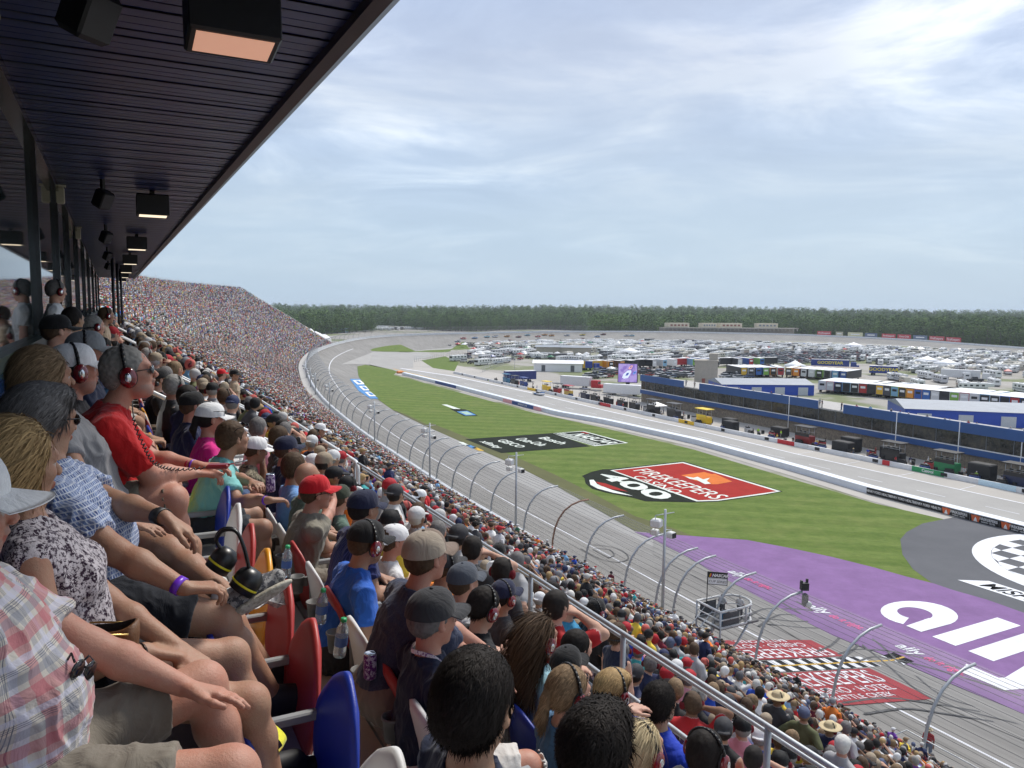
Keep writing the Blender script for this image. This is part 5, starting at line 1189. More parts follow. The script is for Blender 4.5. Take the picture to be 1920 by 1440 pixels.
CP = dict(white=c_('white_cap', (.74, .74, .74)), char=c_('charcoal_cap', (.035, .035, .038)), grey=c_('grey_cap', (.22, .235, .25)), black=c_('black_cap', (.010, .010, .011)), red=c_('red_cap', (.55, .012, .02)), navy=c_('navy_cap', (.012, .016, .045)), tan=c_('tan_mesh_cap', (.36, .30, .235)), brown=c_('brown_cap_front', (.21, .155, .12)), olive=c_('olive_cap', (.035, .045, .028)), orange=c_('orange_cap', (.95, .18, .01)), dgrey=c_('slate_cap', (.07, .08, .10)))
SHW_ = M('white_sneaker', (.55, .54, .50), .7, .1, 30); SHB = M('black_shoe', (.02, .02, .022), .6); PAISLEY = c_('paisley_canvas', (.33, .32, .31), (.08, .08, .09), 'speckle', sc=.45)
PURPLE = P((.16, .03, .55), .35, 'purple_band'); WATCHM = BLACK
def sneaker(root, s, q):                               # pale rubber sole of the propped shoe
    f = norm(A3(1, .05, .45)); n = norm(A3(.5, -.65, -.8)); n = norm(n-f*(n@f)); Rm = np.stack([f, np.cross(n, f), n], 1); An = s['ra']
    V, Fq, ci = sdf_mesh([el(An+f*.065+n*.040, (.150, .050, .016), Rm, .01), el(An+f*.10+n*.042, (.11, .056, .015), Rm, .01)], .005); link('sole', npmesh('sole', V, Fq, [c_('rubber_sole', (.52, .49, .40), (.34, .31, .24), 'speckle', sc=.5)], smooth=True), root)
    V, Fq, ci = sdf_mesh([rc(An-f*.02-norm(An-s['rk'])*.05, An-norm(An-s['rk'])*.03, .042, .042)], .006); link('sock', npmesh('sock', V, Fq, [SH['white']], smooth=True), root)
# --- front row beside the camera -------------------------------------------------
def man_extra(root, s, q):                             # sunglasses hung on the shirt, collar
    ch = s['chest']+s['fw']*.168-s['up']*.07-s['lf']*.03; Rm = rotz(-.5)@roty(.25)@rotx(-.5); mb = MB(); M3 = Matrix(Rm.tolist())
    g = lambda x, y, z: ch+Rm@A3(x, y, z)
    for sy in (1, -1): mb.ell(g(.012, sy*.034, -.02), (.006, .030, .024), 8, 0, M3); mb.tube([g(.01, sy*.062, -.005), g(-.01, sy*.05, .01), g(-.03, sy*.02, -.05)], .0028, 5, 1)
    mb.tube([g(.016, .01, -.012), g(.016, -.01, -.012)], .003, 5, 1); mb.build('hanging_sunglasses', [LENS, BLACKG], root)
    collar(root, s, SH['plaid'])
def collar(root, s, mat):
    nk = s['neck']; up, fw, lf = s['up'], s['fw'], s['lf']; mb = MB(); V = []; n = 20
    for j, (rr, zz) in enumerate(((.066, .035), (.080, .030), (.094, -.005), (.090, -.010))):
        for i in range(n):
            a = R(28)+(2*PI-R(56))*i/(n-1); V.append(nk+fw*(rr*math.cos(a)*1.05-.004)+lf*rr*math.sin(a)+up*(zz-.022-.045*max(0, math.cos(a))))
    mb.add(V, [(j*n+i, j*n+i+1, (j+1)*n+i+1, (j+1)*n+i) for j in range(3) for i in range(n-1)], 0, True); mb.build('collar', mat, root)
HP(-88, 958, 0, dict(lean=-.20, la=(.52, .22, .20), ra=(.50, -.10, .16), hy=.25, hp=.12, beard=1, girth=1.08, belly=.04, lw=(345, 1288, .66), rw=(-.02, -.30, .50), rp=(-1, -.3, -.2), lhd=(.8, -.30, -.18), lhu=(.1, .3, 1), lcurl=.30, rcurl=.45, rhd=(.9, .2, -.25), shorts=.72, sleeve=.66), 'older man in plaid shirt and white cap with sunglasses hung from his collar', D=1.66, h=.0055, skin='ruddy', haircol='grey', shirt=SH['plaid'], legs=LG['khaki'], shoes=SHW_, hair='short', cap=(CP['white'],), extra=man_extra)
HP(28, 872, 0, dict(lean=-.28, la=(.5, .13, .09), ra=(.5, -.10, .09), hy=.5, hp=.1, female=1, girth=.95, sleeve=0, vneck=1, lw=(330, 1215, .66), rw=(272, 1222, .68), rhd=(.8, .12, -.25), rcurl=.5, lcurl=.5, shorts=.35), 'blonde woman in black and white patterned sleeveless top with brown purse', D=2.1, h=.0055, skin='tan', shirt=SH['bw'], legs=LG['black'], shoes=SHB, hair='bob', haircol='blond', hairn=5000, hairlen=.06, band=[(.02, 'r', M('bronze_bangle', (.05, .035, .03), .3, metal=.8), .006)])
HP(80, 790, 0, dict(lean=-.26, la=(.62, .1, .12), ra=(.60, -.10, .12), hy=.62, hp=.10, girth=1.12, belly=.05, rw=(352, 1108, .74), lw=(345, 985, .90), rhd=(.9, .1, -.1), rcurl=1.0, lhd=(.75, -.1, -.55), lcurl=.75, shorts=.74, sleeve=.72), 'grey haired man in blue and white checked shirt holding black ear defenders', D=2.7, h=.0055, skin='tan', shirt=SH['check'], legs=LG['black'], shoes=SHB, hair='side', haircol='salt', hairn=9000, hairlen=.05, glasses=0, band=[(.015, 'r', PURPLE, .024), (.02, 'l', BLACK, .036)], extra=lambda r_, s, q: collar(r_, s, SH['check']))
HP(82, 708, 0, dict(lean=-.36, hy=.4, hp=.05, female=1, sleeve=.5, lw=(225, 1040, .62), rw=(290, 1068, .72), rhd=(.9, -.15, -.3), rcurl=.25, ra=(494, 1160, .50), rf=(1, .05, .45), rkp=(.2, -.1, 1), shorts=.45), 'brown haired woman with legs crossed and a patterned canvas sneaker propped on the seat ahead', D=3.25, h=.0065, skin='tan', shirt=SH['grey'], legs=LG['black'], shoes=PAISLEY, hair='bob', haircol='sandy', hairn=4000, hairlen=.06, extra=sneaker)
HP(140, 694, 0, dict(lean=.06, hy=.3, beard=1, girth=1.1, rw=None), 'bearded man in white cap with red ear defenders behind the red shirt man', D=3.95, h=.009, skin='ruddy', haircol='salt', shirt=SH['black'], legs=LG['khaki'], shoes=SHB, hair='short', cap=(CP['white'],), headset=True)
HP(243, 700, 0, dict(lean=.42, la=(.44, .12, .34), ra=(.46, -.10, .36), hy=-.05, hp=-.12, beard=1, girth=1.3, belly=.08, rw=(362, 888, .84), lw=(372, 874, .86), rcurl=.85, lcurl=.8, rhd=(1, .15, -.1), lhd=(1, -.2, .0), shorts=.70, sleeve=.80, hs=1.05), 'large man in red t-shirt with dark red headset and sunglasses holding a radio', D=3.6, h=.0065, skin='ruddy', haircol='grey', shirt=SH['red'], legs=LG['olive'], shoes=SHW_, hair='crew', hairn=5000, hairlen=.012, headset='top', glasses=0, band=[(.03, 'l', PURPLE, .01), (.05, 'l', P((.35, .02, .05)), .01)])
HP(165, 662, 0, dict(lean=.1, hy=.0, girth=1.15, beard=0, belly=.05), 'man in grey cap with dark red headset and open mouth, behind the red shirt man', D=4.8, h=.009, skin='ruddy', haircol='grey', shirt=SH['navy'], legs=LG['khaki'], shoes=SHW_, hair='crew', cap=(CP['grey'],), headset=True)
HP(108, 622, 0, dict(lean=.05, hy=.4), 'person in dark camouflage cap and shirt near the glass', D=6.2, h=.011, skin='fair', shirt=SH['camo'], legs=LG['grey'], shoes=SHB, hair='short', haircol='brown', cap=(CP['black'],))
HP(138, 600, 0, dict(lean=.08, hy=.8), 'dark haired person in lime green t-shirt', D=8, h=.011, skin='olive', shirt=SH['lime'], legs=LG['grey'], shoes=SHB, hair='short', haircol='dark', hairn=1500, hairlen=.03)
HP(178, 612, 0, dict(lean=.12, hy=.35), 'grey haired man in dark shirt with dark red ear defenders', D=9.3, h=.011, skin='fair', shirt=SH['olive'] if 'olive' in SH else SH['char'], legs=LG['grey'], shoes=SHB, hair='crew', haircol='grey', headset='neck')
HP(200, 592, 0, dict(lean=.25, hy=.3, girth=1.05), 'tanned person in tan shirt leaning forward with red ear defenders', D=12, h=.012, skin='tan', shirt=SH['tan'], legs=LG['denim'], shoes=SHB, hair='short', haircol='brown', headset=True)
HP(106, 546, 0, dict(stand=True, hip=(0, 0, .93), la=(0, .12, .09), ra=(0, -.12, .09), lkp=(1, 0, 0), rkp=(1, 0, 0), lean=.06, hy=.5, hp=.1, shorts=1.9, girth=1.1), 'standing man in white shirt with red headset against the glass wall', D=9.3, h=.010, skin='fair', shirt=SH['white'], legs=LG['grey'], shoes=SHB, hair='short', haircol='salt', headset=True)
HP(217, 640, 1, dict(lean=.3, hy=.1, hp=.35), 'dark haired boy looking down with bright red earpiece', D=11, h=.011, skin='olive', shirt=SH['grey'], legs=LG['grey'], shoes=SHB, hair='short', haircol='dark', headset=True, k=.92)
# --- first row below ---------------------------------------------------------------
HP(893, 1318, 1, dict(lean=.02, hy=.55, hp=.12, girth=1.15, hs=1.12), 'man with short dark hair seen from behind at the bottom, in navy t-shirt', D=1.92, h=.0055, skin='olive', shirt=SH['navy'], legs=LG['grey'], shoes=SHB, hair='short', haircol='dark', hairn=20000, hairlen=.030, hairkw=dict(lift=.35, jitter=.4, w=.0015))
HP(437, 822, 1, dict(lean=.40, hy=.35, hp=-.05, beard=1, girth=1.12, rw=(505, 938, .80), lw=(515, 925, .84), rcurl=.8, lcurl=.8, rhd=(1, .3, -.1), shorts=.78, sleeve=.7), 'man in teal t-shirt with sunglasses on his head holding a can', h=.0075, skin='tan', haircol='brown', shirt=SH['teal'], legs=LG['grey'], shoes=SHB, hair='crew', hairn=3000, hairlen=.014, glasses=.07, band=[(.03, 'r', PURPLE, .012)])
HP(396, 786, 1, dict(lean=.12, hy=.15, hp=.12, female=1, girth=1.1), 'woman in bright pink t-shirt and white cap with dark ponytail', h=.009, skin='ruddy', shirt=SH['pink'], legs=LG['denim'], shoes=SHB, hair='pony', haircol='dark', cap=(CP['white'],), glasses=.06)
HP(362, 762, 1, dict(lean=.15, hy=.25, girth=1.25), 'man in dark navy shirt and black cap between the pink and white shirts', h=.010, skin='ruddy', shirt=SH['dnavy'], legs=LG['khaki'], shoes=SHB, hair='crew', haircol='brown', cap=(CP['black'],))
HP(326, 726, 1, dict(lean=.18, hy=.5, girth=1.0), 'slim man in white polo shirt with dark hair and sunglasses on his head', h=.010, skin='tan', shirt=SH['white'], legs=LG['grey'], shoes=SHB, hair='short', haircol='dark', glasses=.06)
HP(300, 712, 1, dict(lean=.15, hy=.2, girth=1.15), 'person in black t-shirt and black cap beside the white polo', h=.012, skin='fair', shirt=SH['black'], legs=LG['grey'], shoes=SHB, hair='short', haircol='brown', cap=(CP['black'],))
# --- second row below --------------------------------------------------------------
def lanyard(root, s, q):
    nk, up, fw, lf = s['neck'], s['up'], s['fw'], s['lf']; pts = [nk+fw*.075+lf*.02-up*.19+fw*.08, nk+lf*.075+fw*.09-up*.09, nk+lf*.086+fw*.0+up*.0, nk-fw*.078+up*.012, nk-lf*.086+up*.0, nk-lf*.075+fw*.09-up*.09, nk+fw*.155-lf*.02-up*.19]
    c = catmull([(*p,) for p in pts], .01)[:, :3]; mb = MB(); V = []
    for i, p in enumerate(c): V += [p+up*.010, p-up*.010]
    mb.add(V, [(2*i, 2*i+1, 2*i+3, 2*i+2) for i in range(len(c)-1)], 0, True); mb.build('lanyard', c_('lanyard_ribbon', (.72, .70, .72), (.25, .12, .3), 'speckle', sc=.3), root)
HP(812, 1160, 2, dict(lean=.05, hy=.18, hp=.05, girth=1.2, belly=.06, rw=(.30, -.1, .72), lw=(.34, .12, .74), shorts=.9), 'man in navy t-shirt and charcoal cap with white lanyard', h=.006, skin='ruddy', haircol='salt', shirt=SH['navy'], legs=LG['white'], shoes=SHW_, hair='crew', hairn=2500, hairlen=.012, cap=(CP['char'],), extra=lanyard)
HP(800, 1045, 2, dict(lean=.30, hy=.30, hp=-.02, girth=1.35, belly=.07, lw=(.62, .05, .70), rw=(.55, -.1, .66), shorts=.68), 'broad man in heather navy t-shirt and tan mesh cap with brown brim', D=3.8, h=.0075, skin='ruddy', haircol='brown', shirt=SH['heather'], legs=LG['khaki'], shoes=SHW_, hair='crew', hairn=2500, hairlen=.012, cap=(CP['brown'], CP['brown'], False, False, None, 0.0, CP['tan']))
HP(688, 1018, 2, dict(lean=.34, hy=.25, hp=.15, beard=1, girth=1.15), 'man in bright blue t-shirt and black cap with red ear defenders', h=.0075, skin='tan', haircol='brown', shirt=SH['blue'], legs=LG['grey'], shoes=SHB, hair='crew', cap=(CP['black'],), headset=True)
HP(683, 955, 2, dict(lean=.25, hy=.35, hp=.1, girth=1.25), 'person in pinstriped navy jersey and navy cap behind the bright blue t-shirt', h=.0085, skin='tan', shirt=SH['pin'], legs=LG['grey'], shoes=SHB, hair='short', haircol='dark', cap=(CP['navy'],))
HP(594, 925, 2, dict(lean=.28, hy=-.05, hp=-.02, girth=1.2, rw=(655, 895, 1.10), rhd=(-.2, .3, 1), rcurl=1.1, sleeve=.7), 'man in khaki vest and red cap resting his chin on his hand', h=.0085, skin='ruddy', haircol='brown', shirt=SH['khaki'], legs=LG['khaki'], shoes=SHB, hair='crew', cap=(CP['red'],), glasses=0)
HP(577, 897, 2, dict(lean=.05, hy=.5, girth=1.15), 'balding man in sage green t-shirt', h=.009, skin='tan', haircol='dark', shirt=SH['green'], legs=LG['khaki'], shoes=SHB, hair=None)
HP(553, 876, 2, dict(lean=.12, hy=.5, girth=1.0), 'man with brown hair in light blue shirt', h=.009, skin='tan', shirt=SH['lblue'], legs=LG['grey'], shoes=SHB, hair='short', haircol='brown', hairn=3000, hairlen=.03)
HP(538, 844, 2, dict(lean=.15, hy=.2, girth=1.2), 'man in dark navy shirt and navy cap', h=.010, skin='ruddy', shirt=SH['dnavy'], legs=LG['grey'], shoes=SHB, hair='crew', haircol='brown', cap=(CP['navy'],))
HP(480, 845, 2, dict(lean=.35, hy=.2, hp=.2, girth=1.0, rw=(492, 868, 1.0), rhd=(-.1, .5, 1), rcurl=1.1), 'person in camouflage shirt and white cap drinking from a bottle', h=.010, skin='tan', shirt=SH['camo'], legs=LG['camo'], shoes=SHB, hair='short', haircol='brown', cap=(CP['white'],))
HP(525, 822, 2, dict(lean=.05, hy=.5), 'man with cropped brown hair in dark grey t-shirt', h=.011, skin='tan', shirt=SH['char'], legs=LG['grey'], shoes=SHB, hair='crew', haircol='brown')
HP(1122, 1402, 2, dict(lean=.0, hy=.45, hs=1.12), 'person with curly dark hair at the bottom edge', h=.007, skin='olive', shirt=SH['char'], legs=LG['grey'], shoes=SHB, hair='side', haircol='dark', hairn=16000, hairlen=.045, hairkw=dict(lift=.5, jitter=.9))
# --- third row below ---------------------------------------------------------------
HP(737, 1015, 3, dict(lean=.15, hy=.1, girth=1.1), 'man in white t-shirt with backwards white cap and sunglasses', h=.009, skin='ruddy', haircol='brown', shirt=SH['white'], legs=LG['grey'], shoes=SHB, hair='crew', cap=(CP['white'], None, True), glasses=.05)
HP(835, 1062, 3, dict(lean=.15, hy=.25, girth=1.1, lw=(800, 1075, 1.0), lhd=(0, .3, 1), lcurl=.7), 'man in orange t-shirt and grey cap with dark red headset', h=.009, skin='tan', haircol='brown', shirt=SH['orange'], legs=LG['khaki'], shoes=SHB, hair='crew', cap=(CP['char'],), headset=True)
HP(870, 1092, 3, dict(lean=.1, hy=.3), 'person in white t-shirt and slate grey cap', h=.009, skin='fair', haircol='brown', shirt=SH['white'], legs=LG['grey'], shoes=SHB, hair='crew', cap=(CP['dgrey'],))
HP(908, 1140, 3, dict(lean=.2, hy=.15, hp=.35, lw=(.30, .05, .80), rw=(.30, -.05, .80)), 'person in black t-shirt with dark hair and big black red headset', h=.0085, skin='fair', shirt=SH['black'], legs=LG['black'], shoes=SHB, hair='short', haircol='dark', hairn=4000, hairlen=.03, headset=True)
HP(1012, 1195, 3, dict(lean=.05, hy=.1, hp=.1, female=1), 'woman with long brown highlighted hair in pale aqua top with headset', h=.0085, skin='fair', shirt=SH['aqua'], legs=LG['denim'], shoes=SHB, hair='long', haircol='brown', hairn=6000, hairlen=.16, headset='neck', hairkw=dict(lift=.05, jitter=.12))
HP(1068, 1298, 3, dict(lean=.1, hy=.0, hp=.1, female=1, rw=(.22, -.15, .74), lw=(1170, 1332, .86), lhd=(1, 0, 0), sleeve=.35), 'woman in slate blue top with brown ponytail and dark red headset', h=.0075, skin='fair', shirt=SH['slate'], legs=LG['denim'], shoes=SHB, hair='pony', haircol='sandy', hairn=5000, hairlen=.04, headset=True)
HP(1205, 1402, 3, dict(lean=.05, hy=.1, female=1), 'woman with platinum blonde hair and dark red headset', D=3.7, h=.0085, skin='fair', shirt=SH['white'], legs=LG['denim'], shoes=SHB, hair='long', haircol='lblond', hairn=7000, hairlen=.10, headset=True, hairkw=dict(lift=.05, jitter=.12))
HP(638, 935, 3, dict(lean=.1, hy=.5), 'person in dark green cap beyond the red cap', h=.011, skin='fair', shirt=SH['green'], legs=LG['grey'], shoes=SHB, hair='short', haircol='brown', cap=(CP['olive'],))
# --- fourth row below --------------------------------------------------------------
HP(945, 1118, 4, dict(lean=.1, hy=.2, girth=1.1), 'person in charcoal t-shirt and navy cap beside the grey front rail', h=.010, skin='tan', shirt=SH['char'], legs=LG['grey'], shoes=SHB, hair='short', haircol='dark', cap=(CP['navy'],), headset=True)
HP(1063, 1250, 4, dict(lean=.1, hy=.3, girth=1.0), 'person in royal blue and red racing shirt and black cap', h=.0095, skin='tan', shirt=SH['royal'], legs=LG['grey'], shoes=SHB, hair='short', haircol='dark', cap=(CP['black'],))
HP(1083, 1215, 4, dict(lean=.15, hy=.1), 'dark haired person in black t-shirt next to the front rail', h=.010, skin='fair', shirt=SH['black'], legs=LG['black'], shoes=SHB, hair='short', haircol='dark', hairn=2500, hairlen=.03)
HP(1150, 1295, 4, dict(lean=.15, hy=.1, hp=.2), 'person with blond streaked hair, white t-shirt and dark red headset', h=.0095, skin='fair', shirt=SH['white'], legs=LG['denim'], shoes=SHB, hair='side', haircol='blond', hairn=5000, hairlen=.04, headset=True)
HP(1238, 1318, 4, dict(lean=.0, hy=.3, beard=1, girth=1.15), 'man with black curly hair in royal blue and yellow jacket', h=.0095, skin='olive', haircol='dark', shirt=SH['royal'], legs=LG['grey'], shoes=SHB, hair='short', hairn=6000, hairlen=.03, hairkw=dict(lift=.5, jitter=.8))
HP(1325, 1412, 4, dict(lean=.0, hy=.3), 'person with black hair and black headset at the bottom edge by the rail', h=.010, skin='olive', shirt=SH['char'], legs=LG['grey'], shoes=SHB, hair='short', haircol='dark', hairn=3000, hairlen=.03, headset=True)
# --- standing on the cross walkway -------------------------------------------------
ST = dict(stand=True, hip=(0, 0, .93), la=(0, .12, .09), ra=(0, -.12, .09), lkp=(1, 0, 0), rkp=(1, 0, 0), lean=.02, shorts=.8)
def back_text(lines, mat):
    def f(root, s, q):
        mb = MB(); 
        for (t, dy, sz, kw) in lines:
            up = s['up']; X = s['lf']*-1 if 0 else -s['lf']; O = s['chest']-s['fw']*.128+up*dy; text_on(mb, t, O, X, up, sz, **kw)
        mb.build('shirt_print', mat, root)
    return f
REDP = P((.6, .03, .03), .7, 'red_print'); WHP = P((.6, .6, .6), .7, 'white_print')
HP(935, 1036, DECKW, dict(ST, hy=.9, girth=1.25), 'standing man in white t-shirt with red lettering on the back and black cap', h=.011, skin='brown', shirt=SH['white'], legs=LG['grey'], shoes=SHB, hair='short', haircol='dark', cap=(CP['black'],), extra=back_text([('HOOTERS', -.06, .085, dict(bold=.006)), ('racing', .05, .04, {})][:1], REDP))
HP(1068, 1138, DECKW, dict(ST, hy=.1, girth=1.3), 'standing man in azure t-shirt with black headset beyond the front rail', h=.010, skin='fair', shirt=SH['azure'], legs=LG['grey'], shoes=SHB, hair='short', haircol='brown', headset=True)
HP(1116, 1146, DECKW, dict(ST, hy=.2, girth=1.15), 'standing man in black t-shirt with a white number two and black cap', h=.010, skin='fair', shirt=SH['black'], legs=LG['grey'], shoes=SHB, hair='short', haircol='dark', cap=(CP['black'], None, True), headset=True, extra=back_text([('2', -.04, .17, dict(bold=.01)), ('Brad', .085, .05, dict(shear=.3))][:1], WHP))
HP(1160, 1190, DECKW, dict(ST, hy=.1, female=1, sleeve=0, girth=1.1), 'standing woman in navy sleeveless top with pinned up brown hair', h=.010, skin='fair', shirt=SH['navy'], legs=LG['denim'], shoes=SHB, hair='short', haircol='brown', hairn=2500, hairlen=.04, headset='neck')
HP(750, 925, DECKW, dict(ST, hy=.2), 'standing man in black racing shirt with maroon cap and headset', h=.012, skin='fair', shirt=SH['black'], legs=LG['grey'], shoes=SHB, hair='short', haircol='brown', cap=(CP['red'],), headset=True)
HP(787, 932, DECKW, dict(ST, hy=.1), 'standing man in black racing shirt with white backwards cap', h=.012, skin='fair', shirt=SH['black'], legs=LG['grey'], shoes=SHB, hair='short', haircol='brown', cap=(CP['white'], None, True))
HP(601, 806, DECKW+.9, dict(ST, hy=-.3, hp=.2, lean=.2, female=1, girth=.95), 'person in black t-shirt and white cap standing on the stairs', h=.012, skin='tan', shirt=SH['black'], legs=LG['grey'], shoes=SHB, hair='short', haircol='dark', cap=(CP['white'],))
HP(416, 702, -3.9, dict(ST, hy=.4, girth=1.2), 'standing person in white t-shirt with printed back and dark red cap', D=19, h=.014, skin='fair', shirt=SH['white'], legs=LG['denim'], shoes=SHB, hair='short', haircol='brown', cap=(CP['red'],), extra=back_text([('▪', 0, .3, {})][:0], WHP) if 0 else None)
HP(440, 703, -3.9, dict(ST, hy=-.4, girth=1.1), 'standing person in tan shirt and black cap', D=19.5, h=.014, skin='tan', shirt=SH['tan'], legs=LG['khaki'], shoes=SHB, hair='short', haircol='brown', cap=(CP['black'],))
# ------------------------------------------------------------------ things held, worn loose or standing about
def axes(P_, px2, d2):                                 # unit vector from a point to another pixel/depth
    return norm(at_d(*px2, d2)-P_)
# black ear defenders with a yellow ring in the checked-shirt man's hand
c0 = at_d(424, 1052, 2.92); r_ = empty('ear_defenders', c0, AZ, 'black ear defenders with a yellow ring held by the man in the checked shirt', 'ear defenders')
CUPB = M('ear_cup_black', (.012, .012, .013), .35, .1, 8)
Rt = Matrix.Rotation(R(38), 3, 'Y')@Matrix.Rotation(R(15), 3, 'Z')
for k, (q, rr) in enumerate((((-.005, .03, .0), .050), ((.075, -.03, -.075), .055))):
    m = MB(); m.lathe(q, [(.001, .046), (rr*.55, .043), (rr*.9, .022), (rr, 0), (rr*.98, -.018)], 20, 0, Rt); m.lathe(q, [(rr*.99, -.018), (rr*1.03, -.021), (rr*.99, -.026)], 20, 1, Rt); m.lathe(q, [(rr*.96, -.026), (rr*.92, -.05), (rr*.5, -.052)], 20, 2, Rt); m.build('ear_cup', [CUPB, P((.75, .65, .02), .4, 'yellow_ring'), EARB], r_)
m = MB(); pts = [(-.005, .03, .03), (-.03, .03, .075), (-.01, .02, .115), (.035, .0, .115), (.06, -.02, .06), (.078, -.03, -.03)]
c = catmull(pts, .01); 
for o in (-.010, .010): m.tube([p+np.array([0, o, 0]) for p in c], .007, 6)
m.build('headband', CUPB, r_)
# brown leather purse
c0 = at_d(172, 1196, 2.06); r_ = empty('purse', c0, AZ-R(20), 'open brown leather purse on the blonde woman\'s lap', 'purse')
LEA = M('brown_leather', (.14, .062, .022), .5, .2, 14, bump=.3, bs=120); LEAD = M('dark_lining', (.02, .015, .012), .9)
m = MB(); V = []; n = 24
for j, (sc, zz) in enumerate(((.80, -.095), (.97, -.05), (1.0, .0), (1.0, .045), (.93, .047), (.90, .0), (.7, -.07))):
    for i in range(n):
        a = 2*PI*i/n; ca, sa = math.cos(a), math.sin(a); V.append((.165*sc*math.copysign(abs(ca)**.6, ca), .055*sc*math.copysign(abs(sa)**.7, sa)+.010*math.sin(3*a), zz+.012*math.cos(2*a)))
m.add(V, [(j*n+i, j*n+(i+1) % n, (j+1)*n+(i+1) % n, (j+1)*n+i) for j in range(6) for i in range(n)], 0, True); m.f += []; 
for q in range(len(m.f)): m.m[q] = 1 if q//n >= 4 else 0
m.build('bag', [LEA, LEAD], r_); r_.scale = (.72,)*3
for sg in (1, -1): m = MB(); m.tube([(-.15, sg*.056, .03), (0, sg*.062, .035), (.15, sg*.056, .03)], .004, 5); m.build('zip', M('brass', (.45, .32, .12), .3, metal=1), r_)
# drinks
def bottle(px, py, d, label, tilt=0.0):
    c0 = at_d(px, py, d); r_ = empty('water_bottle', c0, AZ, label, 'bottle', 'water bottles in the cup holders'); PET, nt, b = newmat('clear_plastic'); b.inputs['Base Color'].default_value = (.75, .82, .86, 1); b.inputs['Roughness'].default_value = .08; b.inputs['Transmission Weight'].default_value = .75
    m = MB(); m.lathe((0, 0, 0), [(.002, -.12), (.031, -.118), (.033, -.10), (.031, -.06), (.033, .01), (.030, .035), (.016, .065), (.014, .078)], 16); m.build('bottle', PET, r_)
    m = MB(); m.lathe((0, 0, 0), [(.0335, -.055), (.0335, -.005)], 16); m.build('label_band', P((.08, .16, .42), .4, 'bottle_label'), r_)
    m = MB(); m.lathe((0, 0, 0), [(.016, .076), (.016, .092), (.002, .093)], 12); m.build('cap', P((.02, .35, .12), .4, 'green_cap'), r_)
    r_.rotation_euler = (tilt, tilt*.6, AZ)
bottle(604, 1132, 4.42, 'water bottle with green cap in the cup holder beside the bright blue t-shirt', .12); bottle(641, 1190, 3.95, 'water bottle with green cap behind the broad man in heather navy', .15); bottle(538, 1048, 5.0, 'water bottle with green cap farther up, beside the dark shoes', .1)
def can(px, py, d, label, c):
    c0 = at_d(px, py, d); r_ = empty('drinks_can', c0, AZ, label, 'can'); m = MB(); m.lathe((0, 0, 0), [(.024, -.062), (.031, -.055), (.031, .048), (.026, .058)], 18); m.build('can', c_('can_print_'+label[:4], c, (.5, .42, .55), 'speckle', sc=.6), r_); m = MB(); m.lathe((0, 0, 0), [(.0265, .058), (.027, .062), (.024, .060), (.002, .059)], 18); m.build('lid', CHROME, r_)
can(694, 1248, 3.62, 'purple patterned drinks can in a cup holder behind the navy t-shirt', (.12, .02, .16)); can(507, 905, 5.25, 'dark purple drinks can in the teal man\'s hands', (.08, .03, .14))
c0 = at_d(409, 874, 3.72); r_ = empty('radio_scanner', c0, AZ-R(20), 'small red and black radio scanner in the red shirt man\'s hands', 'radio'); m = MB(); m.box((0, 0, 0), (.10, .055, .022), 0, bev=.006); m.build('case', P((.25, .02, .03), .3, 'radio_case'), r_); m = MB(); m.tube([(.04, .0, .005), (.14, -.02, .03)], .004, 6); m.build('aerial', CHROME, r_)
# coiled headset lead of the red shirt man
pts = [at_d(248, 752, 3.42), at_d(252, 790, 3.35), at_d(268, 832, 3.35), at_d(290, 868, 3.45), at_d(330, 880, 3.6), at_d(395, 876, 3.72)]
c = catmull(pts, .0045); V = []
m = MB(); q = []
for i, p in enumerate(c): a = i*1.25; q.append(p+np.array([math.cos(a), math.sin(a), math.sin(a+.8)])*(.006 if 20 < i < len(c)-10 else .0))
m.tube(q, .0028, 5); tag(m.build('headset_cable', BLACK), 'coiled black cable hanging from the red shirt man\'s headset to his radio', 'cable')
# paper bag/programme and yellow strap on the floor between the seats
c0 = at_d(478, 1128, 3.35); r_ = empty('programme', c0, AZ, 'crumpled white printed programme tucked beside the propped sneaker', 'programme'); m = MB(); V = []
for j in range(7):
    for i in range(7): V.append((-.12+.04*i, -.09+.03*j, .018*math.sin(i*1.9+j)+.012*math.cos(j*2.3)))
m.add(V, [(j*7+i, j*7+i+1, j*7+i+8, j*7+i+7) for j in range(6) for i in range(6)], 0, False); m.build('pages', c_('printed_paper', (.62, .62, .60), (.30, .30, .32), 'speckle', sc=.5), r_)
c0 = at_d(512, 1400, 2.35); m = MB(); c = catmull([(0, 0, .06), (.03, .02, .0), (-.02, .03, -.07), (.02, .05, -.14)], .01); V = []
for p in c: V += [p+np.array([0, .022, 0]), p-np.array([0, .022, 0])]
m.add(V, [(2*i, 2*i+1, 2*i+3, 2*i+2) for i in range(len(c)-1)], 0, True); o = m.build('yellow_lanyard', c_('yellow_ribbon', (.85, .8, .05)), label='bright yellow ribbon hanging below the plaid shirt man\'s knee', cat='ribbon'); o.location = c0
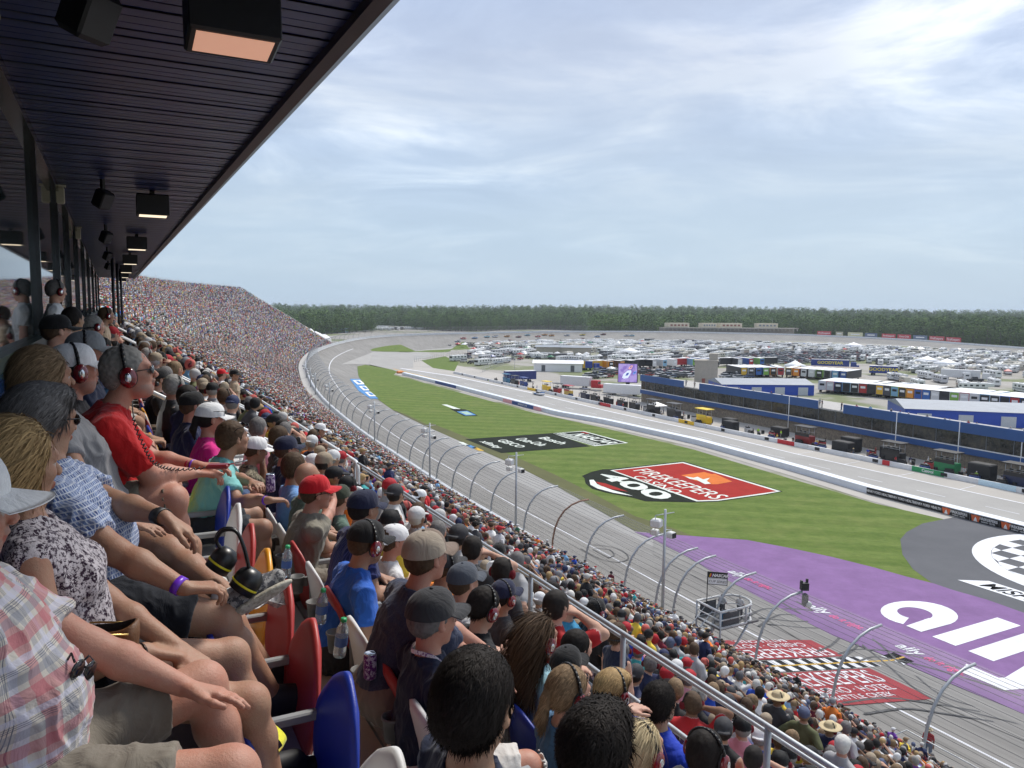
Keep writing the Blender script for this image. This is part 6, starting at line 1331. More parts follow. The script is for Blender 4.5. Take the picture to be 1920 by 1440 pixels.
# ------------------------------------------------------------------ crowd figures at several levels of detail
def hatprims(s, kind):
    H, Rm = s['head'], s['HR']; g = lambda x, y, z: H+Rm@A3(x, y, z)*1.07
    if kind == 'cap': return [el(g(-.014, 0, .040), A3(.112, .094, .092), Rm, .01, 3), el(g(.105, 0, .034), A3(.075, .072, .011), Rm@roty(.15), .008, 3)]
    if kind == 'back': return [el(g(-.014, 0, .040), A3(.112, .094, .092), Rm, .01, 3), el(g(-.12, 0, .02), A3(.06, .068, .011), Rm, .008, 3)]
    if kind == 'straw': return [el(g(-.01, 0, .06), A3(.105, .092, .075), Rm, .01, 3), el(g(-.005, 0, .040), A3(.20, .19, .014), Rm, .01, 3)]
    if kind == 'long': return [(*p[:-1], 3) if p[0] in 'ce' else p for p in hair_prims(s, 'long', 1.07)]
    if kind == 'bald': return []
    return [(*p[:-1], 3) if p[0] in 'ce' else p for p in hair_prims(s, 'short', 1.07)]
def earprims(s):
    H, Rm = s['head'], s['HR']; g = lambda x, y, z: H+Rm@A3(x, y, z)*1.07
    return [el(g(-.004, sy*.102, -.010), A3(.036, .026, .046), Rm, .004, 6) for sy in (1, -1)]+[rc(g(-.01, .098, .03), g(-.01, .06, .115), .010, None, .004, 7), rc(g(-.01, -.098, .03), g(-.01, -.06, .115), .010, None, .004, 7), rc(g(-.01, .06, .115), g(-.01, -.06, .115), .010, None, .004, 7)]
def variant(spec, hat, ears, h, fine):
    L_, s, q = person_layers(spec, fine=fine, lod=0 if h < .02 else 2)
    rec = lambda L, c: [(*p[:-1], c) if p[0] in 'ce' else p for p in L]
    # cut prims only trim their own layer, so they are dropped in the merged figure
    keep = lambda L: [p for p in L if p[0] in 'ce']
    pr = rec(keep(L_['body']), 0)
    Ls = [(pr, 0)]
    P_ = pr+rec(keep(L_['shirt']), 1)+rec(keep(L_['legs']), 2)+rec(keep(L_['shoes']), 5)
    ht = hatprims(s, hat)+([(*p[:-1], 8) for p in hair_prims(s, 'short', 1.03)[1:2]] if hat in ('cap', 'back', 'straw') else []); P_ += keep(ht)+(earprims(s) if ears else [])
    V, Fq, ci = sdf_mesh(P_, h)
    if h < .02: q = V/.10; N = vnormals(V, Fq); V = V+N*(((1-np.abs(2*vnoise(q*A3(1, 1, .6)+vnoise(q*.5)[:, None]*2)-1))**2-.4)*.009*np.isin(ci, (1, 2)))[:, None]+N*((vnoise(V/.011)-.5)*.006*np.isin(ci, (3, 8)))[:, None]
    return V, Fq, ci, s
def vspecs(rs, n):
    out = []
    for k in range(n):
        fem = rs.random() < .35; g = rs.uniform(.92, 1.25)
        sp = dict(lean=rs.uniform(-.08, .30), hy=rs.choice([.1, .35, .55, .7, .9, -.3, .5]), hp=rs.uniform(-.05, .25), girth=g, belly=rs.choice([0, 0, .03, .05]), female=int(fem), sleeve=rs.choice([.6, .62, .55, 0 if fem else .6, 1.9]), shorts=rs.choice([.8, .8, .75, 1.9]), yawt=rs.uniform(-.15, .3))
        m = k % 5
        if m == 1: sp.update(lean=.45, lw=(.46, .10, .62), rw=(.46, -.10, .62), lcurl=.9, rcurl=.9)
        if m == 2: sp.update(rw=(.25, -.05, 1.12), rcurl=.9)
        if m == 3: sp.update(lw=(.24, .02, .72), rw=(.24, -.06, .72))
        out.append((sp, rs.choice(['cap', 'cap', 'hair', 'hair', 'back', 'long' if fem else 'cap', 'hair', 'long' if fem else 'hair', 'straw' if k % 9 == 8 else 'cap']), rs.random() < .4))
    return out
def stand_spec(rs, k):
    sp = dict(stand=True, hip=(0, 0, .93), la=(0, .12, .09), ra=(.05, -.12, .09), lkp=(1, 0, 0), rkp=(1, 0, 0), lean=.03, hy=rs.choice([.3, .6, -.2, .9]), shorts=rs.choice([.75, 1.9]), girth=rs.uniform(.95, 1.2), sleeve=.6)
    if k % 3 == 1: sp.update(rw=(.18, -.12, 1.10), lw=(.2, .1, 1.05))
    if k % 3 == 2: sp.update(lw=(.05, .30, .95), rw=(.05, -.30, .95))
    return sp
rs = random.Random(5)
SHC = {'white': (.68, .68, .67), 'light grey': (.38, .38, .39), 'charcoal': (.06, .062, .068), 'black': (.014, .014, .016), 'navy': (.018, .025, .075), 'royal blue': (.02, .07, .42), 'sky blue': (.20, .40, .62), 'red': (.50, .02, .025), 'maroon': (.16, .015, .03),
       'orange': (.75, .20, .03), 'yellow': (.75, .55, .06), 'lime green': (.42, .75, .06), 'olive': (.12, .13, .06), 'tan': (.46, .36, .25), 'pink': (.72, .30, .36), 'purple': (.16, .05, .32), 'teal': (.05, .35, .36), 'dark green': (.02, .10, .05)}
SHW = [20, 11, 9, 16, 9, 5, 5, 7, 2, 3, 3, 1, 3, 4, 3, 2, 2, 1]; SHN = list(SHC)
SHARR = np.array([SHC[k] for k in SHN]); SHP = np.array(SHW)/sum(SHW)
SKARR = 1.15*np.array([SKIN['fair'], SKIN['fair'], SKIN['ruddy'], SKIN['tan'], SKIN['tan'], SKIN['olive'], SKIN['brown']])
LGARR = np.array([(.24, .21, .17), (.06, .07, .10), (.04, .04, .045), (.10, .14, .22), (.30, .28, .25), (.12, .12, .12), (.5, .48, .45)])
HTARR = np.array([(.70, .70, .70), (.66, .64, .60), (.55, .12, .10), (.015, .015, .016), (.05, .05, .055), (.02, .02, .022), (.03, .04, .10), (.10, .10, .11), (.42, .02, .03), (.35, .28, .2), (.02, .02, .02), (.10, .12, .2), (.25, .25, .26)])
HRARR = np.array([HAIRC['dark'], HAIRC['brown'], HAIRC['brown'], HAIRC['sandy'], HAIRC['blond'], HAIRC['grey'], HAIRC['salt'], HAIRC['white']])
FIGM = attrmat('figure', .75, objcol=True); FIGS = attrmat('crowd_figure', .8)
def palette(r_, hat, shirt=(1, 1, 1)):                # 8 colours: skin, shirt, legs, hat/hair, beard, shoes, ears, band
    sk = SKARR[r_.integers(len(SKARR))]
    hc = (.62, .50, .30) if hat == 'straw' else HTARR[r_.integers(len(HTARR))] if hat in ('cap', 'back') else HRARR[r_.integers(len(HRARR))]
    return np.array([sk, shirt, LGARR[r_.integers(len(LGARR))], hc, sk*.6, (.25, .25, .25), (.16, .008, .015), (.015, .015, .015), HRARR[r_.integers(len(HRARR))]])
r2 = np.random.default_rng(3)
def to_uvw(P_): u, v = to_uv(P_); return u, v, P_[2]-CAMZ
def inview(P_, mx=90, my=120):
    x, y, d = proj(P_); return d > .6 and -mx < x < 1920+mx and -my < y < 1440+my
# detailed shared figures
VA = []
for k, (sp, hat, ears) in enumerate(vspecs(rs, 22)):
    V, Fq, ci, s = variant(sp, hat, ears, .0135, True); pal = palette(r2, hat); col = np.c_[pal[ci]*np.where(np.isin(ci, (3, 8)), .6+.8*vnoise(V/.012), 1)[:, None] if hat in ('hair', 'long') else pal[ci], np.where(ci == 1, 0.0, 1.0)]
    VA.append((npmesh('person', V, Fq, [FIGM], smooth=True, col=col), hat, ears, sp.get('female'), s['head']))
VSt = []
for k in range(9):
    hat = ['cap', 'hair', 'cap', 'straw', 'hair', 'back', 'long', 'cap', 'hair'][k]; V, Fq, ci, s = variant(stand_spec(rs, k), hat, k % 3 == 0, .0145, False); pal = palette(r2, hat)
    VSt.append((npmesh('person', V, Fq, [FIGM], smooth=True, col=np.c_[pal[ci], np.where(ci == 1, 0.0, 1.0)]), hat, k % 3 == 0, 0, s['head']))
HATW = {'cap': 'a cap', 'back': 'a backwards cap', 'straw': 'a straw hat', 'long': 'long hair', 'hair': 'short hair', 'bald': 'a bare head'}
def put_person(v, loc, rz, where, group, sc=1.0, shirt=None, verb='seated', name='person'):
    me, hat, ears, fem, hd = v; nm = shirt or SHN[r2.choice(len(SHN), p=SHP)]
    o = link(name, me, None, ('person in %s shirt with %s%s %s %s' % (nm, HATW[hat], ' and headset' if ears else '', verb, where)).replace('  ', ' '), 'person', group, loc=tuple(loc), rz=rz)
    c = np.array(SHC[nm])*r2.uniform(.85, 1.15); o.color = (*np.clip(c, 0, 1), 1); o.scale = (sc,)*3; return o
# ---- all seat positions

def near_hero(u, v): return any(abs(u-a) < du and abs(v-b) < .5 for a, b, du in occupied)
def aisle(u, lst, w=.75): return any(abs(u-a) < w for a in lst)
seatsA = []
for r in range(5):
    for u in np.arange(2.0, 60, .5):
        uu = u+r2.uniform(-.06, .06)
        if aisle(u, (10.4, 17.5, 25.5, 34.5, 46), .75): continue
        if (r <= 1 and u < 6.4) or u < 5.0: continue
        if r2.random() < .05 or near_hero(uu, BACK[r]+.22): continue
        seatsA.append((sf(uu, BACK[r]+.16+r2.uniform(-.03, .05), FLOOR[r]), 'upper', AZ+r2.uniform(-.12, .25)))
for u in np.arange(2, 60, .62):                        # people standing on the cross walkway
    if r2.random() < .55 and not near_hero(u, 4.5): seatsA.append((sf(u, 4.35+r2.uniform(0, .6), DECKW), 'deck', AZ+r2.uniform(-.3, .6)))
for k in range(NLOW):
    v, w = lowrow(k)
    for u in np.arange(-8, 63.5, .5):
        if aisle(u, AISLES, .62) or r2.random() < .09: continue
        seatsA.append((sf(u+r2.uniform(-.08, .08), v+r2.uniform(-.02, .08), w), 'stand' if r2.random() < .018 else 'low', AZ+r2.uniform(-.2, .35)))
for u in np.arange(16, 62, 1.4):
    if r2.random() < .42: seatsA.append((sf(u+r2.uniform(-.5, .5), 33.9+r2.uniform(-.1, .5), -23.25 if 1 else 0), 'rail', AZ+r2.uniform(-.4, .6)))
seatsA = [a for a in seatsA if inview(a[0]+A3(0, 0, 1.0))]
dist = np.array([proj(a[0]+A3(0, 0, 1))[2] for a in seatsA]); order = np.argsort(dist)
NIND = 165
for q in order[:NIND]:
    P_, kind, rz = seatsA[q]; u, v, w = to_uvw(P_)
    st = kind in ('deck', 'stand', 'rail'); v_ = VSt[r2.integers(len(VSt))] if st else VA[r2.integers(len(VA))]
    where = {'upper': 'past the stairs' if u > 9.9 else 'above the front rail', 'deck': 'on the cross walkway', 'low': 'in the lower crowd', 'stand': 'in the lower crowd', 'rail': 'at the trackside rail'}[kind]
    put_person(v_, P_, rz, where, 'spectators in the near stand', r2.uniform(.94, 1.04), verb='standing' if st else 'seated')
rest = [(seatsA[q], dist[q]) for q in order[NIND:]]
# ---- the rest of the crowd: one object
def lodmesh(h, n, seedk, fine=False):
    out = []; rr = random.Random(seedk)
    for sp, hat, ears in vspecs(rr, n): V, Fq, ci, s = variant(sp, hat, ears, h, fine); out.append((V, Fq, ci, hat))
    return out
def manual(lod, st=False):
    mb = MB(); L = []
    def mark(c): L.extend([c]*(len(mb.v)-len(L)))
    z0 = .93 if st else .5
    n = 4 if lod == 2 else 2
    if lod == 2:
        mb.ell((.03, 0, z0+.72), (.085, .075, .10), 4); mark(0)
        mb.ell((-.0, 0, z0+.77), (.105, .092, .085), 4); mark(3)
        if rs.random() < .6: mb.box((.11, 0, z0+.775), (.10, .13, .02)); mark(3)
        mb.lathe((0, 0, 0), [(.10, z0-.05), (.17, z0), (.15, z0+.22), (.20, z0+.40), (.16, z0+.52), (.05, z0+.60)], 6); mark(1)
        for sy in (1, -1):
            mb.tube([(0, sy*.2, z0+.48), (.05, sy*.25, z0+.22)], [.06, .05], 4); mark(1); mb.tube([(.05, sy*.25, z0+.22), (.30, sy*.12, z0+.10)], [.045, .03], 4); mark(0)
            if st: mb.tube([(0, sy*.1, z0), (0, sy*.12, .1)], [.10, .06], 5); mark(2)
            else: mb.tube([(0, sy*.1, z0), (.42, sy*.13, z0+.02)], [.10, .08], 5); mark(2); mb.tube([(.42, sy*.13, z0), (.42, sy*.13, .08)], [.06, .045], 4); mark(0)
    else:
        o = .092; mb.add([(o+.02, 0, z0+.72), (-o, 0, z0+.74), (0, o, z0+.72), (0, -o, z0+.72), (.0, 0, z0+.86), (0, 0, z0+.60)], [(0, 2, 5), (2, 1, 5), (1, 3, 5), (3, 0, 5)]); mark(0)
        mb.add([(o+.05, 0, z0+.76), (-o-.01, 0, z0+.74), (0, o, z0+.76), (0, -o, z0+.76), (.0, 0, z0+.87)], [(0, 4, 2), (2, 4, 1), (1, 4, 3), (3, 4, 0)]); mark(3)
        mb.box((0, 0, z0+.26), (.24, .42, .58), top=(.7, .75)); mark(1)
        if st: mb.box((0, 0, z0/2), (.2, .34, z0)); mark(2)
        else: mb.box((.24, 0, z0-.02), (.46, .34, .16)); mark(2 if rs.random() < .75 else 0)
    V = np.array(mb.v); tri = []
    for f in mb.f:
        for j in range(1, len(f)-1): tri.append((f[0], f[j], f[j+1]))
    return V, np.array(tri), np.array(L), 'cap'
T1 = [(V, np.concatenate([F_[:, :3], F_[:, [0, 2, 3]]]), c, hh) for V, F_, c, hh in lodmesh(.034, 14, 21)]
T2 = [manual(2) for _ in range(8)]; T3 = [manual(3) for _ in range(6)]; T2s = [manual(2, True) for _ in range(3)]; T3s = [manual(3, True)]
bucket = {}
def stuff_add(tset, P_, rz): bucket.setdefault((tset, int(r2.integers(99))), []).append((P_, rz))
for (P_, kind, rz), d in rest:
    st = kind in ('deck', 'stand', 'rail'); stuff_add('1' if d < 36 and not st else ('2s' if st else '2'), P_, rz)
for i in range(FS0+1, FS1):
    ds = math.dist(WUV[i], WUV[i-1])
    for k in range(1, NR):
        pos = r2.random(4)[:max(1, int(ds/.52))]
        for t in (np.arange(4)+r2.random(4)*.3)[:int(round(ds/.5))]*.5/ds:
            if r2.random() < .05+.22*(_tab[i % 32, k//3 % 32, 5] > .82): continue
            x, y, z = farrow(i, k); x0, y0, z0 = farrow(i-1, k); t += r2.uniform(-.2, .2)/ds; P_ = A3(x0+(x-x0)*t, y0+(y-y0)*t, z)+r2.uniform(-.14, .14, 3)*A3(1, 1, .6)
            if (i % 9) == 5 and t < .4: continue
            d = proj(P_)[2]
            if inview(P_): stuff_add('2' if d < 90 else '3', P_, AZ-math.atan2(WN[i][0], WN[i][1])+r2.uniform(-.2, .2))
Vs, Fs, Cs = [], [], []; base = 0; npeople = 0
TS = {'1': T1, '2': T2, '3': T3, '2s': T2s}
for (ts, k), lst in bucket.items():
    V, Fq, ci, hat = TS[ts][k % len(TS[ts])]; m = len(lst); npeople += m
    P_ = np.array([a[0] for a in lst]); rz = np.array([a[1] for a in lst]); sc = r2.uniform(.92, 1.06, m); c, s = np.cos(rz)*sc, np.sin(rz)*sc
    X = V[None, :, 0]*c[:, None]-V[None, :, 1]*s[:, None]; Y = V[None, :, 0]*s[:, None]+V[None, :, 1]*c[:, None]; Z = V[None, :, 2]*sc[:, None]
    W3 = np.stack([X, Y, Z], -1)+P_[:, None, :]
    pal = np.empty((m, 9, 3)); pal[:, 8] = HRARR[r2.integers(len(HRARR), size=m)]; pal[:, 0] = SKARR[r2.integers(len(SKARR), size=m)]; pal[:, 1] = SHARR[r2.choice(len(SHN), size=m, p=SHP)]*r2.uniform(.85, 1.4, (m, 1)); pal[:, 2] = LGARR[r2.integers(len(LGARR), size=m)]
    cap = r2.random(m) < .55; pal[:, 3] = np.where(cap[:, None], HTARR[r2.integers(len(HTARR), size=m)], HRARR[r2.integers(len(HRARR), size=m)]); pal[:, 4] = pal[:, 0]*.6; pal[:, 5] = .2; pal[:, 6] = (.16, .008, .015); pal[:, 7] = .015
    if hat == 'straw': pal[:, 3] = (.62, .5, .3)
    C = pal[:, ci]; C = np.concatenate([np.clip(C, 0, 1), np.ones((*C.shape[:2], 1))], -1)
    Vs.append(W3.reshape(-1, 3)); Cs.append(C.reshape(-1, 4)); Fs.append((Fq[None]+(np.arange(m)*len(V))[:, None, None]).reshape(-1, 3)+base); base += m*len(V)
me = npmesh('crowd', np.concatenate(Vs), np.concatenate(Fs), [FIGS], smooth=True, col=np.concatenate(Cs)); print('CROWD', npeople, len(me.vertices))
link('crowd', me, None, 'dense crowd of spectators filling the lower and far stands', 'crowd', kind='stuff')
del Vs, Fs, Cs
# ------------------------------------------------------------------ pit wall, banners, pit lane marks
def seg_frame(a, b):
    d = (b-a)/np.linalg.norm(b-a); return d, np.array([-d[1], d[0]])
def wallrun(pxs, w, h, mat, name, label, cat, sep=None, off=0.0):
    A = resample(pxs, 80); V = []
    for i in range(len(A)):
        d, n = seg_frame(A[max(i-1, 0)], A[min(i+1, len(A)-1)]); 
        for o, z in ((off, 0), (off, h), (off+w, h), (off+w, 0)): p = A[i]+n*o; V.append((p[0], p[1], z))
    m = MB(); m.add(V, [(4*i+k, 4*i+4+k, 4*i+4+(k+1) % 4, 4*i+(k+1) % 4) for i in range(len(A)-1) for k in range(4)]); return m.build(name, mat, label=label, cat=cat)
WALLB = M('pit_wall_paint', (.66, .70, .76), .55, .05, .7)
wallrun(PW[1:], 1.7, 1.0, WALLB, 'pit_wall', 'long low white pit wall between the grass and the pit lane', 'pit wall')
def along(pxa, pxb, z0, z1, off=-.03):                 # panel flush against the pit wall face
    a, b = at_z(*pxa, 0), at_z(*pxb, 0); d = norm(b-a); n = np.array([-d[1], d[0], 0]); return a+n*off, b+n*off, d, n
def banner(pxa, pxb, bg, texts, label, z0=.05, z1=.97, extra=None, nm='wall_banner'):
    a, b, d, n = along(pxa, pxb, z0, z1); L_ = np.linalg.norm(b-a); m = MB(); r_ = empty(nm, tuple((a+b)/2), 0, label, 'banner', None); inv = Matrix.Translation(r_.location).inverted()
    m.box(((a+b)/2)+A3(0, 0, (z0+z1)/2)-n*.0, (L_, .03, z1-z0), 0, rz=math.atan2(d[1], d[0])); o = m.build('panel', bg, r_); o.matrix_parent_inverse = inv
    for k, (t, f, sz, mt, sx) in enumerate(texts):
        m = MB(); O = a+d*L_*f+A3(0, 0, (z0+z1)/2+(sx[1] if isinstance(sx, tuple) else 0))-n*.022; text_on(m, t, O, d, (0, 0, 1), sz, bold=.02*sz, sx=sx[0] if isinstance(sx, tuple) else sx); o = m.build('lettering', mt, r_); o.matrix_parent_inverse = inv
    if extra: extra(r_, inv, a, b, d, n, L_)
    return r_
BK = P((.008, .008, .01), .5, 'banner_black'); WT = P((.78, .78, .78), .5, 'banner_white'); RD = P((.55, .02, .03), .5, 'banner_red'); BL_ = P((.015, .06, .25), .5, 'banner_blue'); YL = P((.8, .5, .02), .5, 'banner_yellow'); OR_ = P((.65, .13, .04), .5, 'banner_orange'); GN = P((.02, .28, .10), .5, 'banner_green')
banner((1625, 925.5), (1764, 961.5), BK, [('HENRY FORD HEALTH', f, .50, WT, .82) for f in (.17, .5, .83)], 'black wall banner with Henry Ford Health lettering repeated three times'.replace('Henry Ford Health', 'white health sponsor'))
for k, (x0, y0, x1, y1) in enumerate(((1764, 962, 1818, 976), (1818, 976, 1874, 990), (1874, 990, 1932, 1005), (1932, 1005, 1992, 1021))):
    def em(r_, inv, a, b, d, n, L_):
        m = MB(); c0 = a+d*.75+A3(0, 0, .5)-n*.022; pts = [(-.62, .42), (-.45, -.42), (.45, -.42), (.62, .42), (.3, .36), (0, .46), (-.3, .36)]; m.add([c0+d*p[0]+A3(0, 0, p[1]) for p in pts], [tuple(range(7))]); o = m.build('flame_emblem', OR_, r_); o.matrix_parent_inverse = inv
        m = MB(); pts = [(-.25, -.40), (.25, -.40), (.12, -.05), (0, .2), (-.15, -.05)]; m.add([c0+d*p[0]-n*.004+A3(0, 0, p[1]) for p in pts], [tuple(range(5))]); o = m.build('flame', WT, r_); o.matrix_parent_inverse = inv
    banner((x0+.4, y0), (x1-.4, y1), BK, [('FIREKEEPERS', .63, .50, WT, (.85, .10)), ('CASINO · HOTEL', .63, .24, WT, (1.0, -.28))], 'black wall banner with orange flame emblem and casino lettering, %s' % ['left one beside the health banner', 'second from the left', 'third from the left', 'cut off at the picture edge'][k], extra=em)
banner((960, 757.6), (1000, 768), BL_, [('MISPEEDWAY.COM', .5, .62, WT, 1.0)], 'dark blue wall banner with white web address between two pink ones')
banner((943, 753), (959.5, 757.3), P((.75, .35, .38), .5, 'banner_pink'), [], 'pink banner on the left of the web address on the pit wall'); banner((1000.5, 768.1), (1014, 771.5), P((.75, .35, .38), .5, 'banner_pink'), [], 'pink banner on the right of the web address on the pit wall')
banner((816, 718.5), (855, 728.4), BL_, [('★ ★ ★ ★', .5, .6, WT, 1.0)][:0], 'small dark blue banner near the far end of the pit wall')
m = MB(); c0 = at_z(750, 700, 0); m.box(c0+A3(0, 0, .5), (2.6, 1.8, 1.0), 0, rz=.6, bev=.3); tag(m.build('barrel_barrier', P((.7, .22, .04), .6, 'barrel_orange')), 'orange crash barrier at the tip of the pit wall', 'crash barrier')
wallrun(PR[1:], .35, .85, WALLP, 'pit_row_wall', 'low white wall along the pit stalls', 'pit wall')
prw = resample(PR[1:], 200)
def pr_at(x, back=0.0):                                # point on the pit row wall below that pixel column
    best = min(range(200), key=lambda i: abs(proj((*prw[i], 0))[0]-x)); d, n = seg_frame(prw[max(best-1, 0)], prw[min(best+1, 199)]); p = prw[best]+n*back; return np.array([p[0], p[1], 0.]), math.atan2(d[1], d[0]), d, n
m = MB()
for k in range(7, 190, 9):
    i = k; d, n = seg_frame(prw[i-1], prw[i+1]); p = prw[i]-n*.02; m = MB(); m.box((p[0]-n[0]*.03, p[1]-n[1]*.03, .45), (1.1, .05, .55), 0, rz=math.atan2(d[1], d[0])); tag(m.build('pit_sign', BK), 'small black stall number board on the low pit row wall', 'sign', 'stall boards on the pit row wall')
for (xa, xb, mt, tx) in ((1455, 1492, RD, 'red'), (1655, 1670, RD, 'second red'), (1715, 1776, GN, 'green'), (1836, 1904, P((.55, .72, .82), .5, 'banner_pale'), 'pale blue'), (1270, 1298, YL, 'yellow'), (1122, 1145, RD, 'dark red'), (990, 1006, YL, 'small yellow')):
    A_, _, _, _ = pr_at(xa, -.03); B_, _, _, _ = pr_at(xb, -.03); c0 = (A_+B_)/2; L_ = np.linalg.norm(B_-A_); d = norm(B_-A_); m = MB(); m.box((c0[0], c0[1], .45), (L_, .06, .88), 0, rz=math.atan2(d[1], d[0])); o = m.build('panel', mt); r_ = empty('wall_banner', (0, 0, 0), 0, '%s sponsor banner on the low pit row wall' % tx, 'banner'); o.parent = r_
    if tx == 'green': m = MB(); text_on(m, 'Castrol', c0+A3(0, 0, .45)-np.array([-d[1], d[0], 0])*.04, d, (0, 0, 1), .7, bold=.02); m.build('lettering', WT, r_)
# lane marks: white corner ticks of the stalls
m = MB(); pl = resample(PRL, 300); pwl = resample(PW, 300)
for k in range(20, 290, 9):
    d, n = seg_frame(pl[k-1], pl[k+1]); w = (pwl[k]+pl[k])/2
    dist_ = abs((pwl[k]-pl[k])@n); c1 = pl[k]-n*dist_*.42
    m.box((c1[0], c1[1], .04), (4.6, .16, .004), 0, rz=math.atan2(d[1], d[0])); c2 = pl[k]+n*2.6; m.box((c2[0], c2[1], .04), (.14, 5.0, .004), 0, rz=math.atan2(d[1], d[0])+.1)
m.build('stall_markings', WP_W, kind='structure')
# ------------------------------------------------------------------ suite building on pit road
def zpx(x, y, z): return at_z(x, y, z)[:2]
SB = [zpx(1200, 737, 2.6), zpx(1310, 758, 2.6), zpx(1475, 788, 2.6), zpx(1700, 831, 2.6), zpx(1920, 872, 2.6), zpx(2300, 942, 2.6)]
SBp = resample([(proj((*p, 0))[0], proj((*p, 0))[1]) for p in SB], 60)
def facade(name, z0, z1, off, mat, parent, i0=0, i1=60, thick=.3):
    V = []
    for i in range(i0, i1):
        d, n = seg_frame(SBp[max(i-1, 0)], SBp[min(i+1, 59)])
        for o, z in ((off, z0), (off, z1), (off+thick, z1), (off+thick, z0)): p = SBp[i]+n*o; V.append((p[0], p[1], z))
    k_ = i1-i0; m = MB(); m.add(V, [(4*i+k, 4*i+4+k, 4*i+4+(k+1) % 4, 4*i+(k+1) % 4) for i in range(k_-1) for k in range(4)]+[(0, 1, 2, 3), (4*k_-1, 4*k_-2, 4*k_-3, 4*k_-4)]); return m.build(name, mat, parent)
sb = empty('pit_building', (*SBp[20], 0), 0, 'long two storey pit road suite building with blue fascia bands and a dark glass front', 'building'); 
BLUEF = M('blue_fascia', (.022, .085, .26), .45, .08, .3); STONE = M('stone_wall', (.23, .19, .14), .85, .35, 1.6, wear=((.12, .10, .08), 4, .5)); inv = Matrix.Translation(sb.location).inverted()
def glassf():
    m, nt, b = newmat('suite_window'); L = nt.links; co = coords(nt, 'World'); c = mixc(nt, ramp(nt, noise(nt, .8, 5, .8, co), [(.45, 0), (.7, 1)]), (.012, .014, .015), (.075, .065, .045)); L.new(c, b.inputs['Base Color']); b.inputs['Roughness'].default_value = .15; return m
iA, iB = 18, 27
def nearest_i(x): return min(range(60), key=lambda i: abs(proj((*SBp[i], 5))[0]-x))
g1a, g1b = nearest_i(1280), nearest_i(1310); g2a, g2b = nearest_i(1530), nearest_i(1577)
for nm, z0, z1, off, mt, a, b in (('ground_floor_wall', 0, 2.6, .5, STONE, 0, 60), ('lower_band', 2.6, 3.7, 0, BLUEF, 0, 60), ('white_line', 3.7, 3.85, -.03, WT, 0, 60), ('glazing', 3.85, 6.3, .35, glassf(), 0, 60), ('parapet', 6.3, 8.1, -.1, BLUEF, 0, g1a+1), ('parapet', 6.3, 8.1, -.1, BLUEF, g1b, g2a+1), ('parapet', 6.3, 8.1, -.1, BLUEF, g2b, 60), ('roof_deck', 6.2, 6.6, .5, CONC, 0, 60)):
    o = facade(nm, z0, z1, off, mt, sb, a, b, thick=11 if nm == 'roof_deck' else .3); o.matrix_parent_inverse = inv
for i in range(1, 60, 2):
    d, n = seg_frame(SBp[i-1], SBp[min(i+1, 59)]); m = MB(); p = SBp[i]+n*.33; m.box((p[0], p[1], 5.05), (.12, .12, 2.4), 0, rz=math.atan2(d[1], d[0])); o = m.build('window_mullion', P((.12, .13, .14), .5), sb); o.matrix_parent_inverse = inv
m = MB(); A0, B0 = SBp[0], SBp[-1]; o = facade('back_wall', 0, 6.5, 11.5, CONC, sb); o.matrix_parent_inverse = inv
# ------------------------------------------------------------------ vehicle templates (palette coloured)
VEHM = attrmat('vehicle_paint', .35)
def tpl(parts):
    """parts: list of (MB, rgb) -> V, tris, colours"""
    V, T, C = [], [], []
    for mb, c in parts:
        for f in mb.f:
            b = len(V); V += [mb.v[i] for i in f]; C += [c]*len(f); T += [(b, b+j, b+j+1) for j in range(1, len(f)-1)]
    return np.array(V, float), np.array(T), np.array(C, float)
B_ = lambda c, d, **k: MB().box(c, d, **k)
GLC = (.02, .025, .03); TYC = (.02, .02, .02)
def wheels(xs, y, r=.36): 
    m = MB()
    for x in xs:
        for sy in (1, -1): m.tube([(x, sy*(y-.12), r), (x, sy*(y+.02), r)], r, 8)
    return (m, TYC)
def t_rv(L_, h, c, st, kind):
    w = 2.5; p = [(B_((0, 0, .45+h/2), (L_, w, h), bev=.12), c), wheels([-L_*.25, -L_*.15] if kind else [-L_*.28, L_*.33], w/2, .42), (B_((0, 0, .40), (L_*.94, w*.9, .3)), (.1, .1, .1))]
    m = MB()
    for sx in np.linspace(-L_*.38, L_*.3, 4): m.box((sx, 0, .45+h*.66), (L_*.11, w+.03, h*.22))
    m.box((L_/2-.0, 0, .45+h*.62), (.06, w*.85, h*.35)) if not kind else None; m.box((-L_/2, 0, .45+h*.6), (.06, w*.5, h*.2)); p.append((m, GLC))
    m = MB(); m.box((0, 0, .45+h*.34), (L_*.96, w+.02, h*.09)); m.box((0, 0, .45+h*.22), (L_*.8, w+.02, h*.04)); p.append((m, st))
    m = MB(); m.box((L_*.2, 0, .45+h+.12), (.9, .8, .24)); m.box((-L_*.2, 0, .45+h+.12), (.8, .7, .22)); m.box((-L_*.38, .5, .45+h+.06), (.5, .4, .12)); p.append((m, (.62, .62, .60)))
    if kind == 2: p.append((B_((L_/2+1.0, 0, .45+h*.72), (2.2, w*.95, h*.5), bev=.15), c))
    if kind: p.append((B_((L_/2+.5, 0, .6), (1.4, .3, .1)), (.1, .1, .1)))
    return tpl(p)
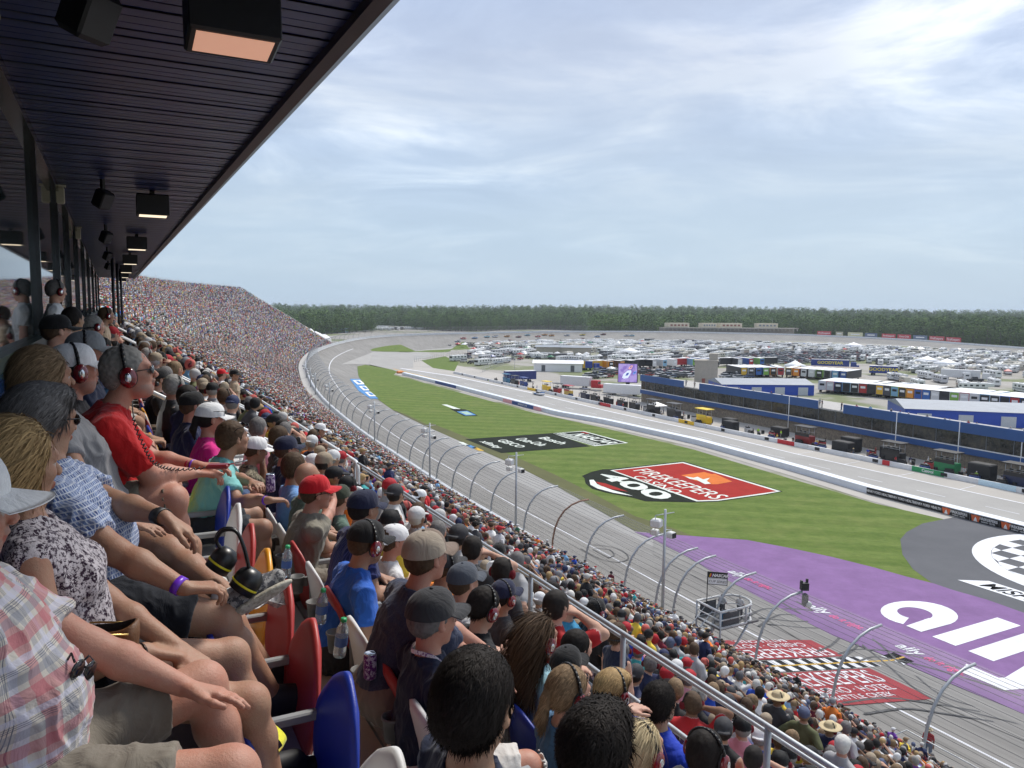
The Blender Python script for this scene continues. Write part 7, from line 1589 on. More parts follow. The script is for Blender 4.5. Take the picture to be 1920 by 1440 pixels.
def t_car(c, kind='sedan'):
    L_ = {'sedan': 4.7, 'suv': 4.8, 'pickup': 5.8}[kind]; hh = {'sedan': 0, 'suv': .25, 'pickup': .3}[kind]
    p = [(B_((0, 0, .58+hh*.6), (L_, 1.84, .55+hh*.3), bev=.14), c), wheels([-L_*.3, L_*.31], .86, .34+hh*.2)]
    if kind == 'pickup': p += [(B_((.25, 0, 1.22+hh), (1.9, 1.66, .62), top=(.72, .86)), GLC), (B_((.2, 0, 1.55+hh), (1.35, 1.42, .05)), c), (B_((-1.75, 0, .98+hh), (2.0, 1.5, .02)), (.04, .04, .04))]
    else: p += [(B_((-.2 if kind == 'sedan' else -.45, 0, 1.08+hh), (2.7 if kind == 'sedan' else 3.4, 1.66, .5+hh*.4), top=(.62 if kind == 'sedan' else .80, .84)), GLC), (B_((-.22 if kind == 'sedan' else -.45, 0, 1.345+hh*1.2), (1.5 if kind == 'sedan' else 2.6, 1.34, .05), bev=.02), c)]
    m = MB(); m.box((L_/2, .6, .66+hh), (.05, .34, .14)); m.box((L_/2, -.6, .66+hh), (.05, .34, .14)); p.append((m, (.7, .7, .68))); m = MB(); m.box((-L_/2, .62, .70+hh), (.05, .3, .14)); m.box((-L_/2, -.62, .70+hh), (.05, .3, .14)); p.append((m, (.35, .02, .02)))
    return tpl(p)
def t_race(c, c2):
    p = [(B_((0, 0, .45), (4.9, 1.95, .5), bev=.12, top=(.96, .93)), c), wheels([-1.45, 1.4], .9, .34), (B_((-.25, 0, .92), (2.3, 1.5, .46), top=(.6, .8)), GLC), (B_((-.25, 0, 1.16), (1.3, 1.15, .04)), c), (B_((-2.35, 0, .98), (.12, 1.6, .26)), c2), (B_((.5, 0, .46), (1.6, 1.97, .28)), c2), (B_((2.42, 0, .3), (.12, 1.7, .2)), c2)]; return tpl(p)
def t_tent(c, s=3.0):
    m = MB(); m.add([(-s/2, -s/2, 2.1), (s/2, -s/2, 2.1), (s/2, s/2, 2.1), (-s/2, s/2, 2.1), (0, 0, 3.0), (-s/2, -s/2, 1.85), (s/2, -s/2, 1.85), (s/2, s/2, 1.85), (-s/2, s/2, 1.85)], [(0, 1, 4), (1, 2, 4), (2, 3, 4), (3, 0, 4), (5, 6, 1, 0), (6, 7, 2, 1), (7, 8, 3, 2), (8, 5, 0, 3)])
    q = MB(); [q.tube([(sx*s*.48, sy*s*.48, 0), (sx*s*.48, sy*s*.48, 2.1)], .04, 4) for sx in (1, -1) for sy in (1, -1)]; return tpl([(m, c), (q, (.3, .3, .3))])
r3 = np.random.default_rng(8)
WHT = (.84, .84, .83); CREAM = (.70, .65, .55); STR = [(.15, .17, .22), (.30, .10, .08), (.25, .22, .18), (.05, .12, .25), (.3, .3, .3)]
LIB = {'motorhome': [t_rv(10, 2.7, WHT, STR[0], 0), t_rv(11, 2.8, CREAM, STR[2], 0), t_rv(9, 2.7, WHT, STR[1], 0), t_rv(11.5, 2.9, (.10, .10, .11), (.35, .3, .2), 0)],
       'camper_trailer': [t_rv(7.5, 2.3, WHT, STR[3], 1), t_rv(8.5, 2.3, WHT, STR[4], 1), t_rv(6.5, 2.2, CREAM, STR[1], 1), t_rv(9, 2.6, WHT, STR[2], 2), t_rv(9.5, 2.6, (.60, .60, .62), STR[0], 2)],
       'car': [t_car(c, k) for c, k in (((.55, .56, .58), 'sedan'), ((.03, .03, .032), 'suv'), ((.7, .7, .7), 'suv'), ((.28, .02, .02), 'sedan'), ((.05, .08, .17), 'suv'), ((.18, .19, .20), 'sedan'), ((.42, .43, .45), 'suv'))],
       'pickup_truck': [t_car(c, 'pickup') for c in ((.62, .62, .62), (.03, .03, .035), (.30, .03, .03), (.12, .14, .18), (.35, .36, .38))],
       'canopy_tent': [t_tent(c, s) for c, s in (((.8, .8, .8), 3), ((.02, .06, .28), 3), ((.5, .04, .04), 3), ((.8, .8, .78), 4.5), ((.05, .2, .1), 3))]}
LIBM = {}
WORD = {'motorhome': ['white motorhome with dark grey stripe', 'cream motorhome with brown stripe', 'white motorhome with red brown stripe', 'black motorhome with tan stripe'],
        'camper_trailer': ['white camper trailer with blue stripe', 'white camper trailer with grey stripe', 'cream camper trailer with red brown stripe', 'white fifth wheel camper with brown stripe', 'grey white fifth wheel camper'],
        'car': ['silver sedan', 'black suv', 'white suv', 'dark red sedan', 'dark blue suv', 'charcoal sedan', 'grey suv'], 'pickup_truck': ['white pickup truck', 'black pickup truck', 'dark red pickup truck', 'slate pickup truck', 'silver pickup truck'],
        'canopy_tent': ['white canopy tent', 'blue canopy tent', 'red canopy tent', 'large white canopy tent', 'green canopy tent']}
CATW = {'motorhome': 'motorhome', 'camper_trailer': 'camper', 'car': 'car', 'pickup_truck': 'pickup', 'canopy_tent': 'tent'}
items = []                                             # (type, variant, xy, rz, where)
placed = {}
def free(x, y, r_):
    kx, ky = int(x//8), int(y//8)
    for i in range(kx-2, kx+3):
        for j in range(ky-2, ky+3):
            for (a, b, c) in placed.get((i, j), ()):
                if (a-x)**2+(b-y)**2 < (c+r_)**2: return False
    placed.setdefault((kx, ky), []).append((x, y, r_)); return True
def inpoly(x, y, poly):
    c = False; j = len(poly)-1
    for i in range(len(poly)):
        if (poly[i][1] > y) != (poly[j][1] > y) and x < (poly[j][0]-poly[i][0])*(y-poly[i][1])/(poly[j][1]-poly[i][1])+poly[i][0]: c = not c
        j = i
    return c
def fill(px, mixw, dx, dy, rot, where, jit=.6, skip=.1, rj=.12, rad=None):
    poly = [tuple(zpx(*p, 0)) for p in px]; xs = [p[0] for p in poly]; ys = [p[1] for p in poly]; c, s = math.cos(rot), math.sin(rot); R_ = max(max(xs)-min(xs), max(ys)-min(ys)); cx, cy = (max(xs)+min(xs))/2, (max(ys)+min(ys))/2
    ks = list(mixw); pw = np.array([mixw[k] for k in ks]); pw = pw/pw.sum()
    for a in np.arange(-R_*.75, R_*.75, dx):
        for b in np.arange(-R_*.75, R_*.75, dy):
            x = cx+(a+r3.uniform(-jit, jit))*c-(b+r3.uniform(-jit, jit))*s; y = cy+(a)*s+(b)*c+r3.uniform(-jit, jit)
            if not inpoly(x, y, poly) or r3.random() < skip: continue
            k = ks[r3.choice(len(ks), p=pw)]; rr = rad or {'motorhome': 4.2, 'camper_trailer': 3.6, 'car': 1.7, 'pickup_truck': 1.9, 'canopy_tent': 1.8}[k]
            if not free(x, y, rr): continue
            lw_ = {'motorhome': [5, 3, 3, 1], 'camper_trailer': [4, 4, 2, 3, 2], 'canopy_tent': [6, 2, 1, 3, 1]}.get(k); n = len(LIB[k]); v = r3.choice(n, p=np.array(lw_)/sum(lw_)) if lw_ else r3.integers(n)
            items.append((k, int(v), (x, y), rot+(PI/2 if r3.random() < .12 and k != 'car' else 0)+r3.uniform(-rj, rj)+(PI if r3.random() < .5 else 0), where))
# reserve the places of the buildings
for (x, y, r_) in ((1323, 716, 14), (1046, 694, 16), (1060, 664, 26), (1440, 722, 22), (1555, 690, 18), (1655, 703, 14), (1560, 702, 14), (1490, 694, 9)): p = zpx(x, y, 0); placed.setdefault((int(p[0]//8), int(p[1]//8)), []).append((p[0], p[1], r_))
def keepout(px, r_=4):
    W3 = [zpx(*p, 0) for p in px]
    for a, b in zip(W3[:-1], W3[1:]):
        n = max(1, int(np.linalg.norm(b-a)/5))
        for k in range(n+1): p = a+(b-a)*k/n; placed.setdefault((int(p[0]//8), int(p[1]//8)), []).append((p[0], p[1], r_))
keepout([(1530, 742), (1640, 745), (1740, 760), (1960, 778)], 11); keepout([(1400, 700), (1560, 712)], 9); keepout([(1110, 690), (1440, 684)], 9); keepout([(1700, 770), (1960, 800)], 12)
fill([(1330, 680), (1420, 662), (1640, 664), (1620, 676), (1500, 682), (1420, 690)], {'car': 8, 'pickup_truck': 2}, 3.1, 6.0, AZ+.3, 'in the packed infield car park', jit=.3, rad=1.4, rj=.04)
fill([(1190, 700), (1300, 690), (1310, 707), (1240, 712)], {'car': 6, 'pickup_truck': 2}, 3.2, 6.2, AZ+.2, 'behind the blue pit building', jit=.3, rad=1.4, rj=.05)
fill([(1350, 700), (1400, 695), (1440, 702), (1400, 712), (1355, 716)], {'car': 6, 'canopy_tent': 1}, 3.4, 6.4, AZ, 'near the beige tower', rad=1.5)
fill([(1080, 694), (1200, 688), (1210, 700), (1110, 712)], {'car': 5, 'pickup_truck': 2, 'canopy_tent': 1}, 4.4, 7.5, AZ+.25, 'behind the pit stalls near the big screen', rad=1.8, skip=.25)
fill([(850, 676), (900, 655), (985, 650), (1000, 672), (940, 682), (880, 690)], {'motorhome': 3, 'camper_trailer': 4, 'pickup_truck': 3, 'car': 4, 'canopy_tent': 3}, 6.0, 8.5, AZ+.5, 'in the left infield camp area', jit=1.5, rj=.3)
fill([(1620, 720), (1700, 700), (1960, 706), (1960, 748), (1800, 735), (1700, 725)], {'motorhome': 2, 'camper_trailer': 5, 'pickup_truck': 2}, 8.5, 15, AZ+.9, 'in the right camp field', jit=1.2, skip=.35, rj=.2)
fill([(835, 652), (900, 644), (1000, 640), (1200, 642), (1500, 648), (1700, 656), (1980, 668), (1980, 706), (1690, 700), (1640, 682), (1420, 664), (1330, 680), (1200, 680), (1000, 676), (980, 650)], {'motorhome': 6, 'camper_trailer': 8, 'pickup_truck': 2, 'car': 2, 'canopy_tent': 3}, 5.0, 7.4, AZ+.45, 'in the far infield campground', jit=1.6, skip=.05, rj=.25, rad=2.75)
fill([(688, 621), (860, 616), (1100, 615), (1105, 611.5), (860, 611.5), (700, 614)], {'motorhome': 3, 'camper_trailer': 3, 'pickup_truck': 1}, 9, 16, .1, 'parked behind the far turn wall', skip=.2)
cnt = {}; W_ = [(it, proj((*it[2], 1))[2]) for it in items]; W_.sort(key=lambda a: a[1]); SV, ST_, SC_, nb = [], [], [], 0
for (k, v, (x, y), rz, where), d in W_:
    cnt[k] = cnt.get(k, 0)+1; V, T, C = LIB[k][v]
    cap_ = {'motorhome': 230, 'camper_trailer': 260, 'car': 290, 'pickup_truck': 200, 'canopy_tent': 200}[k]
    zt = 0.0
    if cnt[k] <= cap_ and d < 430:
        if (k, v) not in LIBM: LIBM[(k, v)] = npmesh(k, V, T, [VEHM], col=np.c_[C, np.ones(len(C))])
        o = link(k, LIBM[(k, v)], None, WORD[k][v]+' '+where, CATW[k], {'motorhome': 'motorhomes in the infield', 'camper_trailer': 'campers in the infield', 'car': 'cars parked in the infield', 'pickup_truck': 'pickups in the infield', 'canopy_tent': 'canopy tents in the infield'}[k], loc=(x, y, zt), rz=rz)
    else:
        c, s = math.cos(rz), math.sin(rz); SV.append(np.stack([V[:, 0]*c-V[:, 1]*s+x, V[:, 0]*s+V[:, 1]*c+y, V[:, 2]+zt], 1)); ST_.append(T+nb); SC_.append(C*(r3.uniform(.85, 1.1))); nb += len(V)
print('ITEMS', cnt, 'd at cap'); Cc = np.concatenate(SC_); link('parked_vehicles', npmesh('parked_vehicles', np.concatenate(SV), np.concatenate(ST_), [VEHM], col=np.c_[Cc, np.ones(len(Cc))]), None, 'distant mass of campers, motorhomes, cars and tents filling the far infield', 'vehicles', kind='stuff')
# ------------------------------------------------------------------ race cars behind the pace car and one in pit lane
RC = [((.62, .62, .62), (.05, .2, .5)), ((.05, .2, .45), (.6, .6, .6)), ((.6, .25, .03), (.02, .02, .02)), ((.5, .03, .03), (.6, .6, .6)), ((.7, .55, .03), (.02, .02, .02)), ((.02, .02, .03), (.5, .03, .03)), ((.10, .35, .5), (.6, .6, .6)), ((.62, .62, .6), (.5, .05, .05))]
RCW = ['white and blue', 'blue and white', 'orange and black', 'red and white', 'yellow and black', 'black and red', 'teal and white', 'white and red']
rcm = [npmesh('race_car', *(lambda t: (t[0], t[1]))(t_race(*c)), [VEHM], col=None) for c in RC]
for me, c in zip(rcm, RC):
    V, T, C = t_race(*c); a = me.color_attributes.new('Col', 'FLOAT_COLOR', 'POINT'); a.data.foreach_set('color', np.c_[C, np.ones(len(C))].astype(np.float32).ravel())
for k, (x, y) in enumerate([(845, 629.5), (867, 628), (880, 631), (887, 628), (900, 630.5), (914, 627.5), (928, 627.5), (939, 630), (953, 627.5), (970, 628), (991, 627), (996, 630), (1007, 628), (1025, 627), (1035, 627.5), (1062, 627.5), (1078, 630), (1092, 627.3), (1115, 628.5), (1133, 627), (1172, 628), (1182, 628)]):
    i = int(np.argmin([abs(proj((*wxy(j, 9), 5))[0]-x)+(0 if WUV[j][0] > 400 else 9e3) for j in range(len(WUV))])); off = 7+(y-627)*3.5; p = wxy(i, off); t = wxy(min(i+2, len(WUV)-1), off)-wxy(i-2, off); z = zbank(i, off); v = [0, 3, 2, 1, 7, 6, 0, 7, 2, 5, 6, 0, 3, 2, 2, 0, 5, 4, 1, 5, 0, 6][k] % 8
    o = link('race_car', rcm[v], None, '%s race car in the pack on the far straight' % RCW[v], 'race car', 'race cars running on the far straight', loc=(p[0], p[1], z+.12), rz=math.atan2(t[1], t[0])+PI)
p, a_, d_p, n_p = pr_at(1035, -4.5); link('race_car', rcm[0], None, 'white race car stopped in the pit lane by the yellow pit stalls', 'race car', loc=tuple(p+A3(0, 0, .03)), rz=a_+PI)
# ------------------------------------------------------------------ haulers
def hauler(xy, rz, side, end, label, L_=15.5, text=None, cab=None, tm=None, k=0):
    r_ = empty('hauler', (*xy, 0), rz, label, 'truck'); m = MB(); m.box((0, 0, 2.55), (L_, 2.6, 3.1), 0, bev=.06); m.box((0, 0, 4.13), (L_-.1, 2.5, .05), 1); m.build('trailer', [side, WT], r_)
    m = MB(); m.box((-L_/2-.02, 0, 2.5), (.05, 2.3, 2.8)); m.build('rear_door', end, r_); m = MB(); m.box((-L_/2-.06, 0, 2.9), (.03, 1.5, .7)); m.build('door_logo', WT if sum(end.diffuse_color[:3]) < 9 and k % 3 else BK, r_)
    V, T, C = tpl([wheels([-L_*.4, -L_*.32, L_*.30], 1.2, .5)]); link('wheels', npmesh('wheels', V, T, [RUBBER]), r_)
    if cab: m = MB(); m.box((L_/2+1.9, 0, 1.9), (2.6, 2.4, 2.6), 0, bev=.2, top=(.85, .9)); m.box((L_/2+3.6, 0, 1.2), (1.6, 2.1, 1.2), 0, bev=.2); m.box((L_/2+3.0, 0, 2.35), (.4, 2.1, .8), 1); m.build('cab', [cab, GLASSD], r_)
    if text: m = MB(); text_on(m, text, (0, -1.32, 2.6), (1, 0, 0), (0, 0, 1), 1.9, bold=.05, sx=1.1); m.build('lettering', tm or YL, r_)
    return r_
PAL = [('white', (.62, .62, .62)), ('black', (.015, .015, .018)), ('yellow', (.75, .45, .03)), ('blue', (.02, .09, .35)), ('white', (.62, .62, .62)), ('red', (.4, .02, .02)), ('black', (.015, .015, .018)), ('black', (.02, .02, .03)), ('black', (.01, .01, .012)), ('dark grey', (.06, .06, .07)), ('blue', (.02, .12, .42)), ('white', (.6, .6, .6)), ('black', (.02, .02, .02)), ('orange', (.75, .28, .02)), ('green', (.2, .4, .05)), ('black', (.015, .015, .02)), ('pale blue', (.2, .4, .55))]
ORD = ['first', 'second', 'third', 'fourth', 'fifth', 'sixth', 'seventh', 'eighth', 'ninth', 'tenth', 'eleventh', 'twelfth', 'thirteenth', 'fourteenth', 'fifteenth', 'sixteenth', 'seventeenth', 'eighteenth', 'nineteenth', 'twentieth']
hr = resample([(1540, 737), (1640, 745), (1740, 757), (1850, 767), (1960, 779)], 26)
for k in range(26):
    d, n = seg_frame(hr[max(k-1, 0)], hr[min(k+1, 25)]); nm, c = PAL[(k*5+k//3) % len(PAL)]; sd = P(c, .35, 'hauler_'+nm); ed = P(PAL[(k*7+4) % len(PAL)][1], .4, 'hauler_end'); p = hr[k]+n*8
    hauler(p, math.atan2(n[1], n[0]), sd, ed, '%s race hauler in the front line, %s from the left' % (nm, ORD[k] if k < 20 else 'near the right end, %s' % ORD[k-20]), k=k)
hr = resample([(1395, 708), (1470, 708), (1580, 716)], 14)
for k in range(14):
    d, n = seg_frame(hr[max(k-1, 0)], hr[min(k+1, 13)]); nm, c = PAL[(k*3+1) % len(PAL)]; p = hr[k]+n*8; hauler(p, math.atan2(n[1], n[0]), P(c, .35, 'hauler_'+nm), P(PAL[(k*4+2) % len(PAL)][1], .4, 'hauler_end'), '%s hauler in the second line behind the blue roof, %s from the left' % (nm, ORD[k]), k=k+1)
hr = resample([(1115, 694), (1280, 688), (1440, 686)], 17)
for k in range(17):
    d, n = seg_frame(hr[max(k-1, 0)], hr[min(k+1, 16)]); nm, c = PAL[(k*11+2) % len(PAL)]; p = hr[k]+n*2; hauler(p, math.atan2(d[1], d[0]) if k % 4 == 0 else math.atan2(n[1], n[0]), P(c, .35, 'hauler_'+nm), P(PAL[(k*5+3) % len(PAL)][1], .4, 'hauler_end'), '%s sponsor trailer in the long line behind the big screen, %s from the left' % (nm, ORD[k]), L_=12, k=k)
def face_h(px, text, tm, side, label, rot=None, L_=15.5, cab=None):
    p = zpx(*px, 0); v = norm(np.array([p[0], p[1], 0])); rz = math.atan2(-v[0], v[1])+(rot or 0); r_ = hauler(p, rz, side, side, label, L_=L_, text=text, tm=tm, cab=cab); return r_
face_h((1556, 690), 'GOODYEAR', P((.75, .62, .05), .5, 'goodyear_yellow'), P((.015, .04, .22), .35, 'deep_blue'), 'long dark blue tyre company truck with yellow lettering, left one', L_=17, cab=P((.015, .04, .22), .35, 'deep_blue'))
face_h((1656, 704), 'GOODYEAR', P((.75, .62, .05), .5, 'goodyear_yellow'), P((.015, .04, .22), .35, 'deep_blue'), 'dark blue tyre company trailer with yellow lettering, right one next to the grey box', L_=11)
face_h((1800, 712), None, None, P((.66, .66, .66), .35, 'white_truck'), 'white truck with long white trailer in the right camp field', L_=14, cab=P((.66, .66, .66), .35, 'white_truck'))
face_h((1100, 694), None, None, P((.02, .05, .3), .35, 'blue_truck'), 'blue truck tractor beside the white marquee', L_=5, cab=P((.02, .05, .3), .35, 'blue_truck'))
face_h((975, 716), None, None, P((.015, .03, .16), .35, 'navy_trailer'), 'navy blue trailer behind the first pit stalls', rot=.35, L_=12)
face_h((1080, 728), None, None, P((.6, .6, .62), .35, 'silver_trailer'), 'silver roofed dark blue trailer beside the red truck', rot=-.45, L_=11, cab=P((.45, .02, .03), .35, 'red_truck'))
# ------------------------------------------------------------------ infield buildings and big screen
def bld(name, px, size, z, mats, label, cat, rot=0.0, fn=None):
    p = zpx(*px, 0); v = norm(np.array([p[0], p[1], 0])); r_ = empty(name, (*p, 0), math.atan2(-v[0], v[1])+rot, label, cat); m = MB(); m.box((0, size[1]/2, z/2), (size[0], size[1], z)); m.build('walls', mats[0], r_)
    if fn: fn(r_, size, z)
    return r_
BEIGE = M('beige_block', (.40, .36, .30), .85, .1, .8); CREAMW = M('cream_block', (.60, .53, .40), .8, .08, .5); ROOFG = M('metal_roof', (.24, .27, .31), .6, .12, .4)
def tower(r_, s, z): m = MB(); m.box((0, s[1]/2, z+.2), (s[0]+.4, s[1]+.4, .5)); m.box((2.5, s[1]/2, z+1.6), (3, 3, 2.4)); m.build('roof', BEIGE, r_); m = MB(); m.box((-s[0]*.1, -.03, 1.2), (1.2, .1, 2.4)); m.build('door', P((.3, .08, .05), .5), r_)
bld('tower', (1323, 722), (8.2, 7), 8.6, [BEIGE], 'square beige block tower rising behind the blue pit building', 'tower', fn=tower)
def gab(h, mt, over=.6):
    def f(r_, s, z):
        m = MB(); x, y = s[0]/2+over, s[1]+over; m.add([(-x, -over, z), (x, -over, z), (x, y, z), (-x, y, z), (-x, s[1]/2, z+h), (x, s[1]/2, z+h)], [(0, 1, 5, 4), (2, 3, 4, 5), (0, 4, 3), (1, 2, 5), (3, 2, 1, 0)]); m.build('roof', mt, r_)
        m = MB()
        if mt is WT: [m.box((q, -.04, z*.4), (1.6, .06, z*.75)) for q in (-s[0]*.3, s[0]*.3)]; m.build('doorway', P((.1, .11, .12), .5), r_)
    return f
bld('marquee', (1046, 697), (21, 9), 3.6, [WT], 'long white marquee beside the blue truck tractor', 'tent', fn=gab(1.2, WT))
bld('restroom_building', (1036, 667), (19, 10), 5.0, [BEIGE], 'beige block building with grey roof in the infield, left of the pair', 'building', fn=gab(1.0, ROOFG)); bld('restroom_building', (1080, 668), (17, 10), 5.0, [BEIGE], 'beige block building with grey roof in the infield, right of the pair', 'building', fn=gab(1.0, ROOFG))
BLUEW = M('royal_blue_cladding', (.01, .06, .40), .4, .06, 1)
def gar(r_, s, z):
    gab(1.4, ROOFG, .3)(r_, s, z)
    for q in np.linspace(-s[0]*.38, s[0]*.38, 4): m = MB(); m.box((q, -.05, 1.3), (3.2, .08, 2.6)); m.build('garage_door', P((.5, .52, .55), .5, 'shutter'), r_)
bld('garage', (1440, 741), (30, 16), 3.4, [BLUEW], 'royal blue garage with wide grey roof behind the left part of the pit building', 'garage', rot=.35, fn=gar); bld('garage', (1850, 800), (36, 20), 3.6, [BLUEW], 'royal blue garage with pale metal roof at the right edge behind the pit building', 'garage', rot=.3, fn=gar)
bld('pavilion', (1560, 706), (20, 8), 3.2, [P((.10, .08, .07), .7, 'dark_timber')], 'low dark pavilion with brown roof below the tyre company truck', 'pavilion', fn=gab(.9, P((.22, .18, .16), .7, 'brown_roof')))
for k, (x, y, w) in enumerate(((1490, 697, 8), (1600, 655, 12), (1738, 686, 10), (1775, 692, 10), (1180, 668, 11))):
    p = zpx(x, y, 0); r_ = empty('marquee', (*p, 0), 0, ['white peaked tent beside the dark pavilion', 'white tent in the far car park', 'white canopy right of the tyre trucks', 'second white canopy right of the tyre trucks', 'round topped white tent behind the line of trailers'][k], 'tent'); m = MB(); m.lathe((0, 0, 0), [(w*.62, 2.4), (w*.62, 2.9), (w*.3, 3.9), (.05, 5.2)], 8); m.build('canopy', WT, r_)
    for j in range(4): m = MB(); a = PI/4+j*PI/2; m.tube([(w*.55*math.cos(a), w*.55*math.sin(a), 0), (w*.55*math.cos(a), w*.55*math.sin(a), 2.6)], .08, 5); m.build('pole', GALV, r_)
p = zpx(1176, 738, 0); v = norm(np.array([p[0], p[1], 0])); r_ = empty('big_screen', (*p, 0), math.atan2(-v[0], v[1])-.12, 'big video screen showing race cars on purple, above a white container', 'screen')
m = MB(); m.box((0, .3, 6.7), (6.4, .6, 6.3)); m.build('frame', BLACK, r_); m = MB(); m.box((0, 1, 1.9), (1.2, 1.0, 3.8)); m.build('mast', BLACK, r_)
def scr():
    m, nt, b = newmat('video_picture'); L = nt.links; co = coords(nt); c = mixc(nt, ramp(nt, noise(nt, .5, 2, .5, co), [(.45, 0), (.55, 1)]), (.25, .16, .55), (.42, .32, .72)); b.inputs['Base Color'].default_value = (.02, .02, .02, 1); L.new(c, b.inputs['Emission Color']); b.inputs['Emission Strength'].default_value = .75; return m
m = MB(); m.box((0, -.03, 6.7), (6.0, .04, 5.9)); m.build('picture', scr(), r_)
def em_(c): k_ = P(c, .5, 'screen_glow'); k_ = k_.copy(); b = k_.node_tree.nodes['Principled BSDF']; b.inputs['Emission Color'].default_value = (*c, 1); b.inputs['Emission Strength'].default_value = .7; return k_
for (x, z, sc, c) in ((-.3, 6.3, 1.5, (.55, .6, .7)), (.9, 8.6, .7, (.6, .3, .3)), (2.2, 6.9, .6, (.1, .2, .5))):
    m = MB(); pts = [(-1, -.75), (-.6, -1), (.3, -.8), (1, .5), (.9, .9), (.2, .8), (-.7, .0)]; m.add([(x+a*sc, -.06, z+b*sc) for a, b in pts], [tuple(range(7))]); m.build('car_picture', em_(c), r_); m = MB(); pts = [(-.3, -.35), (.2, -.25), (.55, .35), (.0, .25)]; m.add([(x+a*sc, -.07, z+b*sc) for a, b in pts], [(0, 1, 2, 3)]); m.build('car_picture', em_((.02, .05, .25)), r_)
p = zpx(1168, 741, 0); r_ = empty('container', (*p, 0), math.atan2(-v[0], v[1])-.35, 'plain white container trailer under the big screen', 'container'); m = MB(); m.box((0, 0, 2.0), (12.5, 2.5, 2.9), 0, bev=.05); m.build('box', WT, r_); V, T, C = tpl([wheels([-4, -3, 4], 1.1, .45)]); link('wheels', npmesh('wheels', V, T, [RUBBER]), r_)
# ------------------------------------------------------------------ pit carts, covered carts, crews
def pitcart(x, c, word, back=3.2, canopy=None, big=1.0, name='pit_cart'):
    p, a, d, n = pr_at(x, back); r_ = empty(name, tuple(p), a, '%s pit cart with canopy behind the low wall' % word if name == 'pit_cart' else word, 'pit cart', None); mt = P(c, .35, 'cart_paint'); ct = P(canopy or c, .45, 'cart_canopy'); m = MB(); m.box((0, 0, 1.15*big), (3.2*big, 1.5*big, 1.3*big), 0, bev=.08); m.box((0, 0, .35), (2.9*big, 1.2*big, .35)); m.build('cabinet', mt, r_)
    m = MB(); [m.tube([(sx*1.4*big, sy*.65*big, 1.7*big), (sx*1.4*big, sy*.65*big, 3.3*big)], .05, 5) for sx in (1, -1) for sy in (1, -1)]; [m.tube([(-1.4*big, sy*.65*big, 2.4*big), (1.4*big, sy*.65*big, 2.4*big)], .04, 5) for sy in (1, -1)]; m.build('frame', GALV, r_)
    m = MB(); m.box((0, 0, 3.36*big), (3.7*big, 2.1*big, .16), 0, bev=.05, top=(.94, .9)); m.box((0, -.82*big, 1.95*big), (3.0*big, .06, .5*big)); m.build('canopy', ct, r_); m = MB(); [m.box((q*big, -.1, 2.35*big), (.55, .08, .45)) for q in (-.9, 0, .9)]; m.build('monitors', BLACKG, r_)
    V, T, C = tpl([wheels([-1.1*big, 1.1*big], .8*big, .32)]); link('wheels', npmesh('wheels', V, T, [RUBBER]), r_); return r_
for x, c, w, cn in ((934, (.05, .18, .30), 'steel blue', None), (950, (.02, .02, .02), 'first black', None), (966, (.02, .05, .22), 'dark blue', None), (1010, (.75, .48, .02), 'bright yellow', (.80, .55, .03)), (1030, (.4, .03, .03), 'small red', (.03, .03, .03)), (1050, (.55, .35, .05), 'gold', (.4, .02, .03)), (1083, (.02, .02, .05), 'black and navy', None), (1100, (.02, .02, .02), 'second black', None), (1122, (.03, .03, .03), 'third black', None), (1150, (.02, .02, .02), 'fourth black', None), (1172, (.03, .03, .03), 'black, left of the white canopy,', None), (1205, (.02, .02, .02), 'black, right of the white canopy,', None), (1243, (.02, .02, .025), 'black double', (.05, .05, .05)),
                       (1299, (.78, .50, .02), 'tall bright yellow', (.82, .58, .03)), (1490, (.25, .03, .03), 'dark red and black', (.02, .02, .02)), (1655, (.02, .02, .02), 'black with white logo', (.012, .012, .012)), (1757, (.02, .22, .08), 'green fronted black', (.015, .015, .015)), (1886, (.02, .03, .08), 'navy and black', (.012, .012, .012))): pitcart(x, c, w, canopy=cn, big=1.15 if x > 1200 else 1.0, back=3.0)
COVER = M('cart_cover', (.012, .012, .013), .7, .3, 3)
for x, bk, w, h_, wd in ((1340, 4.5, 3.2, 2.4, 'next to the yellow pit cart'), (1352, 2.2, 3.2, 2.3, 'in front of the pair near the yellow pit cart'), (1550, 6, 3.4, 2.7, 'with a pale emblem, beside the stone wall'), (1572, 2.0, 3.6, 2.4, 'beside the low wall, tyre gantry left of it'), (1633, 6, 3.0, 2.3, 'with red lettering, by the stone wall'), (1820, 3.2, 3.6, 2.8, 'with RFX lettering'.replace('RFX', 'white'), ), (1420, 7, 3.4, 2.0, 'low against the stone wall')):
    p, a, d, n = pr_at(x, bk); r_ = empty('covered_cart', tuple(p), a, 'black covered equipment cart '+wd, 'cart'); m = MB(); m.box((0, 0, h_/2+.1), (w, 2.2, h_), 0, bev=.18, top=(.93, .9)); m.build('cover', COVER, r_); m = MB(); m.tube([(-w*.35, -1.0, .12), (-w*.35, 1.0, .12)], .12, 6); m.build('castor', RUBBER, r_)
    if x == 1820: m = MB(); text_on(m, 'RFK', (0, -1.06, h_*.55), (1, 0, 0), (0, .1, 1), .8, bold=.02, shear=.2); m.build('lettering', WT, r_)
    if x == 1633: m = MB(); text_on(m, 'REAL', (0, -1.06, h_*.7), (1, 0, 0), (0, .1, 1), .5, bold=.02, shear=.2); m.build('lettering', RD, r_)
for x in (1222, 1500, 1610): pass
p, a, d, n = pr_at(1199, 5); r_ = empty('canopy_tent', tuple(p), a, 'white peaked canopy among the black pit carts', 'tent'); V, T, C = t_tent((.68, .68, .68), 4); link('canopy', npmesh('canopy', V, T, [VEHM], col=np.c_[C, np.ones(len(C))]), r_)
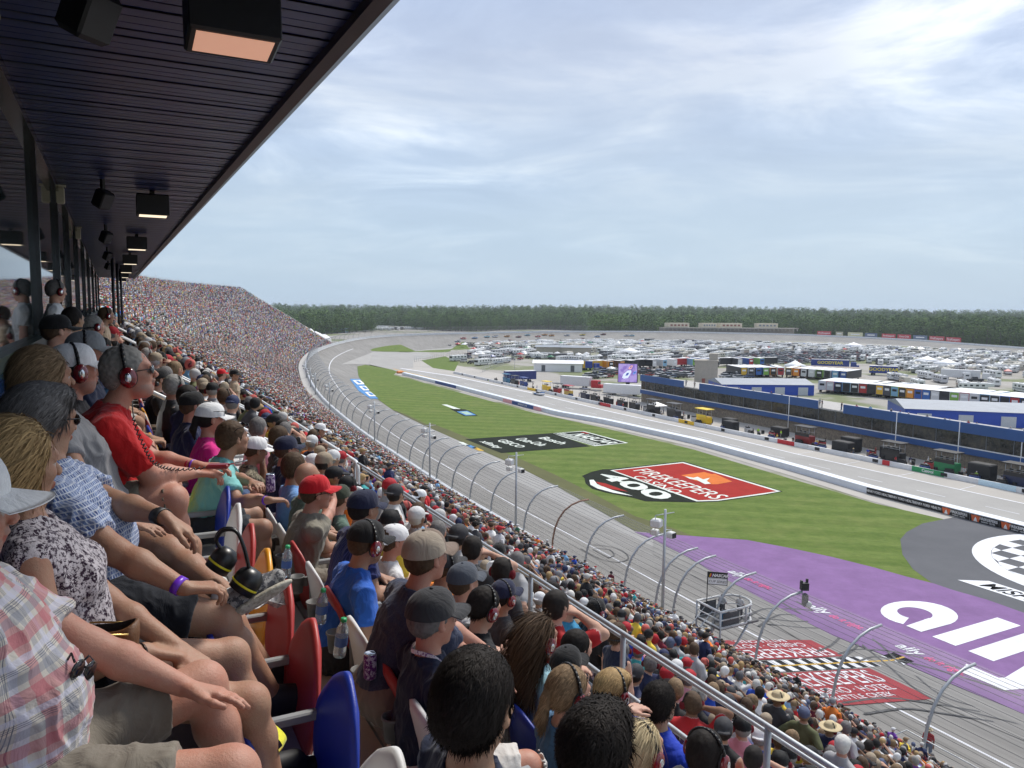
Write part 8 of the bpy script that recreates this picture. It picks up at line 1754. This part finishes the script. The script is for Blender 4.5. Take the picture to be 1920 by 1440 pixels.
# crew and officials
crew_cols = ['black', 'white', 'red', 'yellow', 'black', 'navy', 'charcoal', 'lime green', 'white', 'royal blue']
crewx = list(np.linspace(925, 1230, 14))+[1255, 1270, 1312, 1320, 1365, 1372, 1395, 1401, 1432, 1448, 1470, 1478, 1505, 1512, 1520, 1530, 1592, 1600, 1607, 1625, 1636, 1668, 1680, 1690, 1700, 1716, 1730, 1790, 1800, 1812, 1850, 1862, 1905, 1915]
for k, x in enumerate(crewx):
    p, a, d, n = pr_at(x, [1.2, 2.6, 5.5, 1.0, 4.0][k % 5]+r3.uniform(0, 1)); c = 'lime green' if k in (22,) else crew_cols[(k*3+k//5) % 10]
    o = put_person(VSt[k % len(VSt)], tuple(p), r3.uniform(-3, 3), 'among the pit crews', 'pit crew and officials', 1.0, c, 'standing')
for k, x in enumerate(np.linspace(1240, 1915, 26)):
    i = nearest_i(x); d, n = seg_frame(SBp[max(i-1, 0)], SBp[min(i+1, 59)]); p = SBp[i]+n*r3.uniform(.9, 2.6)+d*r3.uniform(-1, 1); put_person(VSt[(k*2) % len(VSt)], (p[0], p[1], 6.6), AZ+PI+r3.uniform(-1, 1), 'on the roof deck', 'people on the pit building roof', 1.0, None, 'standing')
for k, x in enumerate(np.linspace(925, 1905, 84)):
    p, a, d, n = pr_at(x+r3.uniform(-6, 6), [1.3, 2.2, 4.6, 6.5][k % 4]); m = MB()
    if k % 2: [m.tube([(0, 0, .26*j), (0, 0, .26*j+.24)], .36, 9) for j in range(int(r3.integers(2, 6)))]; o = m.build('tyre_stack', RUBBER, label='stack of black racing tyres in the pit stalls', cat='tyres', group='tyre stacks in the pit stalls')
    else: m.box((0, 0, .55), (1.5, .8, 1.0), 0, bev=.05); m.box((0, 0, 1.2), (1.2, .6, .25), 1); o = m.build('tool_cart', [P([(.02, .02, .02), (.35, .03, .03), (.03, .06, .2), (.5, .5, .5)][k//2 % 4], .4, 'tool_cart'), BLACK], label='%s tool cart in the pit stalls' % ['black', 'red', 'blue', 'silver'][k//2 % 4], cat='cart', group='tool carts in the pit stalls')
    o.location = tuple(p); o.rotation_euler = (0, 0, a+r3.uniform(-.4, .4))
# flag and light poles in the infield
for k, (x, y, zt) in enumerate(((1677, 857, 8.5), (1794, 878, 8.5), (1911, 900, 8.5), (1477, 812, 8.3), (1117, 705, 12), (1138, 701, 12), (920, 690, 9), (965, 700, 9))):
    p = zpx(x, y, 0); m = MB(); m.tube([(0, 0, 0), (0, 0, zt)], [.10, .06], 6); o = m.build('light_pole', WT if k < 4 else GALV); tag(o, ['slim white pole in front of the pit building, %s' % w for w in ('third from the right edge', 'second from the right edge', 'nearest the right edge', 'left of the red pit cart')][k] if k < 4 else 'slim grey pole at the left of the pit stalls', 'pole', 'poles left of the pit stalls' if k >= 4 else None); o.location = (*p, 0)
# wire fence round the left camp area
m = MB(); fp = [zpx(*q, 0) for q in ((777, 679), (838, 668), (905, 660), (990, 662), (1010, 668), (958, 678), (900, 700))]
fr = empty('wire_fence', (*fp[0], 0), 0, 'tall wire fence on posts round the camp area at the left end of the infield', 'fence'); inv = Matrix.Translation(fr.location).inverted(); m2 = MB()
for a, b in zip(fp[:-1], fp[1:]):
    L_ = np.linalg.norm(b-a)
    for k in range(int(L_/3)): q = a+(b-a)*k*3/L_; m.tube([(*q, 0), (*q, 2.6)], .06, 4)
    for z in (.3, 1.4, 2.6): m2.tube([(*a, z), (*b, z)], .035, 4)
for nm, mm in (('posts', m), ('wires', m2)): o = mm.build(nm, GALV, fr); o.matrix_parent_inverse = inv
# ------------------------------------------------------------------ beyond the track: stands, boards, trees
def at_wall(x, back):                                  # a point behind the far wall in that pixel column
    js = [j for j in range(len(WUV)) if WUV[j][0] > 200 and j > len(WUV)*.4] or [0]; j = min(js, key=lambda j: abs(proj((*wxy(j, 0), WZT[j]))[0]-x)); p = wxy(j, -back); t = wxy(min(j+2, len(WUV)-1), 0)-wxy(j-2, 0); return np.array([p[0], p[1]]), math.atan2(-t[1], -t[0]), WZT[j]
CR_ = CREAMW; n_b = 0
for k, (x0, x1, zt) in enumerate(((1273, 1311, 16), (1337, 1364, 16), (1371, 1411, 16), (1437, 1467, 15.5))):
    a, _, z = at_wall(x0, 22); b, _, _ = at_wall(x1, 22); c0 = (a+b)/2; L_ = np.linalg.norm(b-a); rz = math.atan2((b-a)[1], (b-a)[0]); r_ = empty('press_box', (*c0, 0), rz, 'cream flat roofed building on the far stand, %s from the left' % ORD[k], 'building', 'cream buildings on the far straight'); m = MB(); m.box((0, 0, 13.2), (L_, 7, 4.2)); m.build('walls', CR_, r_)
    m = MB(); [m.box((q, -3.55, 13.2), (L_*.1, .1, 1.6)) for q in np.linspace(-L_*.35, L_*.35, 5)]; m.build('windows', P((.25, .08, .05), .6, 'reddish_window') if k in (0, 2) else P((.2, .22, .24), .5, 'grey_window'), r_); m = MB(); m.tube([(L_*.3, 0, 15), (L_*.3, 0, 20)], .1, 4); m.build('mast', GALV, r_)
a, _, z = at_wall(1262, 20); b, _, _ = at_wall(1497, 20); c0 = (a+b)/2; L_ = np.linalg.norm(b-a); rz = math.atan2((b-a)[1], (b-a)[0]); r_ = empty('concourse', (*c0, 0), rz, 'long low colonnaded concourse under the cream buildings on the far straight', 'building'); m = MB(); m.box((0, 2, 10.6), (L_, 10, .8)); m.box((0, 5, 6), (L_, 1, 9)); m.build('deck', P((.33, .30, .26), .7, 'concourse'), r_)
for q in np.linspace(-L_*.49, L_*.49, 34): m = MB(); m.box((q, -2.6, 9.3), (.9, .7, 2.4)); m.build('column', P((.38, .35, .30), .7, 'concourse_column'), r_)
for k, (x0, x1, c, w, tx) in enumerate(((1529, 1554, (.50, .05, .06), 'red', None), (1587, 1612, (.62, .60, .38), 'cream', None), (1618, 1641, (.12, .16, .24), 'dark blue', None), (1648, 1674, (.50, .05, .06), 'red', None), (1676, 1702, (.50, .05, .06), 'red', 'Coca-Cola'), (1706, 1731, (.12, .16, .24), 'dark blue', None), (1735, 1762, (.50, .05, .06), 'red', None), (1765, 1792, (.50, .05, .06), 'red', None), (1562, 1577, (.45, .42, .30), 'small tan', None))):
    a, _, z = at_wall(x0, 4); b, _, _ = at_wall(x1, 4); c0 = (a+b)/2; L_ = np.linalg.norm(b-a); rz = math.atan2((b-a)[1], (b-a)[0]); zb = z-.2; r_ = empty('billboard', (*c0, zb), rz, '%s billboard on the far wall, %s board from the left' % (w, ORD[k] if k < 8 else 'small one after the first'), 'billboard'); m = MB(); m.box((0, 0, 1.9), (L_, .3, 3.5)); m.build('panel', P(c, .5, 'board'), r_); m = MB(); text_on(m, 'FireKeepers' if w == 'red' and not tx else (tx or ''), (0, -.18, 1.9), (1, 0, 0), (0, 0, 1), L_*.17, bold=.03) if (tx or w == 'red') else m.box((0, -.17, 1.9), (L_*.6, .02, .9)); m.build('lettering', WT, r_)
    for q in (-.4, .4): m = MB(); m.tube([(q*L_, .3, -6), (q*L_, .3, 2)], .15, 5); m.build('post', GALV, r_)
# white tents and low sheds outside the turn at the left
for k, (x, y) in enumerate(((574, 634), (583, 635), (592, 637), (602, 640))):
    p = at_z(x, y, 3.0)[:2]; r_ = empty('marquee', (*p, 2.2), .3, 'white peaked marquee at the end of the far stand, %s from the left' % ORD[k], 'tent', 'white marquees outside the turn'); m = MB(); m.lathe((0, 0, 0), [(7, 0), (7, 3.0), (3.2, 5.6), (.1, 10.0-k*1.5)], 8); m.build('canopy', WT, r_)
p = at_z(605, 624, 0)[:2]; m = MB(); m.box((p[0], p[1]+10, 2.2), (46, 14, 4.4)); m.box((p[0], p[1]+10, 4.7), (48, 16, .5)); r_ = m.build('shed', P((.22, .32, .36), .6, 'shed_teal')); tag(r_, 'long low pale teal shed beyond the white marquees', 'shed')
# forest ------------------------------------------------------------
def treemesh(seed, h=15, w=10, n=260):
    r_ = np.random.default_rng(seed); V, T, C = [], [], []; nb = r_.integers(7, 11); cen = []
    for k in range(nb): a = r_.uniform(0, 2*PI); q = r_.uniform(.0, .34)*w; cen.append((q*math.cos(a), q*math.sin(a), h*r_.uniform(.42, .82), r_.uniform(.20, .32)*w))
    cen.append((0, 0, h*.86, .2*w)); c1 = np.array([.05, .095, .026])*r_.uniform(.75, 1.35); c2 = np.array([.15, .235, .055])*r_.uniform(.75, 1.3)
    for k in range(n):
        x, y, z, rr = cen[r_.integers(len(cen))]; d = norm(r_.normal(size=3)); p = np.array([x, y, z])+d*rr*r_.uniform(.72, 1.05)*A3(1, 1, .85); p[2] = max(p[2], h*.12) if k % 4 else h*r_.uniform(.08, .4); s = r_.uniform(.45, 1.0)*w*.055
        a = norm(np.cross(d+r_.normal(size=3)*.5, [0, 0, 1]))*s; b = norm(np.cross(d, a)+r_.normal(size=3)*.3)*s; q = len(V); V += [p-a-b*.6, p+a-b*.4, p+a*.6+b, p-a*.7+b*.8]; T += [(q, q+1, q+2), (q, q+2, q+3)]; cc = c1+(c2-c1)*r_.random(); C += [cc]*4
    m = MB(); m.tube([(0, 0, 0), (.1, 0, h*.35), (0, .1, h*.7)], [w*.035, w*.025, w*.01], 5)
    for k in range(3): a = r_.uniform(0, 2*PI); m.tube([(0, 0, h*.35), (w*.25*math.cos(a), w*.25*math.sin(a), h*.6)], [w*.016, w*.006], 4)
    return np.array(V), np.array(T), np.array(C), m
LEAFM = attrmat('foliage', .9); BARK = M('bark', (.10, .08, .06), .9)
TM = [treemesh(s, h, w) for s, h, w in ((1, 16, 12), (2, 19, 13), (3, 14, 11), (4, 20, 12), (5, 17, 14), (6, 12, 9))]
TMM = [(npmesh('crown', V, T, [LEAFM], col=np.c_[C, np.ones(len(C))]), m.mesh('trunk', BARK)) for V, T, C, m in TM]
rt = np.random.default_rng(4); SV, ST_, SC_, nb = [], [], [], 0
def hill(x, y):
    d = math.hypot(x, y); return max(0, min(1, (d-1000)/1500))*13+3*math.sin(x*.004)*max(0, min(1, (d-900)/600))
ntree = 0
cand = []
for px in np.arange(460, 1990, 4.6):
    # nearest edge of the wood in this column
    if px < 1105: d0 = 960+60*math.sin(px*.02)+(-180 if 560 < px < 700 else 0)
    else: pw_, _, zz = at_wall(px, 12); d0 = proj((*pw_, 0))[2]+(40 if px < 1520 else 45)
    d = d0
    while d < 2300:
        for rep in range(1 if d < 1300 else 1):
            xx = px+rt.uniform(-2.5, 2.5); r_ = ray(xx, 600); s_ = d/1.0; x, y = r_[0]*s_, r_[1]*s_; cand.append((x, y, d, xx))
        d += rt.uniform(10, 16)*(1 if d < d0+60 else 2.2 if d < d0+400 else 5)
cand.sort(key=lambda c: c[2]); seen = {}
for (x, y, d, xx) in cand:
    k = int(rt.integers(len(TM))); sc = rt.uniform(.6, 1.45)*(1.1 if d > 1200 else .95); z = hill(x, y); rz = rt.uniform(0, 6.28)
    col_ = int(xx//9); seen[col_] = seen.get(col_, 0)+1
    if seen[col_] <= 1 and ntree < 170:
        o = empty('tree', (x, y, z), rz, ['broad dark green tree', 'tall green tree', 'low rounded green tree', 'tall narrow crowned tree', 'wide spreading green tree', 'small bushy tree'][k]+' at the front edge of the wood', 'tree', 'trees at the edge of the wood'); o.scale = (sc,)*3; link('crown', TMM[k][0], o); link('trunk', TMM[k][1], o); ntree += 1
    else:
        V, T, C, m = TM[k]; c, s = math.cos(rz)*sc, math.sin(rz)*sc; SV.append(np.stack([V[:, 0]*c-V[:, 1]*s+x, V[:, 0]*s+V[:, 1]*c+y, V[:, 2]*sc+z], 1)); ST_.append(T+nb); SC_.append(C*rt.uniform(.6, 1.35)); nb += len(V)
Cc = np.clip(np.concatenate(SC_), 0, 1); link('woodland', npmesh('woodland', np.concatenate(SV), np.concatenate(ST_), [LEAFM], col=np.c_[Cc, np.ones(len(Cc))]), None, 'continuous dark green wood along the whole horizon', 'woodland', kind='stuff'); print('TREES', ntree, len(SV))
# wooded ground under the trees
m = MB(); V = []; A_ = np.linspace(-.75, .95, 60); D_ = [880, 1000, 1300, 1700, 2200, 2600, 4000]
for a in A_:
    for d in D_: x, y = d*math.sin(a), d*math.cos(a); V.append((x, y, hill(x, y)-.2+(0 if d > 900 else 0)))
n = len(D_); m.add(V, [(i*n+k, i*n+k+1, (i+1)*n+k+1, (i+1)*n+k) for i in range(len(A_)-1) for k in range(n-1)], 0, True); m.build('hills', M('forest_floor', (.03, .05, .018), .95, .3, .02), kind='structure')
# ------------------------------------------------------------------ flag stand
fs = empty('flag_stand', sf(39.4, 36.2, -24.2), AZ, 'raised steel starter stand with round pipe rails hanging over the track wall', 'flag stand'); FW_ = -22.9
def F3(u, v, z): return (v-36.2, u-39.4, z)           # local: x across (v), y along (u)
m = MB(); m.box((1.6, 0, 2.55), (3.6, 2.5, .14)); m.build('platform', P((.12, .12, .12), .7, 'platform_dark'), fs)
def loop(z, r): 
    pts = [(-.1, -1.2, z), (2.2, -1.2, z), (2.9, -1.0, z), (3.3, -.5, z), (3.4, 0, z), (3.3, .5, z), (2.9, 1.0, z), (2.2, 1.2, z), (-.1, 1.2, z), (-.1, -1.2, z)]; return pts
m = MB()
for z in (2.6, 3.15, 3.75): m.tube(loop(z, 0), .085 if z != 3.15 else .05, 8)
m.build('guard_rail', P((.62, .63, .63), .4, 'stand_rail'), fs)
for (x, y) in ((-.1, -1.2), (-.1, 1.2), (2.2, -1.2), (2.2, 1.2), (3.3, .5), (3.3, -.5)): m = MB(); m.tube([(x, y, 0 if x < 0 else 2.5), (x, y, 3.75)], .07, 8); m.build('upright', GALV, fs)
m = MB(); m.box((.9, -.0, 3.1), (1.5, 2.3, .95)); m.f = [m.f[k] for k in (2, 4)]; m.m = [0, 0]; m.sm = [False]*2; m.build('wind_screen', P((.05, .055, .06), .7, 'screen_dark'), fs)
for y in (-1.2, 1.2): m = MB(); m.tube([(-.1, y, .2), (1.5, y, 1.3), (2.4, y, 2.45)], .08, 8); m.build('bracket', GALV, fs)
m = MB(); [m.tube([(-2.6, s_, .2), (-.1, s_, 2.6)], .04, 6) for s_ in (-.4, .4)]; [m.tube([(-2.6, s_, 1.2), (-.1, s_, 3.6)], .03, 6) for s_ in (-.4, .4)]; [m.box((-2.5+.3*k, 0, .3+.29*k), (.25, .8, .04)) for k in range(9)]; m.build('steps', GALV, fs)
sg = empty('race_sign', sf(39.7, 37.1, FW_+4.2), 0, 'black and white NASCAR cup series sign on a pole above the flag stand'.replace('NASCAR ', 'racing '), 'sign'); sg.rotation_euler = (0, 0, AZ-PI/2+R(50)); sg.scale = (.68,)*3
m = MB(); m.box((0, 0, .0), (2.0, .08, 1.35)); m.build('panel', BK, sg); m = MB(); m.box((0, -.05, -.32), (1.86, .02, .56)); m.box((0, -.05, .02), (1.86, .02, .05)); m.build('white_field', WT, sg)
m = MB(); text_on(m, 'NASCAR', (.25, -.07, .32), (1, 0, 0), (0, 0, 1), .42, bold=.02, shear=.2); m.build('lettering', WT, sg); m = MB(); text_on(m, 'CUP SERIES', (0, -.07, -.33), (1, 0, 0), (0, 0, 1), .36, shear=.15); m.build('lettering', BK, sg)
for k, c in enumerate((YL, RD, BL_)): m = MB(); m.add([(-.85+k*.1, -.07, .15), (-.76+k*.1, -.07, .15), (-.66+k*.1, -.07, .5), (-.75+k*.1, -.07, .5)], [(0, 1, 2, 3)]); m.build('colour_bar', c, sg)
m = MB(); m.tube([(-1.0, 0, .65), (-1.0, 0, -2.8)], .05, 6); m.build('pole', BK, sg)
for (u, v, z, w) in ((38.6, 36.9, 1.4, 'on the flag stand'), (40.6, 35.2, .0, 'at the foot of the flag stand')):
    b_ = empty('barrel', sf(u, v, FW_+z-.1), 0, 'blue plastic barrel '+w, 'barrel'); m = MB(); m.lathe((0, 0, 0), [(.02, 0), (.29, 0), (.30, .3), (.31, .32), (.30, .34), (.30, .6), (.31, .62), (.30, .64), (.29, .95), (.02, .95)], 16); m.build('drum', P((.02, .18, .38), .4, 'barrel_blue'), b_); m = MB(); m.lathe((0, 0, .95), [(.30, 0), (.31, .03), (.2, .05)], 16); m.build('liner', BLACK, b_)
for (u, v, z, c, w) in ((39.7, 37.6, 1.34, 'white', 'flagman in white vest and dark cap standing on the flag stand, left one'), (38.9, 38.5, 1.34, 'white', 'flagman in white vest leaning on the flag stand rail, right one')):
    o = put_person(VSt[1], sf(u, v, FW_+z), AZ+.3, '', None, 1.0, c); o['label'] = w
# camera pod on a fence post, marshals on the walkway
i = at_arc(s_at(35.9)); tp = (*wxy(i, ARCH[-1][0]-.1), WZT[i]-.3+ARCH[-1][1]); r_ = empty('camera_pod', tp, 0, 'cluster of black and white cameras on the tip of a fence post', 'camera'); m = MB(); m.box((0, 0, .35), (.5, .35, .5)); m.box((.2, .1, .7), (.15, .1, .25)); m.box((-.2, 0, .65), (.12, .2, .2)); m.build('mount', BLACK, r_); m = MB(); m.box((.05, -.1, -.55), (.35, .35, .9), bev=.1); m.build('pod', BLACK, r_); m = MB(); m.ell((.25, -.15, -.85), (.25, .22, .25), 8); m.build('dome', P((.5, .52, .52), .3, 'dome'), r_)
for (x, y, c, w, v) in ((1145, 1110, 'maroon', 'marshal in dark red shirt and tan trousers standing alone on the trackside walkway', 0), (1738, 1425, 'red', 'person in bright red t-shirt and red cap on the walkway at the bottom right', 3)):
    p = at_z(x, y, 3.75); o = put_person(VSt[v], p, AZ+.4, '', None, 1.03, c); o['label'] = w
rail('walkway_rail', [sf(24.6, 34.6, -23.3), sf(24.6, 34.6, -22.0), sf(24.6, 36.6, -22.0), sf(20.5, 36.6, -22.0), sf(20.5, 34.6, -22.0), sf(20.5, 34.6, -23.3)], .035, GALV, 'grey pipe rail round the marshal post at the bottom right')
for k, u in enumerate((71, 84, 97, 118, 140, 60.5, 47.5)):
    i = at_arc(s_at(u)); p = wxy(i, -2.3); b_ = empty('barrel', (*p, WZT[i]-.4), 0, 'blue trash barrel on the trackside walkway, %s beyond the flag stand' % ORD[k], 'barrel', 'blue barrels along the walkway'); m = MB(); m.lathe((0, 0, 0), [(.02, 0), (.35, 0), (.36, 1.1), (.02, 1.1)], 12); m.build('drum', P((.02, .18, .38), .4, 'barrel_blue'), b_)
cam = bpy.data.cameras.new('Camera'); co = bpy.data.objects.new('Camera', cam); COL.objects.link(co)
cam.sensor_fit = 'HORIZONTAL'; cam.sensor_width = 36; cam.lens = 36*FPX/1920; cam.clip_end = 9000; cam.clip_start = .05
Mx = Matrix(((CR[0], CU[0], -CF[0], CPOS[0]), (CR[1], CU[1], -CF[1], CPOS[1]), (CR[2], CU[2], -CF[2], CPOS[2]), (0, 0, 0, 1)))
co.matrix_world = Mx; SC.camera = co
SUN_EL, SUN_AZ = R(52), R(35)
W = bpy.data.worlds.new('World'); SC.world = W; W.use_nodes = True; nt = W.node_tree; L = nt.links; bg = nt.nodes['Background']
sky = nd(nt, 'ShaderNodeTexSky', sky_type='NISHITA', sun_disc=False, sun_elevation=SUN_EL, sun_rotation=SUN_AZ, altitude=200, air_density=1.2, dust_density=2.5)
tc = nd(nt, 'ShaderNodeTexCoord'); sep = nd(nt, 'ShaderNodeSeparateXYZ'); L.new(tc.outputs['Generated'], sep.inputs[0])
# cloud sheet: project the direction onto a plane overhead so that clouds flatten towards the horizon
zc = nd(nt, 'ShaderNodeMath', operation='MAXIMUM', ins={1: .0}); L.new(sep.outputs[2], zc.inputs[0])
za = nd(nt, 'ShaderNodeMath', operation='ADD', ins={1: .16}); L.new(zc.outputs[0], za.inputs[0])
dx = nd(nt, 'ShaderNodeMath', operation='DIVIDE'); dy = nd(nt, 'ShaderNodeMath', operation='DIVIDE')
L.new(sep.outputs[0], dx.inputs[0]); L.new(za.outputs[0], dx.inputs[1]); L.new(sep.outputs[1], dy.inputs[0]); L.new(za.outputs[0], dy.inputs[1])
cb = nd(nt, 'ShaderNodeCombineXYZ'); L.new(dx.outputs[0], cb.inputs[0]); L.new(dy.outputs[0], cb.inputs[1])
mp = nd(nt, 'ShaderNodeMapping'); mp.inputs['Scale'].default_value = (1.0, 1.3, 1); mp.inputs['Rotation'].default_value = (0, 0, R(18)); mp.inputs['Location'].default_value = (3.1, 1.4, 0); L.new(cb.outputs[0], mp.inputs[0])
n1 = noise(nt, 1.1, 9, .60, mp.outputs[0], dist=.6); n2 = noise(nt, .55, 4, .5, mp.outputs[0], dist=.2)
base = ramp(nt, n1, [(.36, (3.6, 4.4, 6.2)), (.47, (4.9, 5.8, 7.6)), (.53, (6.6, 7.4, 8.9)), (.62, (10.2, 10.5, 10.9))])
c = mixc(nt, ramp(nt, n2, [(.42, 0), (.58, .68)]), base, (4.4, 5.0, 6.2))
hz = ramp(nt, sep.outputs[2], [(0.0, 1.0), (.10, .8), (.30, 0.0)])
c = mixc(nt, hz, c, (4.5, 5.75, 7.0))
c = mixc(nt, .90, sky.outputs[0], mixc(nt, 1.0, c, (.90, .91, .92), 'MULTIPLY'))
L.new(c, bg.inputs[0]); bg.inputs[1].default_value = .1
sun = bpy.data.lights.new('Sun', 'SUN'); sun.energy = 2.8; sun.angle = R(12); sun.color = (1, .95, .88); so = bpy.data.objects.new('Sun', sun); COL.objects.link(so)
d_ = Vector((math.sin(SUN_AZ)*math.cos(SUN_EL), math.cos(SUN_AZ)*math.cos(SUN_EL), math.sin(SUN_EL)))
so.rotation_euler = d_.to_track_quat('Z', 'Y').to_euler()
vs_ = SC.view_settings; vs_.view_transform = 'Standard'; vs_.look = 'None'; vs_.exposure = 0.38; vs_.gamma = 1
SC.render.resolution_x = 1024; SC.render.resolution_y = 768

hz_m = bpy.data.materials.new('haze'); hz_m.use_nodes = True; nt = hz_m.node_tree; nt.nodes.remove(nt.nodes['Principled BSDF'])
pv = nd(nt, 'ShaderNodeVolumePrincipled', ins={'Density': .00012, 'Anisotropy': .2}); pv.inputs['Color'].default_value = (.80, .88, 1, 1); nt.links.new(pv.outputs[0], nt.nodes['Material Output'].inputs['Volume'])
mb = MB(); mb.box((0, 0, 23.5), (12400, 12400, 51)); mb.build('haze', hz_m, kind='stuff', label='thin pale summer haze over the whole speedway')
